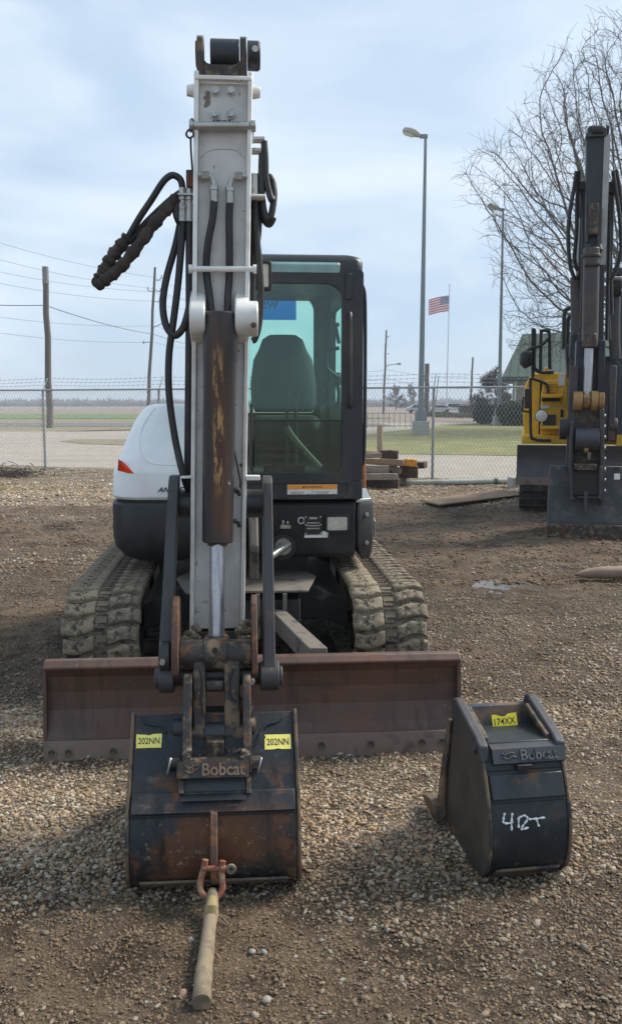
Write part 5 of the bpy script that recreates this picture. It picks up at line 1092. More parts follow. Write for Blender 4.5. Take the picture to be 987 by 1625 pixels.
q = MB(); q.box((sxc-.03, -.236, bz0-.022), (sxc+.02, -.20, bz0-.004)); q.build('bar_notch', M_ink, sb, bevel=.002)
q = MB(); q.cyl((sxc-shw-.03, -.16, bz1-.005), (sxc-shw+.0, -.16, bz1-.005), .018, 12); q.build('cradle_pin', M_gun, sb)
# seams and marks on the back
def plane_of(i):
    p, r_ = V((0, *sprof[i])), V((0, *sprof[i+1])); u_ = (p-r_).normalized(); return p, V((0, -u_.z, u_.y)), u_
q = MB(); q.tube([(sxc-shw+.002, -.2655, .292), (sxc+shw-.002, -.2655, .292)], .003, 6); q.tube([(sxc-shw+.002, -.2175, .384), (sxc+shw-.002, -.2175, .384)], .0035, 6); q.build('weld_seam', M_ink, sb)
p0_, n0_, u0_ = plane_of(3)
def onk(px, py):
    pl = plane_of(3) if py < 1318 else plane_of(4); pt_ = mpl(px, py, pl[0], pl[1], BINV); return pt_ + pl[1]*.0018
q = MB()
for st_ in ([(800, 1290), (798, 1300), (799, 1306), (809, 1306), (813, 1304)], [(812, 1290), (811, 1303), (811, 1318)], [(822, 1297), (822, 1313)], [(823, 1297), (832, 1294), (836, 1300), (829, 1310), (827, 1316), (838, 1313)], [(838, 1300), (850, 1299), (864, 1297)], [(850, 1299), (854, 1311)]):
    pts_ = [onk(*v_) for v_ in st_]; pts_ = cr(pts_, 5)
    q.tube(pts_, [.0042*(.75 + .35*math.sin(i*1.7)) for i in range(len(pts_))], 6)
q.build('marker_writing', M_chalk, sb)
for px, py, ww in ((820, 1351, .014), (863, 1349, .019)):
    pl = plane_of(5); pt_ = mpl(px, py, pl[0], pl[1], BINV); q = MB(); q.quad(pt_ + pl[1]*.001, U, pl[2], ww, .030, .002); q.build('drain_slot', M_ink, sb, bevel=.001)
q = MB(); q.prism([(-.268, .062), (-.276, .056), (-.225, .010), (-.214, .014)], sxc-shw+.02, sxc+shw-.02, 'x'); q.build('wear_strip', M_worn, sb, bevel=.002)
M_yel2 = mat('bright_yellow_sticker', (.84, .70, .04), .5, var=.05)
tagplate('174XX', 780.5, 1132.5, 820, 1156, lambda px, py: mpl(px, py, (0, -.004, zf0-.004), (0, -.95, .31), BINV), V((0, .31, .95)), V((0, -.95, .31)), SB, 2, M_yel2, tilt=R(3))
bpy.data.objects['tag_label.002'].parent = sb
# ------------------------------------------------------------------ chain-link fence
FE = empty('chain_link_fence', (FA.x, FA.y, 0), 0, 'grey chain-link fence with three strands of barbed wire along the edge of the yard', 'fence')
FO = V((FA.x, FA.y, 0)); fd = V((FD.x, FD.y, 0)); fn_ = V((-FD.y, FD.x, 0)); FHT = 1.93; FLEN = (FB-FA).length; SP = FLEN/3
def fpt(t, off=0., z=0.): return fd*t + fn_*off + V((0, 0, z))
t0f, t1f = -3*SP, FLEN + 4*SP
q = MB(); q.cyl((0, 0, -.1), (0, 0, FHT+.0), .030, 12); q.tube([(0, 0, FHT), (0, 0, FHT+.03)], [.036, .02], 12)
arm_t = fn_*.20 + V((0, 0, .30)); q.tube([V((0, 0, FHT-.01)), V((0, 0, FHT))+arm_t], [.016, .012], 8); PM = q.build('fence_post', M_galv, data_only=True, angle=40)
for k in range(-3, 8): inst(PM, 'fence_post', FE, Matrix.Translation(fpt(k*SP)))
q = MB(); q.cyl(fpt(t0f, 0, FHT+.005), fpt(t1f, 0, FHT+.005), .0215, 10); q.build('top_rail', M_galv, FE)
DW = .078; RWI = .0030
for k in range(-3, 7):
    q = MB(); lo_, hi_ = k*SP, (k+1)*SP; sl = .62; hgt = FHT - .06; n_ = int((SP + hgt*sl)/DW) + 1
    for sgn, off in ((1, -.032), (-1, -.0375)):
        for i in range(n_+1):
            s0 = (lo_ - hgt*sl + i*DW) if sgn > 0 else (lo_ + i*DW)
            pa = [s0, .05]; pb_ = [s0 + sgn*hgt*sl, .05 + hgt]
            for p_, o_ in ((pa, pb_), (pb_, pa)):
                for lim, side in ((lo_, -1), (hi_, 1)):
                    if (p_[0]-lim)*side > 0:
                        if abs(o_[0]-p_[0]) < 1e-9: continue
                        tt = (lim-p_[0])/(o_[0]-p_[0]); p_[1] += (o_[1]-p_[1])*tt; p_[0] = lim
            if abs(pb_[1]-pa[1]) < .02 or not (lo_-1e-6 <= pa[0] <= hi_+1e-6) or not (lo_-1e-6 <= pb_[0] <= hi_+1e-6): continue
            q.tube([fpt(pa[0], off, pa[1]), fpt(pb_[0], off, pb_[1])], RWI, 3, caps=False)
    tag(q.build('wire_mesh', M_galv, FE, smooth=False), kind='stuff')
for k, f_ in enumerate((.42, .70, .97)):
    q = MB(); 
    for j in range(-3, 7):
        pts_ = [fpt(j*SP + SP*u/6) + arm_t*f_ + V((0, 0, FHT - .035*math.sin(math.pi*u/6))) for u in range(7)]
        q.tube(pts_, .0035, 4, caps=False)
        for u in range(24):
            t = j*SP + SP*(u+.5)/24; c_ = fpt(t) + arm_t*f_ + V((0, 0, FHT - .035*math.sin(math.pi*(u+.5)/24)))
            q.tube([c_ + V((-.012, 0, .02)), c_ + V((.012, 0, -.02))], .0028, 3); q.tube([c_ + V((.012, 0, .02)), c_ + V((-.012, 0, -.02))], .0028, 3)
    q.build('barbed_wire', M_galv, FE, smooth=False)
# ------------------------------------------------------------------ helper: solids laid over a pixel rectangle at a real distance
def bpx(q, x0, y0, x1, y1, F, dep, mi=0, o=V((0, 0, 0))):
    a = P(x0, y0, F); c = P(x1, y1, F); q.box(V((a.x, F, c.z))-o, V((c.x, F+dep, a.z))-o, mi); return q
def tubepx(q, pts, F, r, n=8, o=V((0, 0, 0)), k=6, mi=0):
    q.tube(cr([P(a, c, F if not isinstance(F, (list, tuple)) else F[i]) - o for i, (a, c) in enumerate(pts)], k), r, n, mi); return q
# ------------------------------------------------------------------ timber pile, pipe, board, stakes by the fence
def timber(x0, x1, yt, yb, F, dep, m, label, tilt=0., yaw=0., name='timber'):
    a = P(x0, yt, F); c = P(x1, yb, F); ctr = V(((a.x+c.x)/2, F+dep/2, (a.z+c.z)/2)); L_, H_ = (c.x-a.x), abs(a.z-c.z)
    rr = random.Random(int(x0*7+yt)); q = MB(); rings = []
    for i in range(5):
        x = -L_/2 + L_*i/4; j = lambda: rr.uniform(-.012, .012)
        rings.append([(x, -dep/2+j(), -H_/2+j()), (x, dep/2+j(), -H_/2+j()), (x, dep/2+j(), H_/2+j()), (x, -dep/2+j(), H_/2+j())])
    q.loft(rings); o = q.build(name, m, bevel=.012, angle=30); o.location = ctr; o.rotation_euler = (0, R(tilt), R(yaw)); return tag(o, label, 'timber', 'old timbers heaped by the fence')
TP = [(545, 606, 762, 773, 17.0, .22, M_dkwood, 'dark timber at the bottom left of the old timber heap', 0, 3),
 (600, 634, 760, 774, 17.0, .22, M_dkwood, 'short dark end block at the foot of the timber heap', 0, -14),
 (545, 631, 752, 762.5, 16.9, .24, M_wood, 'long grey beam just above the lowest timbers of the heap', 0, 4),
 (616, 645, 749, 768, 17.35, .2, M_wood, 'split grey timber end leaning at the right of the heap', 8, 40),
 (545, 617, 739, 751.5, 17.0, .22, M_wood, 'pale grey squared timber in the middle of the heap', 0, -2),
 (607, 636, 738, 749, 17.2, .25, M_wood, 'pale board end sloping off the middle of the heap', 22, 25),
 (545, 640, 728, 738, 17.1, .18, M_wood2, 'long tan plank sloping across the top of the heap', 3, -2),
 (605, 631, 715, 730, 17.3, .20, M_dkwood, 'dark charred block on top of the timber heap', 0, 10),
 (635, 664, 740, 759, 17.3, .25, M_dkwood, 'thick brown block at the right end of the timber heap', 0, -8),
 (650, 677, 734, 744, 17.6, .3, M_dkwood, 'dark beam end poking out farthest right of the timber heap', -6, -20),
 (545, 606, 719, 727, 17.25, .15, M_wood, 'thin grey plank under the charred block on the heap', 0, 0)]
for t in TP: timber(*t)
o = timber(642, 661, 729, 741, 17.25, .14, mat('orange_block', (.62, .26, .04), .8, bump=.2), 'bright orange wooden block on the right of the timber heap', 6, 12, 'painted_block'); o['category'] = 'block'; del o['group']
o = timber(545, 600, 715.5, 719.5, 17.5, .3, M_wood2, 'flat brown board lying along the top of the timber heap', 0, 0)
q = MB(); a, c = P(612, 765, 17.9), P(815, 768.5, 18.05); q.cyl(V((a.x, 17.7, .05)), V((c.x, 18.1, .07)), .058, 16); q.build('pipe_tube', mat('pale_pipe', (.40, .43, .38), .5, layers=[D(c=(.25, .25, .2), s=2, a=.5, b=.7)]), None)
pt_ = bpy.data.objects['pipe_tube']; pt_.name = 'pipe'; tag(pt_, 'pale green-white pipe lying along the foot of the fence', 'pipe')
q = MB(); c0_ = G(796, 770, .05); q.cyl(V((c0_.x, 18.02, .067)), V((c0_.x+.05, 18.02, .067)), .066, 16); q.build('pipe_collar', mat('green_collar', (.05, .12, .07), .6), pt_)
q = MB(); bpx(q, 811, 758, 824, 782, 17.2, .35); tag(q.build('concrete_block', M_conc, bevel=.02), 'small grey concrete block at the end of the pale pipe', 'block')
q = MB(); b0, b1, b2, b3 = G(667, 795, .05), G(697, 802.5, .05), G(828, 787, .03), G(800, 779, .04)
q.add([b0, b1, b2, b3] + [p + V((0, 0, .025)) for p in (b0, b1, b2, b3)], ((0,1,2,3),(4,5,6,7),(0,1,5,4),(1,2,6,5),(2,3,7,6),(3,0,4,7))); tag(q.build('plywood_sheet', M_wood2, bevel=.004), 'flat brown wooden board lying on the gravel in front of the pale pipe', 'board')
q = MB(); q.tube([P(576, 778, 16.6), P(575.5, 730, 16.62), P(575, 672, 16.65)], [.055, .05, .05], 8); q.build('rusty_post', mat('orange_rust', (.30, .125, .045), .9, layers=[D(c=(.12, .05, .025), s=8, a=.5, b=.65)], bump=.5)); tag(bpy.data.objects['rusty_post'], 'orange-brown rusty post standing right beside the black cab', 'post')
q = MB(); q.tube([G(603, 722) + V((0, 0, -.05)), P(602.5, 674, 28.5)], [.095, .09], 10); tag(q.build('wooden_stake', M_wood2, bevel=.0), 'short brown wooden stake on the edge of the lawn behind the timber heap', 'stake')
# tapered pole lying at the right
q = MB(); F0 = 8.35; a = G(911, 912, .05); pts_ = [a, a + V((.06, .0, .006)), a + V((.14, .01, .012)), a + V((.26, .02, .016)), a + V((.6, .05, .016)), a + V((1.6, .16, .016))]
q.tube(pts_, [.008, .028, .047, .058, .062, .062], 16); tag(q.build('tapered_pole', mat('pole_wood', (.25, .175, .12), .7, layers=[D(c=(.14, .1, .07), s=4, a=.5, b=.7, st=(.5, 8, 8))], bump=.1), angle=60), 'smooth tan pole with a tapered tip, poking in from the right', 'pole')
# heap of dead brush at the left, loose pebbles
rb = random.Random(8)
q = MB(); bo = G(12, 757)
for k in range(240):
    p = V((rb.gauss(0, .42), rb.gauss(0, .25), abs(rb.gauss(0, .10)))); d_ = V((rb.gauss(0, 1), rb.gauss(0, .7), rb.gauss(.2, .3))).normalized()*rb.uniform(.1, .35)
    q.tube([p-d_/2, p + V((0, 0, rb.uniform(0, .04))), p+d_/2], rb.uniform(.004, .010), 4)
o = q.build('brush_heap', mat('dead_brush', (.075, .06, .052), .95, var=.3)); o.location = bo; tag(o, 'dark heap of dead twigs on the gravel near the left fence post', 'brush heap')
q = MB()
for k in range(160):
    p = V((rb.gauss(0, .5), rb.gauss(0, .12), .02)); d_ = V((rb.gauss(0, 1), rb.gauss(0, .5), rb.uniform(0, .25)))*.12
    q.tube([p-d_/2, p+d_/2], .004, 3)
o = q.build('straw_mat', mat('yellow_straw', (.36, .28, .11), .95, var=.2)); o.location = G(5, 776); tag(o, kind='stuff')
def pebble(px, py, r, col, label, k):
    q = MB(); rr = random.Random(k); n = 10; rings = []
    for i in range(7):
        t = -math.pi/2 + math.pi*i/6; rings.append([V((r*1.25*math.cos(t)*math.cos(u), r*math.cos(t)*math.sin(u), r*.7*math.sin(t)))*(1 + .22*noise.noise(V((math.cos(u)+k, math.sin(u), t)))) for u in [2*math.pi*j/n for j in range(n)]])
    q.loft(rings); o = q.build('pebble', mat('pebble_stone', col, .85, bump=.2, vscale=60), angle=80); g = G(px, py); o.location = (g.x, g.y, gz(g.x, g.y) + r*.35); o.rotation_euler = (rr.uniform(-.3, .3), rr.uniform(-.3, .3), rr.uniform(0, 6)); tag(o, label, 'stone')
pebble(291, 1584, 0.0120, (0.286, 0.184, 0.136), 'pinkish stone on the mud left of the end of the tan strap', 1)
pebble(304, 1493, 0.0084, (0.326, 0.306, 0.272), 'small pale stone on the mud halfway along the strap, left of it', 2)
pebble(400, 1508, 0.0096, (0.313, 0.306, 0.286), 'larger of the two pale grey stones right of the strap', 3)
pebble(419, 1509, 0.0080, (0.272, 0.272, 0.258), 'smaller of the two pale grey stones right of the strap', 4)
pebble(627, 1464, 0.0108, (0.272, 0.231, 0.170), 'rounded tan stone on the gravel below the spare bucket, towards the strap', 5)
pebble(556, 1455, 0.0088, (0.313, 0.292, 0.272), 'whitish stone on the gravel midway between strap and spare bucket', 6)
pebble(424, 1590, 0.0128, (0.299, 0.272, 0.231), 'pale stone near the bottom edge, right of the strap end', 7)
# ------------------------------------------------------------------ lamp posts, flag, utility poles
def lamp_post(px_b, py_b, px_t, py_t, label, dim):
    base = G(px_b, py_b, -.03); F = base.y; top = P(px_t, py_t, F); H = top.z
    o = empty('lamp_post', base, 0, label, 'lamp post', 'tall parking-lot lamps')
    q = MB(); q.box((-.42, -.42, -.05), (.42, .42, .72*dim)); q.build('concrete_base', M_conc, o, bevel=.04)
    q = MB(); q.tube([(0, 0, .7*dim), (top.x-base.x, 0, H)], [.16, .07], 14); q.box((-.22, -.22, .72*dim), (.22, .22, .78*dim)); q.box((-.29, -.29, .70*dim), (.29, .29, 1.25)); q.build('lamp_pole', M_gpole, o)
    tx = top.x-base.x; sc_ = F/46.8
    q = MB(); q.box((tx-.30, -.09, H-.04), (tx+.10, .09, H+.14)); q.build('lamp_arm', M_gpole, o, bevel=.01)
    q = MB(); Mx = Matrix.Translation((tx-.62, 0, H+.22)) @ Matrix.Rotation(R(18), 4, 'Y')
    rings = []
    for x, w_, z0, z1 in ((-.56, .10, -.08, .02), (-.50, .22, -.15, .10), (-.2, .27, -.17, .17), (.1, .26, -.15, .17), (.30, .16, -.12, .12), (.36, .10, -.10, .06)):
        rings.append([Mx @ V((x, p[0]*w_, (z0+z1)/2 + p[1]*(z1-z0)/2)) for p in rrect(-1, -1, 1, 1, .6, 3)])
    q.loft(rings); q.build('lamp_head', mat('lamp_head_grey', (.36, .37, .33), .5, var=.1), o, angle=50)
    q = MB(); Rn = [Mx @ V((-.20 + .26*p[0], .2*p[1], -.19)) for p in rrect(-1, -1, 1, 1, .5, 3)]; Rn2 = [p + V((0, 0, .04)) for p in Rn]; q.loft([Rn, Rn2]); q.build('lamp_glass', M_lens, o)
    return o
lamp_post(667, 690, 675, 217, 'tall grey lamp post on a concrete block in the lawn, behind the fence post', 1.0)
lamp_post(791, 675, 798, 333, 'tall grey lamp post standing by the green-roofed building in front of the bare tree', 1.0)
fb = G(708, 653, -.1); FF = fb.y
flag = empty('flagpole', fb, 0, 'thin white flagpole with a flag, behind the lawn', 'flagpole')
ft = P(713, 452, FF); tx = ft.x-fb.x
M_fp = mat('flagpole_paint', (.5, .52, .54), .4)
q = MB(); q.tube([(0, 0, 0), (tx, 0, ft.z)], [.15, .08], 10); q.tube([(tx, 0, ft.z), (tx, 0, ft.z+.25)], [.16, .16], 8); q.build('pole', M_fp, flag)
def flag_mat(): return [mat('flag_red', (.50, .035, .05), .8), mat('flag_white', (.70, .70, .70), .8), mat('flag_blue', (.03, .045, .16), .8)]
ta, tb = P(712, 468, FF), P(679, 497, FF); W_ = ta.x-tb.x; H_ = (ta.z-tb.z)*.86
q = MB(); NXF, NYF = 26, 13
def fv(i, j, dy): # i along fly from the hoist leftwards, j down
    u = i/NXF; x = tx - .08 - W_*u*.98; z = ta.z - H_*j/NYF - .22*W_*u*u*.5 - .10*u*W_; y = .22*math.sin(u*8 + j*.12)*(u**.7) + dy
    return (x, y, z)
NV = (NXF+1)*(NYF+1)
for dy in (0, .02): q.v += [V(fv(i, j, dy)) for j in range(NYF+1) for i in range(NXF+1)]
for dy in (0, 1):
    for j in range(NYF):
        for i in range(NXF):
            a = dy*NV + j*(NXF+1)+i; q.f.append((a, a+1, a+NXF+2, a+NXF+1)); q.m.append(2 if (i < 11 and j < 7) else (0 if j % 2 == 0 else 1))
fl_ = q.build('flag', flag_mat(), None); fl_.location = fb; tag(fl_, 'striped red, white and blue flag flying left from the flagpole', 'flag')
for r_ in range(5):
    for c_ in range(6):
        pass
q = MB()
for r_ in range(5):
    for c_ in range(5):
        i = 1 + c_*2 + (r_ % 2)*.8; j = .8 + r_*1.35; p = V(fv(i, j, -.02)); rad = .16
        q.add([p + V((rad*(1 if k % 2 == 0 else .42)*math.sin(math.pi*k/5), 0, rad*(1 if k % 2 == 0 else .42)*math.cos(math.pi*k/5))) for k in range(10)], [tuple(range(10))])
q.build('stars', mat('star_white', (.7, .7, .7), .8), fl_, smooth=False)
def upole(bx, by, tx_, ty, r0, r1, label, F=None, arms=(), brk=()):
    base = G(bx, by, -.06) if F is None else V((P(bx, by, F).x, F, -.06)); top = P(tx_, ty, base.y)
    o = empty('utility_pole', base, 0, label, 'utility pole', 'wooden utility poles')
    q = MB(); n = 7; tp = top-base; q.tube([tp*(i/n) + V((.05*math.sin(i*2.1)*(0 < i < n), 0, 0)) for i in range(n+1)], [r0 + (r1-r0)*i/n for i in range(n+1)], 12); q.build('pole', M_pole, o)
    for (pts) in arms:
        q = MB(); tubepx(q, pts, base.y, .05, 6, o.location, 3); q.tube([P(*pts[-1], base.y)-o.location + V((0, 0, -.15)), P(*pts[-1], base.y)-o.location + V((0, 0, .25))], .07, 6); q.build('insulator_bracket', M_galv, o)
    return o
p1 = upole(80, 679, 72.5, 424, .235, .19, 'thick weathered wooden pole standing behind the left fence post')
q = MB(); tt = P(72.5, 424, p1.location.y)-p1.location; q.cyl(tt + V((0, 0, -1.05)), tt + V((0, 0, .03)), .215, 14); q.cyl(tt + V((0, 0, -1.1)), tt + V((0, 0, -1.02)), .235, 14); q.build('pole_cap', mat('pole_wrap', (.2, .2, .2), .7), p1)
p2 = upole(234, 641, 246.5, 424, .22, .13, 'slim leaning wooden pole with wire brackets, rising above the white hood', 105,
           arms=([(246, 443), (252, 445), (257, 440)], [(244, 463), (239, 462), (235, 459)], [(245, 458), (251, 463), (255, 461)], [(245, 478), (251, 479), (254, 475)], [(242, 520), (250, 517), (258, 513)], [(240, 543), (232, 543), (228, 544)]))
p3 = upole(608, 670, 613, 524, .20, .13, 'wooden pole with a small lamp arm, seen just right of the cab', 150)
q = MB(); tubepx(q, [(611.5, 582), (618, 579), (626, 578), (633, 577)], 150, .07, 6, p3.location, 4); q.tube([P(630, 577.3, 150)-p3.location, P(636, 577.5, 150)-p3.location], .18, 6); q.build('lamp_arm', M_galv, p3)
for yy, dx in ((535, 5), (548, -4), (562, 4)):
    q = MB(); tubepx(q, [(613, yy), (613+dx, yy-1)], 150, .07, 6, p3.location, 2); q.build('insulator_bracket', M_galv, p3)
p4 = upole(676.5, 662, 677.5, 577, .34, .30, 'short dark wooden pole just right of the tall lamp post', 120)
p5 = upole(746, 640, 750, 567, .24, .16, 'distant wooden pole between the flagpole and the second lamp post', 170)
p6 = upole(689, 640, 696, 597, .09, .07, 'very thin slanting pole right of the short dark pole, far off', 160)
M_wire = mat('wire', (.10, .105, .115), .6)
def wire(pts, Fs, r, label, sag=.0):
    P_ = [P(a, c, f_) for (a, c), f_ in zip(pts, Fs)]; o_ = []
    for i in range(len(P_)-1):
        for k in range(10):
            t = k/10; p = P_[i].lerp(P_[i+1], t); p.z -= sag*4*t*(1-t); o_.append(p)
    o_.append(P_[-1]); q = MB(); q.tube(o_, r, 5); tag(q.build('power_line', M_wire), label, 'power line', 'overhead lines')
yl = p1.location.y
wire([(-40, 482.5), (72, 484.5)], [yl, yl], .026, 'heavy level cable from the left edge to the thick wooden pole', .05)
wire([(74, 485), (243, 530), (330, 551)], [yl, 105, 140], .03, 'heavy cable sloping down from the thick wooden pole to the leaning pole', .25)
for ya, yb_, lab in ((376, 440, 'topmost'), (405, 458, 'second'), (428, 463, 'third'), (447, 478, 'fourth'), (504, 517, 'fifth'), (529, 543, 'lowest')):
    wire([(-60, ya-10), (245, yb_), (330, yb_ + (yb_-ya)*.35)], [90, 105, 118], .017, f'{lab} of the six thin overhead wires left of the excavator', .5)
for ya, yb_, lab in ((586, 596, 'upper'), (600, 616, 'lower')):
    wire([(540, ya-6), (612, ya), (750, yb_)], [130, 150, 170], .025, f'{lab} of the two faint wires between the distant poles right of the cab', .6)
# ------------------------------------------------------------------ bare trees
M_bark = mat('tree_bark', (.088, .074, .066), .9, layers=[D(c=(.16, .145, .13), s=2, a=.5, b=.7)], var=.2)
def bare_tree(name, base, H, crown, label, seed, trunk_r, levels=5, lean=(0, 0), n1=11, first=.28, spread=1.0, minr=.010, group=None):
    rr = random.Random(seed); o = empty(name, base, 0, label, 'tree', group); tk = MB(); limbs = []; tw = MB()
    def grow(p, d, L_, r, lv, mb):
        n = max(4, min(12, int(L_/(.6 if lv < 3 else .3)))); pts_ = [p.copy()]; rs = [r]; dirs = [d]
        dd = d.copy(); st = L_/n; bend = V((rr.gauss(0, 1), rr.gauss(0, 1), rr.gauss(0, .6)))*.05
        for i in range(n):
            dd = (dd + bend + V((rr.gauss(0, 1), rr.gauss(0, 1), rr.gauss(0, 1)))*(.085 + .015*lv) + V((0, 0, .035 if lv > 1 else .0))).normalized()
            p = p + dd*st; pts_.append(p.copy()); rs.append(max(minr, r*(1 - .75*(i+1)/n))); dirs.append(dd.copy())
        mb.tube(pts_, rs, 7 if lv < 2 else (4 if lv < 3 else 3), caps=False)
        if lv >= levels: return
        nc = {1: 11, 2: 8, 3: 6, 4: 4}.get(lv, 3) + rr.randint(-1, 1)
        for c in range(nc):
            t = .15 + .82*(c + rr.random()*.8)/nc; i = min(n-1, int(t*n)); fr = t*n-i
            q_ = pts_[i].lerp(pts_[i+1], min(1, fr)); ax_ = dirs[i].orthogonal().normalized(); ax_.rotate(Matrix.Rotation(rr.uniform(0, 6.283), 3, dirs[i]))
            nd = dirs[i].copy(); nd.rotate(Matrix.Rotation(R(rr.uniform(24, 54)), 3, ax_))
            grow(q_, nd, max(.35, L_*rr.uniform(.32, .58)*(1.15-.55*t)), max(minr, rs[i]*rr.uniform(.40, .58)), lv+1, mb)
    # trunk
    pts_ = [V((0, 0, -.2))]; n = 9; rs = [trunk_r*1.35]
    for i in range(n):
        t = (i+1)/n; pts_.append(V((lean[0]*t + .12*math.sin(i*1.3), lean[1]*t + .1*math.cos(i*1.7), H*.62*t))); rs.append(trunk_r*(1-.72*t))
    tk.tube(pts_, rs, 12); tk.build('trunk', M_bark, o)
    for k in range(n1):
        t = first + (1-first)*k/(n1-1); i = min(n-1, int(t*n)); q_ = pts_[i].lerp(pts_[min(n, i+1)], t*n-i)
        az_ = k*2.4 + rr.uniform(-.3, .3); el = R(12 + 62*((t-first)/(1-first))**1.1 + rr.uniform(-6, 6)); L_ = crown*(1.0 - .18*t)*rr.uniform(.85, 1.05)*spread
        d = V((math.cos(az_)*math.cos(el), math.sin(az_)*math.cos(el), math.sin(el))); mb = MB()
        grow(q_, d, L_, rs[i]*.50, 1, mb); mb.build('limb', M_bark, o, smooth=False)
    return o
def colonised_tree(name, base, label, seed, cz, rx, rz, zmin, npts, step, trunk_r, minr, trunk_top):
    """space-colonisation crown: limbs compete for the air inside the crown's outline"""
    from mathutils.kdtree import KDTree
    rr = random.Random(seed); o = empty(name, base, 0, label, 'tree'); A = []
    while len(A) < npts:
        p = V((rr.uniform(-1, 1), rr.uniform(-1, 1), rr.uniform(-1, 1))); l = p.length
        if l > 1 or l < .22: continue
        if l > .80 + .3*noise.noise(p*2.6 + V((seed, 0, 0))): continue
        p = V((p.x*rx, p.y*rx, cz + p.z*rz))
        if p.z > zmin: A.append(p)
    nodes = []; par = []; top = []
    for i in range(int(trunk_top/step)+1):
        z = i*step; nodes.append(V((.25*math.sin(z*.5), .2*math.cos(z*.4), z))); par.append(i-1); top.append(-1)
    alive = A; kill = step*1.25
    for it in range(90):
        kd = KDTree(len(nodes))
        for i, p in enumerate(nodes): kd.insert(p, i)
        kd.balance(); acc = {}; nxt = []
        for a in alive:
            co, i, d = kd.find(a)
            if d < kill: continue
            nxt.append(a)
            if d < 9 or it < 8: acc.setdefault(i, V((0, 0, 0))); acc[i] += (a-co)/d
        alive = nxt
        if not acc or not alive: break
        for i, v in acc.items():
            if v.length < 1e-3: continue
            pd = (nodes[i]-nodes[par[i]]).normalized() if par[i] >= 0 else V((0, 0, 1))
            d = (v.normalized()*.62 + pd*.55 + V((rr.gauss(0, .11), rr.gauss(0, .11), rr.gauss(0, .11) + .09))).normalized()
            nodes.append(nodes[i] + d*step); par.append(i)
    n = len(nodes); ch = [[] for _ in range(n)]
    for i in range(1, n): ch[par[i]].append(i)
    rad = [0.]*n; tip = minr*1.15
    for i in range(n-1, -1, -1):
        rad[i] = max(tip, sum(rad[c]**2.35 for c in ch[i])**(1/2.35)) if ch[i] else tip
    k_ = trunk_r/rad[0]; e_ = 1.0
    rad = [max(minr, r*(1 + (k_-1)*((r-tip)/(rad[0]-tip))**.72)) for r in rad] if rad[0] > tip else rad
    nt_ = int(trunk_top/step)
    def chain(i, mb):
        stack = [i]
        while stack:
            s0 = stack.pop(); pts_ = [nodes[par[s0]], nodes[s0]]; rs = [min(rad[par[s0]], rad[s0]*1.25), rad[s0]]; c = s0
            while ch[c]:
                nx_ = max(ch[c], key=lambda q: rad[q])
                stack += [q for q in ch[c] if q != nx_]
                pts_.append(nodes[nx_]); rs.append(rad[nx_]); c = nx_
            mb.tube(pts_, rs, 7 if rs[0] > .12 else (5 if rs[0] > .05 else 3), caps=False)
            for q_, p_ in zip(pts_[1:], pts_):
                if rs[-1] <= minr*1.6 and rr.random() < .95:
                    d = (q_-p_).normalized(); ax_ = d.orthogonal().normalized(); ax_.rotate(Matrix.Rotation(rr.uniform(0, 6.283), 3, d)); d.rotate(Matrix.Rotation(R(rr.uniform(20, 60)), 3, ax_)); L_ = rr.uniform(.3, 1.1)
                    m_ = q_ + d*L_*.5 + V((0, 0, .03)); mb.tube([q_, m_, m_ + (d + V((rr.gauss(0, .2), rr.gauss(0, .2), .12)))*L_*.5], [minr*.85, minr*.75, minr*.6], 3, caps=False)
    tk = MB(); tk.tube(nodes[:nt_+1], [rad[i]*(1.25 if i == 0 else 1) for i in range(nt_+1)], 12); tk.build('trunk', M_bark, o)
    for i in range(nt_+1):
        for c in ch[i]:
            if c <= nt_: continue
            mb = MB(); chain(c, mb); mb.build('limb', M_bark, o, smooth=False)
    return o
colonised_tree('bare_tree', V((20.4, 56, -.05)), 'large leafless tree towering behind the yellow excavator', 4, 13.4, 12.6, 12.3, 4.0, 8200, .36, .62, .0105, 5.5)
bare_tree('small_bare_tree', V((P(785, 660, 88).x, 88, -.05)), 4.6, 2.4, 'small pale leafless tree at the left corner of the green-roofed building', 5, .09, 4, (0, 0), 9, .15, 1.0, .014)
for k, (px, F, H, lab) in enumerate(((628, 260, 7.5, 'leafless far tree seen beyond the fence, nearest the cab'), (650, 300, 8.5, 'leafless far tree left of the tall lamp post'), (758, 230, 3.0, 'low leafless bush above the dark green shed'))):
    bare_tree('far_bare_tree', V((P(px, 655, F).x, F, -.1)), H, H*.42, lab, 31+k, .2, 3, (0, 0), 12, .12, 1.0, .05, 'leafless trees far beyond the fence')
# far-off line of woodland on the horizon
q = MB(); rw = random.Random(2)
def woods(x0, x1, F, h0, n):
    for k in range(n):
        x = rw.uniform(x0, x1); f = F + rw.uniform(-25, 60); h = h0*(.55 + .45*abs(noise.noise((x*.02, f*.05, 3.))) * 2 + rw.uniform(-.15, .2))
        for j in range(4):
            dx = rw.uniform(-2, 2); w_ = rw.uniform(.35, 1.0); z0 = rw.uniform(-.3, h*.4); yy = f + rw.uniform(-2, 2)
            q.add([(x+dx-w_, yy, z0), (x+dx+w_, yy+rw.uniform(-1, 1), z0), (x+dx*1.7+rw.uniform(-.5, .5), yy, z0 + (h-z0)*rw.uniform(.6, 1))], [(0, 1, 2)])
        q.add([(x-3, f, -.3), (x+3, f, -.3), (x+2, f, h*.55), (x-2.2, f, h*.6)], [(0, 1, 2, 3)])
woods(-420, 420, 820, 7.5, 1700); woods(-330, -60, 600, 3.6, 420); woods(-40, 240, 480, 3.0, 420)
tag(q.build('far_woods', mat('winter_woods', (.24, .21, .205), .95, var=.3, vscale=.05), smooth=False), kind='stuff')
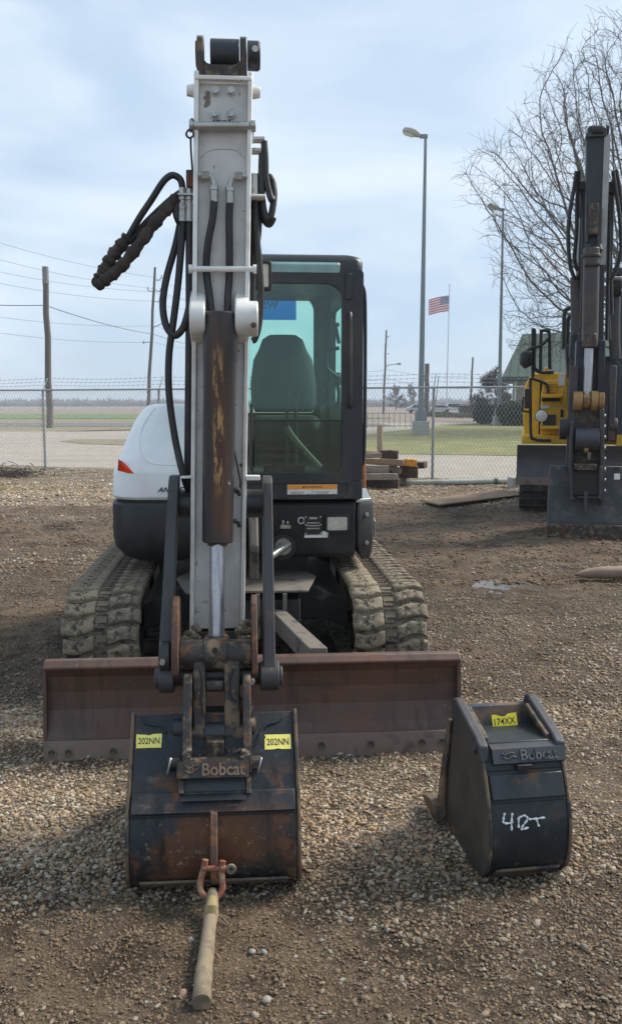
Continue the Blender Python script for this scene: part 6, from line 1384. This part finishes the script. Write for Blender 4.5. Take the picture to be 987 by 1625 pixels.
# ------------------------------------------------------------------ green-roofed building and what stands beside it
BF = 70.0
bl0 = P(797, 600, BF); BYW = R(-15); BB = empty('building', V((P(812, 672, BF).x, BF, -.05)), BYW, 'tan single-storey building with a green hipped roof, behind the second lamp post', 'building')
o_ = BB.location; BBI = (Matrix.Translation(o_) @ Matrix.Rotation(BYW, 4, 'Z')).inverted()
def BP(px, py, ly): return mp(px, py, ly, BBI)
M_wall = mat('tan_siding', (.36, .335, .28), .8, bump=.1); M_roof = mat('green_roof', (.06, .095, .082), .85, bump=.1, var=.1); M_fascia = mat('green_fascia', (.035, .075, .06), .5)
wx0, wx1 = BP(812, 650, .8).x, BP(1040, 650, .8).x; ez = BP(800, 598, 0).z
q = MB(); q.box((wx0, .8, 0), (wx1, 11, ez+.05)); wall = q.build('wall', M_wall, BB)
for k in range(34):
    x = wx0 + .25 + k*.32
    if x > wx1: break
    q = MB(); q.box((x, .765, 0), (x+.04, .799, ez)); q.build('siding_batten', M_wall, wall)
rx0, rx1 = BP(796, 600, 0).x, wx1 + .9; rz = BP(830, 530, 5.9).z; rdx = BP(829, 530, 5.9).x
q = MB(); q.add([(rx0, 0, ez), (rx1, 0, ez), (rx1, 11.8, ez), (rx0, 11.8, ez), (rdx, 5.9, rz), (rx1-(rdx-rx0), 5.9, rz)], [(0, 1, 5, 4), (1, 2, 5), (2, 3, 4, 5), (3, 0, 4), (3, 2, 1, 0)])
roof = q.build('roof', M_roof, BB, smooth=False)
for k in range(26):
    x = rx0 + .6 + k*.62
    if x > rx1-.5: break
    t = min(1, max(0, (x-rx0)/(rdx-rx0))); t2 = min(1, max(0, (rx1-x)/(rdx-rx0))); t = min(t, t2)
    q = MB(); q.tube([(x, .02, ez+.02), (x, 5.9*t, ez + (rz-ez)*t + .02)], .03, 4); q.build('roof_seam', M_roof, roof)
q = MB(); q.box((rx0+.02, -.05, ez-.32), (rx1, -.002, ez-.003)); q.box((rx0-.05, -.05, ez-.32), (rx0-.002, 11.8, ez-.003)); q.build('fascia', M_fascia, BB)
q = MB(); q.box((rx0+.03, .0, ez-.30), (wx0, 11.5, ez-.25)); q.build('soffit', M_fascia, BB)
q = MB(); xx = BP(817, 640, .62).x; q.cyl((xx, .62, 0), (xx, .62, ez-.3), .09, 8); q.build('downspout', M_wht, BB)
for px in (862, 900, 950):
    q = MB(); x = BP(px, 640, .74).x; q.box((x, .74, 1.0), (x+1.1, .80, 2.3)); wn_ = q.build('window', M_wht, BB); q = MB(); q.box((x+.08, .725, 1.08), (x+1.02, .739, 2.22)); q.build('pane', M_ink, wn_)
M_leaf = mat('evergreen_leaf', (.035, .05, .024), .8, var=.45, vscale=14)
def shrub(c, rx, ry, rz, n, s, label, name='shrub', group=None, m=None):
    rr = random.Random(int(c.x*31)); q = MB()
    for k in range(n):
        d = V((rr.gauss(0, 1), rr.gauss(0, 1), rr.gauss(0, 1))).normalized()*(rr.random()**.35); 
        k_ = 1 + .22*noise.noise(d*2.3 + c)
        p = V((d.x*rx*k_, d.y*ry*k_, max(.03, rz + d.z*rz*k_))); u = V((rr.gauss(0, 1), rr.gauss(0, 1), rr.gauss(0, 1))).normalized(); v = u.orthogonal().normalized(); w_ = s*rr.uniform(.6, 1.3)
        q.add([p-u*w_, p+v*w_*.5, p+u*w_, p-v*w_*.5], [(0, 1, 2, 3)])
    o = q.build(name, m or M_leaf, smooth=False); o.location = c; return tag(o, label, 'shrub', group)
for k, (px, w_, h_, F, lab) in enumerate(((768, 1.0, 1.55, 74, 'rounded evergreen shrub left of the second lamp post'), (806, .95, 1.75, 69, 'evergreen shrub directly right of the second lamp post'), (823, 1.0, 1.85, 68.5, 'evergreen shrub against the wall under the downspout'), (843, .9, 1.6, 68, 'evergreen shrub at the building wall nearest the yellow excavator'), (497+200, 2.2, .6, 118, 'low dark hedge in front of the parked vehicles'), (735, 4.5, .55, 110, 'long low hedge at the foot of the dark green shed'))):
    g = P(px, 672, F); shrub(V((g.x, F, -.05)), w_, w_*.8, h_/2*1.05, 2600, .13, lab, group='evergreen shrubs near the building')
# dark green slatted shed, far side of the lawn
q = MB(); SF = 120; a, c = P(733, 641, SF), P(784, 668, SF); so = V((a.x, SF, -.08)); shd = empty('shed', so, 0, 'dark green boarded enclosure with a low hipped top, beyond the lawn', 'shed')
w_ = c.x-a.x; h_ = a.z
q.box((0, 0, 0), (w_, 3, h_*.9)); q.build('wall', mat('dark_green_boards', (.05, .06, .045), .8), shd)
q = MB(); q.add([(-.2, -.2, h_*.9), (w_+.2, -.2, h_*.9), (w_+.2, 3.2, h_*.9), (-.2, 3.2, h_*.9), (.5, 1.5, h_*1.1), (w_-.5, 1.5, h_*1.1)], [(0,1,5,4),(1,2,5),(2,3,4,5),(3,0,4),(3,2,1,0)]); q.build('roof', M_dkwood, shd, smooth=False)
for k in range(9): q = MB(); q.box((w_*k/9+.02, -.05, .1), (w_*(k+1)/9-.03, -.003, h_*.88)); q.build('board', bpy.data.materials['dark_green_boards'], shd)
# distant iron fence
IF = 63; io = V((P(570, 670, IF).x, IF, -.05)); ir = empty('iron_fence', io, 0, 'low dark picket fence beyond the drive, left of the tall lamp post', 'fence')
for k in range(12):
    x = P(574 + 8.6*k, 670, IF).x-io.x; q = MB(); q.cyl((x, 0, 0), (x, 0, 1.05), .022, 5); q.build('picket', M_gpole, ir)
q = MB(); x1 = P(574+8.6*11, 670, IF).x-io.x; q.box((.1, -.02, .98), (x1, .02, 1.02)); q.box((.1, -.02, .12), (x1, .02, .16)); q.build('rail', M_gpole, ir)
# vehicles parked far off
def car(px, F, m, label, L_=4.6, hgt=1.55, yaw=0):
    g = P(px, 660, F); o = empty('parked_car', V((g.x, F, -.09)), R(yaw), label, 'car', 'vehicles parked far beyond the lawn')
    prof = [(-L_/2, .35), (-L_/2, .85), (-L_/2+.5, .95), (-L_/2+1.3, hgt), (L_/2-1.2, hgt), (L_/2-.35, 1.0), (L_/2, .9), (L_/2, .35)]
    q = MB(); q.prism(prof, -.85, .85, 'y'); q.build('body', m, o, bevel=.08)
    q = MB(); q.prism([(-L_/2+.75, .98), (-L_/2+1.4, hgt-.1), (L_/2-1.3, hgt-.1), (L_/2-.65, .98)], -.862, .862, 'y'); q.build('window', M_ink, o)
    for x in (-L_/2+.9, L_/2-.9):
        for y in (-.8, .8):
            q = MB(); q.cyl((x, y-.1, .33), (x, y+.1, .33), .33, 14); q.build('wheel', M_ink, o)
car(663, 175, mat('dull_white_paint', (.42, .43, .44), .5), 'white car parked beyond the lawn, just left of the fence post', yaw=4); car(697, 180, bpy.data.materials['dull_white_paint'], 'white car parked beyond the lawn, behind the low dark hedge', hgt=1.5)
car(719, 185, mat('silver_paint', (.45, .47, .48), .3, .4), 'silver van parked beyond the lawn, left of the dark green shed', 4.9, 1.8)
# ------------------------------------------------------------------ the yellow excavator at the right
YO = V((P(932, 760, 13.6).x, 13.6, 0)); YYAW = R(-13.5); YE = empty('yellow_excavator', YO, YYAW, 'large yellow excavator with a dark arm and bucket, half cut off by the right edge', 'excavator')
YINV = (Matrix.Translation(YO) @ Matrix.Rotation(YYAW, 4, 'Z')).inverted()
def YP(px, py, F): return mp(px, py, F-YO.y, YINV) + YO
def ybx(q, x0, y0, x1, y1, F, d):
    a = YP(x0, y0, F)-YO; c = YP(x1, y1, F)-YO; q.box((a.x, F-YO.y, c.z), (c.x, F-YO.y+d, a.z))
M_cat = mat('yellow_paint', (.78, .44, .025), .45, layers=[D(c=(.52, .27, .03), s=2, a=.5, b=.75, o=.5), D(c=(.2, .14, .08), s=9, a=.62, b=.7, o=.5)], bump=.03)
M_arm2 = mat('dark_arm_paint', (.030, .034, .041), .5, .05, spec=.4, layers=[D(c=(.12, .10, .08), s=3, a=.52, b=.7, o=.5)], bump=.05)
M_ycyl = mat('worn_cylinder', (.055, .048, .048), .45, .3, layers=[D(c=(.10, .062, .048), s=3, a=.45, b=.7)], bump=.1)
def yb(name, m, rects, bevel=.01, par=YE):
    q = MB()
    for (x0, y0, x1, y1, F, d) in rects: ybx(q, x0, y0, x1, y1, F, d)
    return q.build(name, m, par, bevel=bevel)
def yt(name, m, pts, F, r, par=YE, n=8, k=6):
    q = MB(); q.tube(cr([YP(a, c, F)-YO for a, c in pts], k), r, n); return q.build(name, m, par)
def yc(name, m, p0, p1, F, r, par=YE, n=20):
    q = MB(); q.cyl(YP(*p0, F)-YO, YP(*p1, F)-YO, r, n); return q.build(name, m, par, bevel=.006)
def yprism(name, m, poly, F, d, bevel=.01, par=YE):
    q = MB(); pts_ = [YP(a, c, F)-YO for a, c in poly]; q.prism([(p.x, p.z) for p in pts_], F-YO.y, F-YO.y+d, 'y'); return q.build(name, m, par, bevel=bevel)
# tracks with separate shoes
M_shoe = mat('track_shoe', (.045, .042, .04), .8, .2, layers=[D(c=(.12, .10, .08), s=6, a=.5, b=.68)], bump=.3)
for (x0, x1) in ((823, 872), (1085, 1134)):
    a = YP(x0, 790, 13.2); c = YP(x1, 790, 13.2); lx0, lx1 = a.x-YO.x, c.x-YO.x
    r_, zc_ = .36, .38; ring = []
    for k in range(40):
        t = k/40*2*math.pi
        y_ = math.sin(t)*r_; ring.append((y_ + (-.0 if y_ < 0 else 2.6), zc_ + r_*math.cos(t)))
    q = MB(); q.prism(ring, lx0+.04, lx1-.04, 'x'); tr = q.build('track', M_frame, YE)
    for k in range(11):
        an = R(-35 - 19*k) if k < 8 else None
        if an is None: continue
        y_, z_ = r_*math.sin(an), zc_ + r_*math.cos(an)
        q = MB(); Mx = Matrix.Translation((0, y_, z_)) @ Matrix.Rotation(-an, 4, 'X'); q.box((lx0, -.055, -.01), (lx1, .055, .025), 0, Mx); q.box((lx0, -.055, .025), (lx1, -.035, .05), 0, Mx); q.build('track_shoe', M_shoe, tr, bevel=.006)
    for k in range(12):
        q = MB(); q.box((lx0, .1 + k*.21, zc_+r_-.01), (lx1, .28 + k*.21, zc_+r_+.03)); q.build('track_shoe', M_shoe, tr, bevel=.006)
# dozer blade
q = MB(); a, c = YP(820, 706, 12.5), YP(1120, 768, 12.5); x0, x1 = a.x-YO.x, c.x-YO.x; yy = 12.5-YO.y; zt_, zb_ = a.z, YP(820, 757, 12.5).z
q.prism([(yy, zt_), (yy+.07, (zt_+zb_)/2+.06), (yy+.06, (zt_+zb_)/2-.08), (yy-.0, zb_), (yy+.08, zb_), (yy+.12, (zt_+zb_)/2), (yy+.08, zt_)], x0, x1, 'x'); bl2 = q.build('blade', mat('dark_blade_steel', (.06, .056, .06), .5, .25, layers=[D(c=(.12, .09, .075), s=3, a=.5, b=.7, st=(.5, 1, 2))], bump=.1), YE, bevel=.01)
q = MB(); q.box((x0-.01, yy-.03, YP(820, 769, 12.5).z), (x1+.01, yy-.002, zb_+.004)); q.build('cutting_edge', M_edge, bl2, bevel=.004)
yb('undercarriage', M_frame, [(868, 720, 1000, 770, 13.3, 2.0)])
yb('deck', M_cat, [(827, 690, 1110, 707, 13.4, 2.6)], .02)
# yellow bodywork
by = yprism('side_housing', M_cat, [(831, 692), (829, 655), (832, 612), (838, 600), (846, 592), (872, 591), (900, 592), (903, 640), (903, 692)], 13.7, 1.6, .03)
yprism('front_cowl', M_cat, [(857, 690), (858, 625), (863, 604), (887, 602), (900, 612), (902, 690)], 13.55, .14, .015, by)
yb('step', M_cat, [(858, 626, 891, 631, 13.25, .3), (857, 676, 890, 681, 13.2, .35)], .006, by)
yb('step_recess', M_ink, [(859, 632, 888, 637, 13.54, .02)], .0, by)
yb('tread_plate', M_arm2, [(861, 658, 881, 676, 13.53, .04)], .004, by)
yb('caution_label', M_wht, [(857, 643, 871, 648, 13.53, .01)], .0, by); yb('notice_label', M_wht, [(886, 593, 895, 612, 13.53, .01)], .0, by)
yprism('filler_cap', M_cat, [(861, 603), (861, 590), (864, 583), (868, 583), (871, 590), (871, 603)], 13.8, .25, .01, by)
for k in range(4): yb('louvre', M_cat, [(862, 608 + 4.2*k, 884, 610 + 4.2*k, 13.52, .03)], .003, by)
for k in range(3): yc('cowl_bolt', M_steel, (893, 622+22*k), (894.6, 622+22*k), 13.54, .02, by, 8)
yb('latch', M_ink, [(889, 650, 893, 662, 13.52, .03)], .004, by); yb('panel_gap', M_ink, [(856.2, 604, 857.2, 690, 13.68, .03)], .0, by)
# hand rails, mirror arm, lamp
for pts in ([(845, 598), (845, 530), (846.5, 523), (848, 530), (847, 575), (850, 586), (858, 591), (878, 591)], [(857, 588), (858, 530), (860, 525), (867, 525), (871, 530), (871.5, 586)]):
    yt('hand_rail', M_ink, pts, 13.45, .025)
yt('mirror_arm', M_ink, [(872, 535), (858, 548), (842, 553), (836, 558)], 13.4, .022)
q = MB(); p = YP(834, 570, 13.35)-YO; q.tube([p + V((0, 0, .12)), p + V((0, 0, .08)), p + V((0, 0, -.06)), p + V((.03, 0, -.12))], [.05, .085, .09, .05], 12); q.build('beacon', M_bplas, YE, angle=60)
yt('lamp_stalk', M_ink, [(841, 600), (841, 640), (842, 690), (848, 697), (860, 699), (874, 699)], 13.3, .022)
yt('lamp_stalk', M_ink, [(842, 600), (860, 606), (868, 612), (869, 624)], 13.45, .022)
yb('mirror', M_bplas, [(832, 617, 842.5, 648, 13.2, .05)], .012)
yt('mirror_bracket', M_ink, [(830, 630), (829, 650), (834, 653), (842, 654)], 13.25, .014)
p = YP(858.5, 660, 13.15)-YO; q = MB(); q.tube([p + V((0, .10, 0)), p + V((0, .02, 0)), p + V((0, -.03, 0))], [.05, .095, .095], 20); lmp = q.build('work_lamp', M_ink, YE); q = MB(); q.tube([p + V((0, -.0305, 0)), p + V((0, -.04, 0))], [.085, .07], 20); q.build('lamp_lens', M_lens, lmp)
# cab at the right edge
M_navy = mat('dark_cab_paint', (.03, .038, .055), .4); yb('cab', M_navy, [(981, 470, 1060, 700, 13.2, .12), (981, 470, 992, 690, 13.33, .1), (981, 470, 992, 690, 14.7, .12), (981, 610, 991, 690, 13.44, 1.25), (1050, 470, 1060, 690, 13.33, 1.5), (981, 462, 1060, 470, 13.2, 1.7)], .02); yb('cab_glass', M_glass2, [(992, 480, 1050, 640, 13.25, .02)], .0)
yb('cab_sill', M_cat, [(977, 690, 1055, 708, 13.15, 1.6)], .01)
# boom behind, with its cylinders
yb('boom', M_arm2, [(916, 420, 948, 640, 12.6, .5), (920, 330, 962, 430, 11.9, .7)], .02)
yprism('boom_foot', M_arm2, [(903, 572), (915, 565), (975, 565), (985, 580), (978, 700), (905, 700)], 12.8, .6, .02)
# arm: tall tapered box
yprism('arm', M_arm2, [(930, 212), (961, 212), (960, 330), (957, 560), (955, 640), (930, 640), (929, 560), (929, 330)], 11.0, .3, .012)
yb('arm_edge', mat('worn_arm_edge', (.33, .33, .31), .5, .3), [(958.5, 214, 960.5, 420, 10.98, .015)], .0)
yprism('top_bracket', M_arm2, [(931, 214), (932, 203), (938, 199), (957, 199), (962, 203), (962, 214)], 11.02, .26, .008)
yb('top_rim', M_gun, [(929, 211, 962, 215, 10.95, .36)], .004)
yc('top_pin', M_ink, (939, 207), (957, 207), 10.97, .055); yc('pin_cap', M_ink, (960, 206), (966, 206), 11.1, .055)
yb('cylinder_mount', M_grease, [(935, 322, 948, 372, 10.88, .12)], .01)
yb('guide_rail', M_link, [(929.5, 340, 932.5, 385, 10.93, .06), (949, 330, 953, 395, 10.93, .06)], .005)
for px in (931.5, 949): q = MB(); p = YP(px, 396, 10.9)-YO; q.tube([p + V((0, 0, .06)), p, p + V((0, 0, -.06))], [.03, .055, .03], 12); q.build('hose_boss', M_ink, YE)
yc('arm_cylinder', M_ycyl, (938, 394), (935.5, 545), 10.75, .092, n=24); yc('cylinder_collar', M_grease, (937.5, 404), (937.3, 409), 10.75, .115); yb('cylinder_strap', M_ink, [(927, 418, 951, 421, 10.62, .1)], .004)
yprism('cylinder_head', M_grease, [(923, 552), (925, 528), (946, 528), (948, 552)], 10.66, .22, .02)
yc('piston_rod', M_rod, (934, 548), (931, 630), 10.75, .052, n=24)
yb('side_plate', M_arm2, [(914, 540, 924, 640, 10.85, .35), (949, 540, 957, 640, 10.85, .35)], .012)
M_tan = mat('worn_bronze', (.33, .185, .07), .65, .2, layers=[D(c=(.12, .08, .05), s=8, a=.5, b=.65)], bump=.2)
for (x0, x1, r_) in ((909, 923, .12), (924, 936, .09), (937, 948, .125), (949, 958, .11)): yc('pin_boss', M_tan, (x0, 637), (x1, 637), 10.72, r_)
for (x0, x1, y0, y1) in ((903, 912, 580, 740), (967, 974, 580, 700)): yb('side_link', M_link, [(x0, y0, x1, y1, 10.75, .12)], .015)
yc('link_pivot', M_ink, (887, 681), (903, 681), 10.85, .125); yc('link_pivot', M_grease, (966, 678), (978, 678), 10.85, .11)
yprism('bucket_link', M_grease, [(910, 645), (958, 645), (955, 700), (952, 738), (912, 738), (909, 700)], 10.75, .25, .015)
yc('coupler_tube', M_gun, (912, 697), (950, 697), 10.62, .14); yc('coupler_pin', M_tan, (926, 714), (933, 714), 10.55, .035)
yb('coupler_block', M_dusty, [(932, 718, 937, 730, 10.5, .06)], .01)
yprism('coupler_cheek', M_link, [(905, 670), (910, 668), (907, 745), (902, 745)], 10.55, .3, .01); yprism('coupler_cheek', M_link, [(951, 650), (958, 648), (958, 800), (952, 800)], 10.55, .3, .01)
for k in range(8): yc('coupler_bolt', M_steel, (957.5, 660 + 17*k), (960.5, 660 + 17*k), 10.56, .024, n=8)
# bucket, front facing back plate with doubled ribs
zt_, zb_ = YP(870, 739, 10.7).z, 0.0
q = MB(); x0, x1 = YP(870.5, 800, 10.5).x-YO.x, YP(1004, 800, 10.5).x-YO.x; bz = lambda py, F: YP(900, py, F).z
y0 = 10.75-YO.y
q.prism([(y0, zt_), (y0-.10, bz(800, 10.65)), (y0-.16, bz(830, 10.6)), (y0-.20, .10), (y0-.14, .02), (y0+.0, .0), (y0+.75, .0), (y0+.80, .06), (y0+.45, zt_-.1), (y0+.05, zt_)], x0, x1, 'x'); M_bk2 = mat('grey_bucket_paint', (.045, .047, .05), .55, .1, spec=.4, layers=[D(c=(.12, .105, .09), s=4, a=.48, b=.7, o=.7), D(c=(.22, .19, .16), s=16, a=.6, b=.7, o=.6)], bump=.12); b2 = q.build('bucket', M_bk2, YE, bevel=.012)
q = MB(); q.box((x0-.012, y0-.225, .0), (x1+.012, y0-.17, bz(831, 10.55))); q.build('wear_edge', M_grease, b2, bevel=.012)
q = MB(); q.box((x0-.008, y0-.19, bz(833, 10.55)), (x1+.008, y0-.155, bz(828.5, 10.55))); q.build('rib', M_link, b2, bevel=.004)
yprism('bucket_ear', M_bk2, [(903, 740), (908, 740), (908, 788), (912, 792), (903, 794)], 10.5, .2, .008, b2); yprism('bucket_ear', M_bk2, [(950, 740), (955, 740), (956, 795), (946, 790), (950, 786)], 10.5, .2, .008, b2)
yb('ear_recess', M_ink, [(909, 742, 949, 786, 10.58, .04)], .0, b2)
yb('tie_plate', M_grease, [(911, 736, 946, 747, 10.48, .14)], .01, b2); yb('centre_rib', M_gun, [(926, 780, 931, 812, 10.5, .08), (916, 788, 946, 791, 10.5, .06)], .006, b2)
yb('bucket_label', M_ink, [(972, 741, 983, 748, 10.57, .02)], .0, b2); yb('bucket_label', M_wht, [(974, 752, 983, 761, 10.57, .02)], .0, b2)
# hoses either side of the arm
for pts, F in (([(914, 272), (910, 300), (903, 340), (901, 380), (904, 420), (912, 445)], 11.2), ([(918, 272), (915, 320), (914, 370), (911, 410), (916, 430)], 11.25), ([(920, 290), (924, 330), (925, 400), (922, 520)], 11.3), ([(926, 300), (927, 420), (925, 540)], 11.3),
               ([(972, 272), (976, 300), (982, 340), (985, 390), (980, 420), (968, 445)], 11.2), ([(977, 270), (984, 310), (986, 350)], 11.25), ([(964, 290), (966, 360), (964, 440), (962, 540)], 11.3), ([(970, 290), (968, 400), (970, 500)], 11.35), ([(916, 598), (912, 610), (916, 622), (922, 640)], 10.8), ([(966, 420), (964, 480), (966, 540)], 11.4)):
    yt('hydraulic_hose', M_hose, pts, F, .024)
yb('hose_clamp', M_ink, [(913, 288, 930, 302, 11.25, .1)], .01); yb('hose_clamp', M_ink, [(961, 288, 978, 306, 11.25, .1)], .01); yb('hose_bundle', M_ink, [(919, 300, 929, 345, 11.3, .12), (962, 300, 972, 400, 11.3, .14)], .03)
yb('boom_lamp', M_gun, [(968, 425, 989, 436, 12.2, .15)], .01); yt('rear_rail', M_ink, [(894, 555), (895, 500), (899, 491), (914, 486)], 13.6, .03); yt('rear_rail', M_ink, [(900, 560), (901, 510), (905, 502), (915, 498)], 13.7, .03)
yprism('swivel_block', M_bplas, [(903, 565), (905, 530), (912, 525), (920, 530), (920, 570), (914, 582)], 12.4, .4, .03); yc('boom_pivot', M_ink, (968, 455), (985, 455), 12.5, .13); yt('boom_cylinder', M_link, [(976, 455), (974, 520), (976, 570)], 12.6, .075, n=14, k=3); yt('boom_cylinder', M_link, [(913, 440), (914, 500), (913, 560)], 12.6, .075, n=14, k=3)
yprism('valve_block', M_bplas, [(896, 550), (902, 545), (920, 548), (920, 590), (900, 600)], 13.0, .4, .02)
# ------------------------------------------------------------------ thin air haze out to the horizon
q = MB(); q.box((-700, -60, -1.2), (700, 1150, 27)); hz_ = q.build('haze', bpy.data.materials.new('haze_air'), smooth=False); tag(hz_, kind='stuff')
hm_ = hz_.data.materials[0]; hm_.use_nodes = True; N = hm_.node_tree.nodes; L = hm_.node_tree.links; N.clear()
ho = N.new('ShaderNodeOutputMaterial'); pv = N.new('ShaderNodeVolumePrincipled'); pv.inputs['Density'].default_value = .0007; pv.inputs['Color'].default_value = (.80, .88, .97, 1); pv.inputs['Anisotropy'].default_value = .2
L.new(pv.outputs[0], ho.inputs['Volume'])
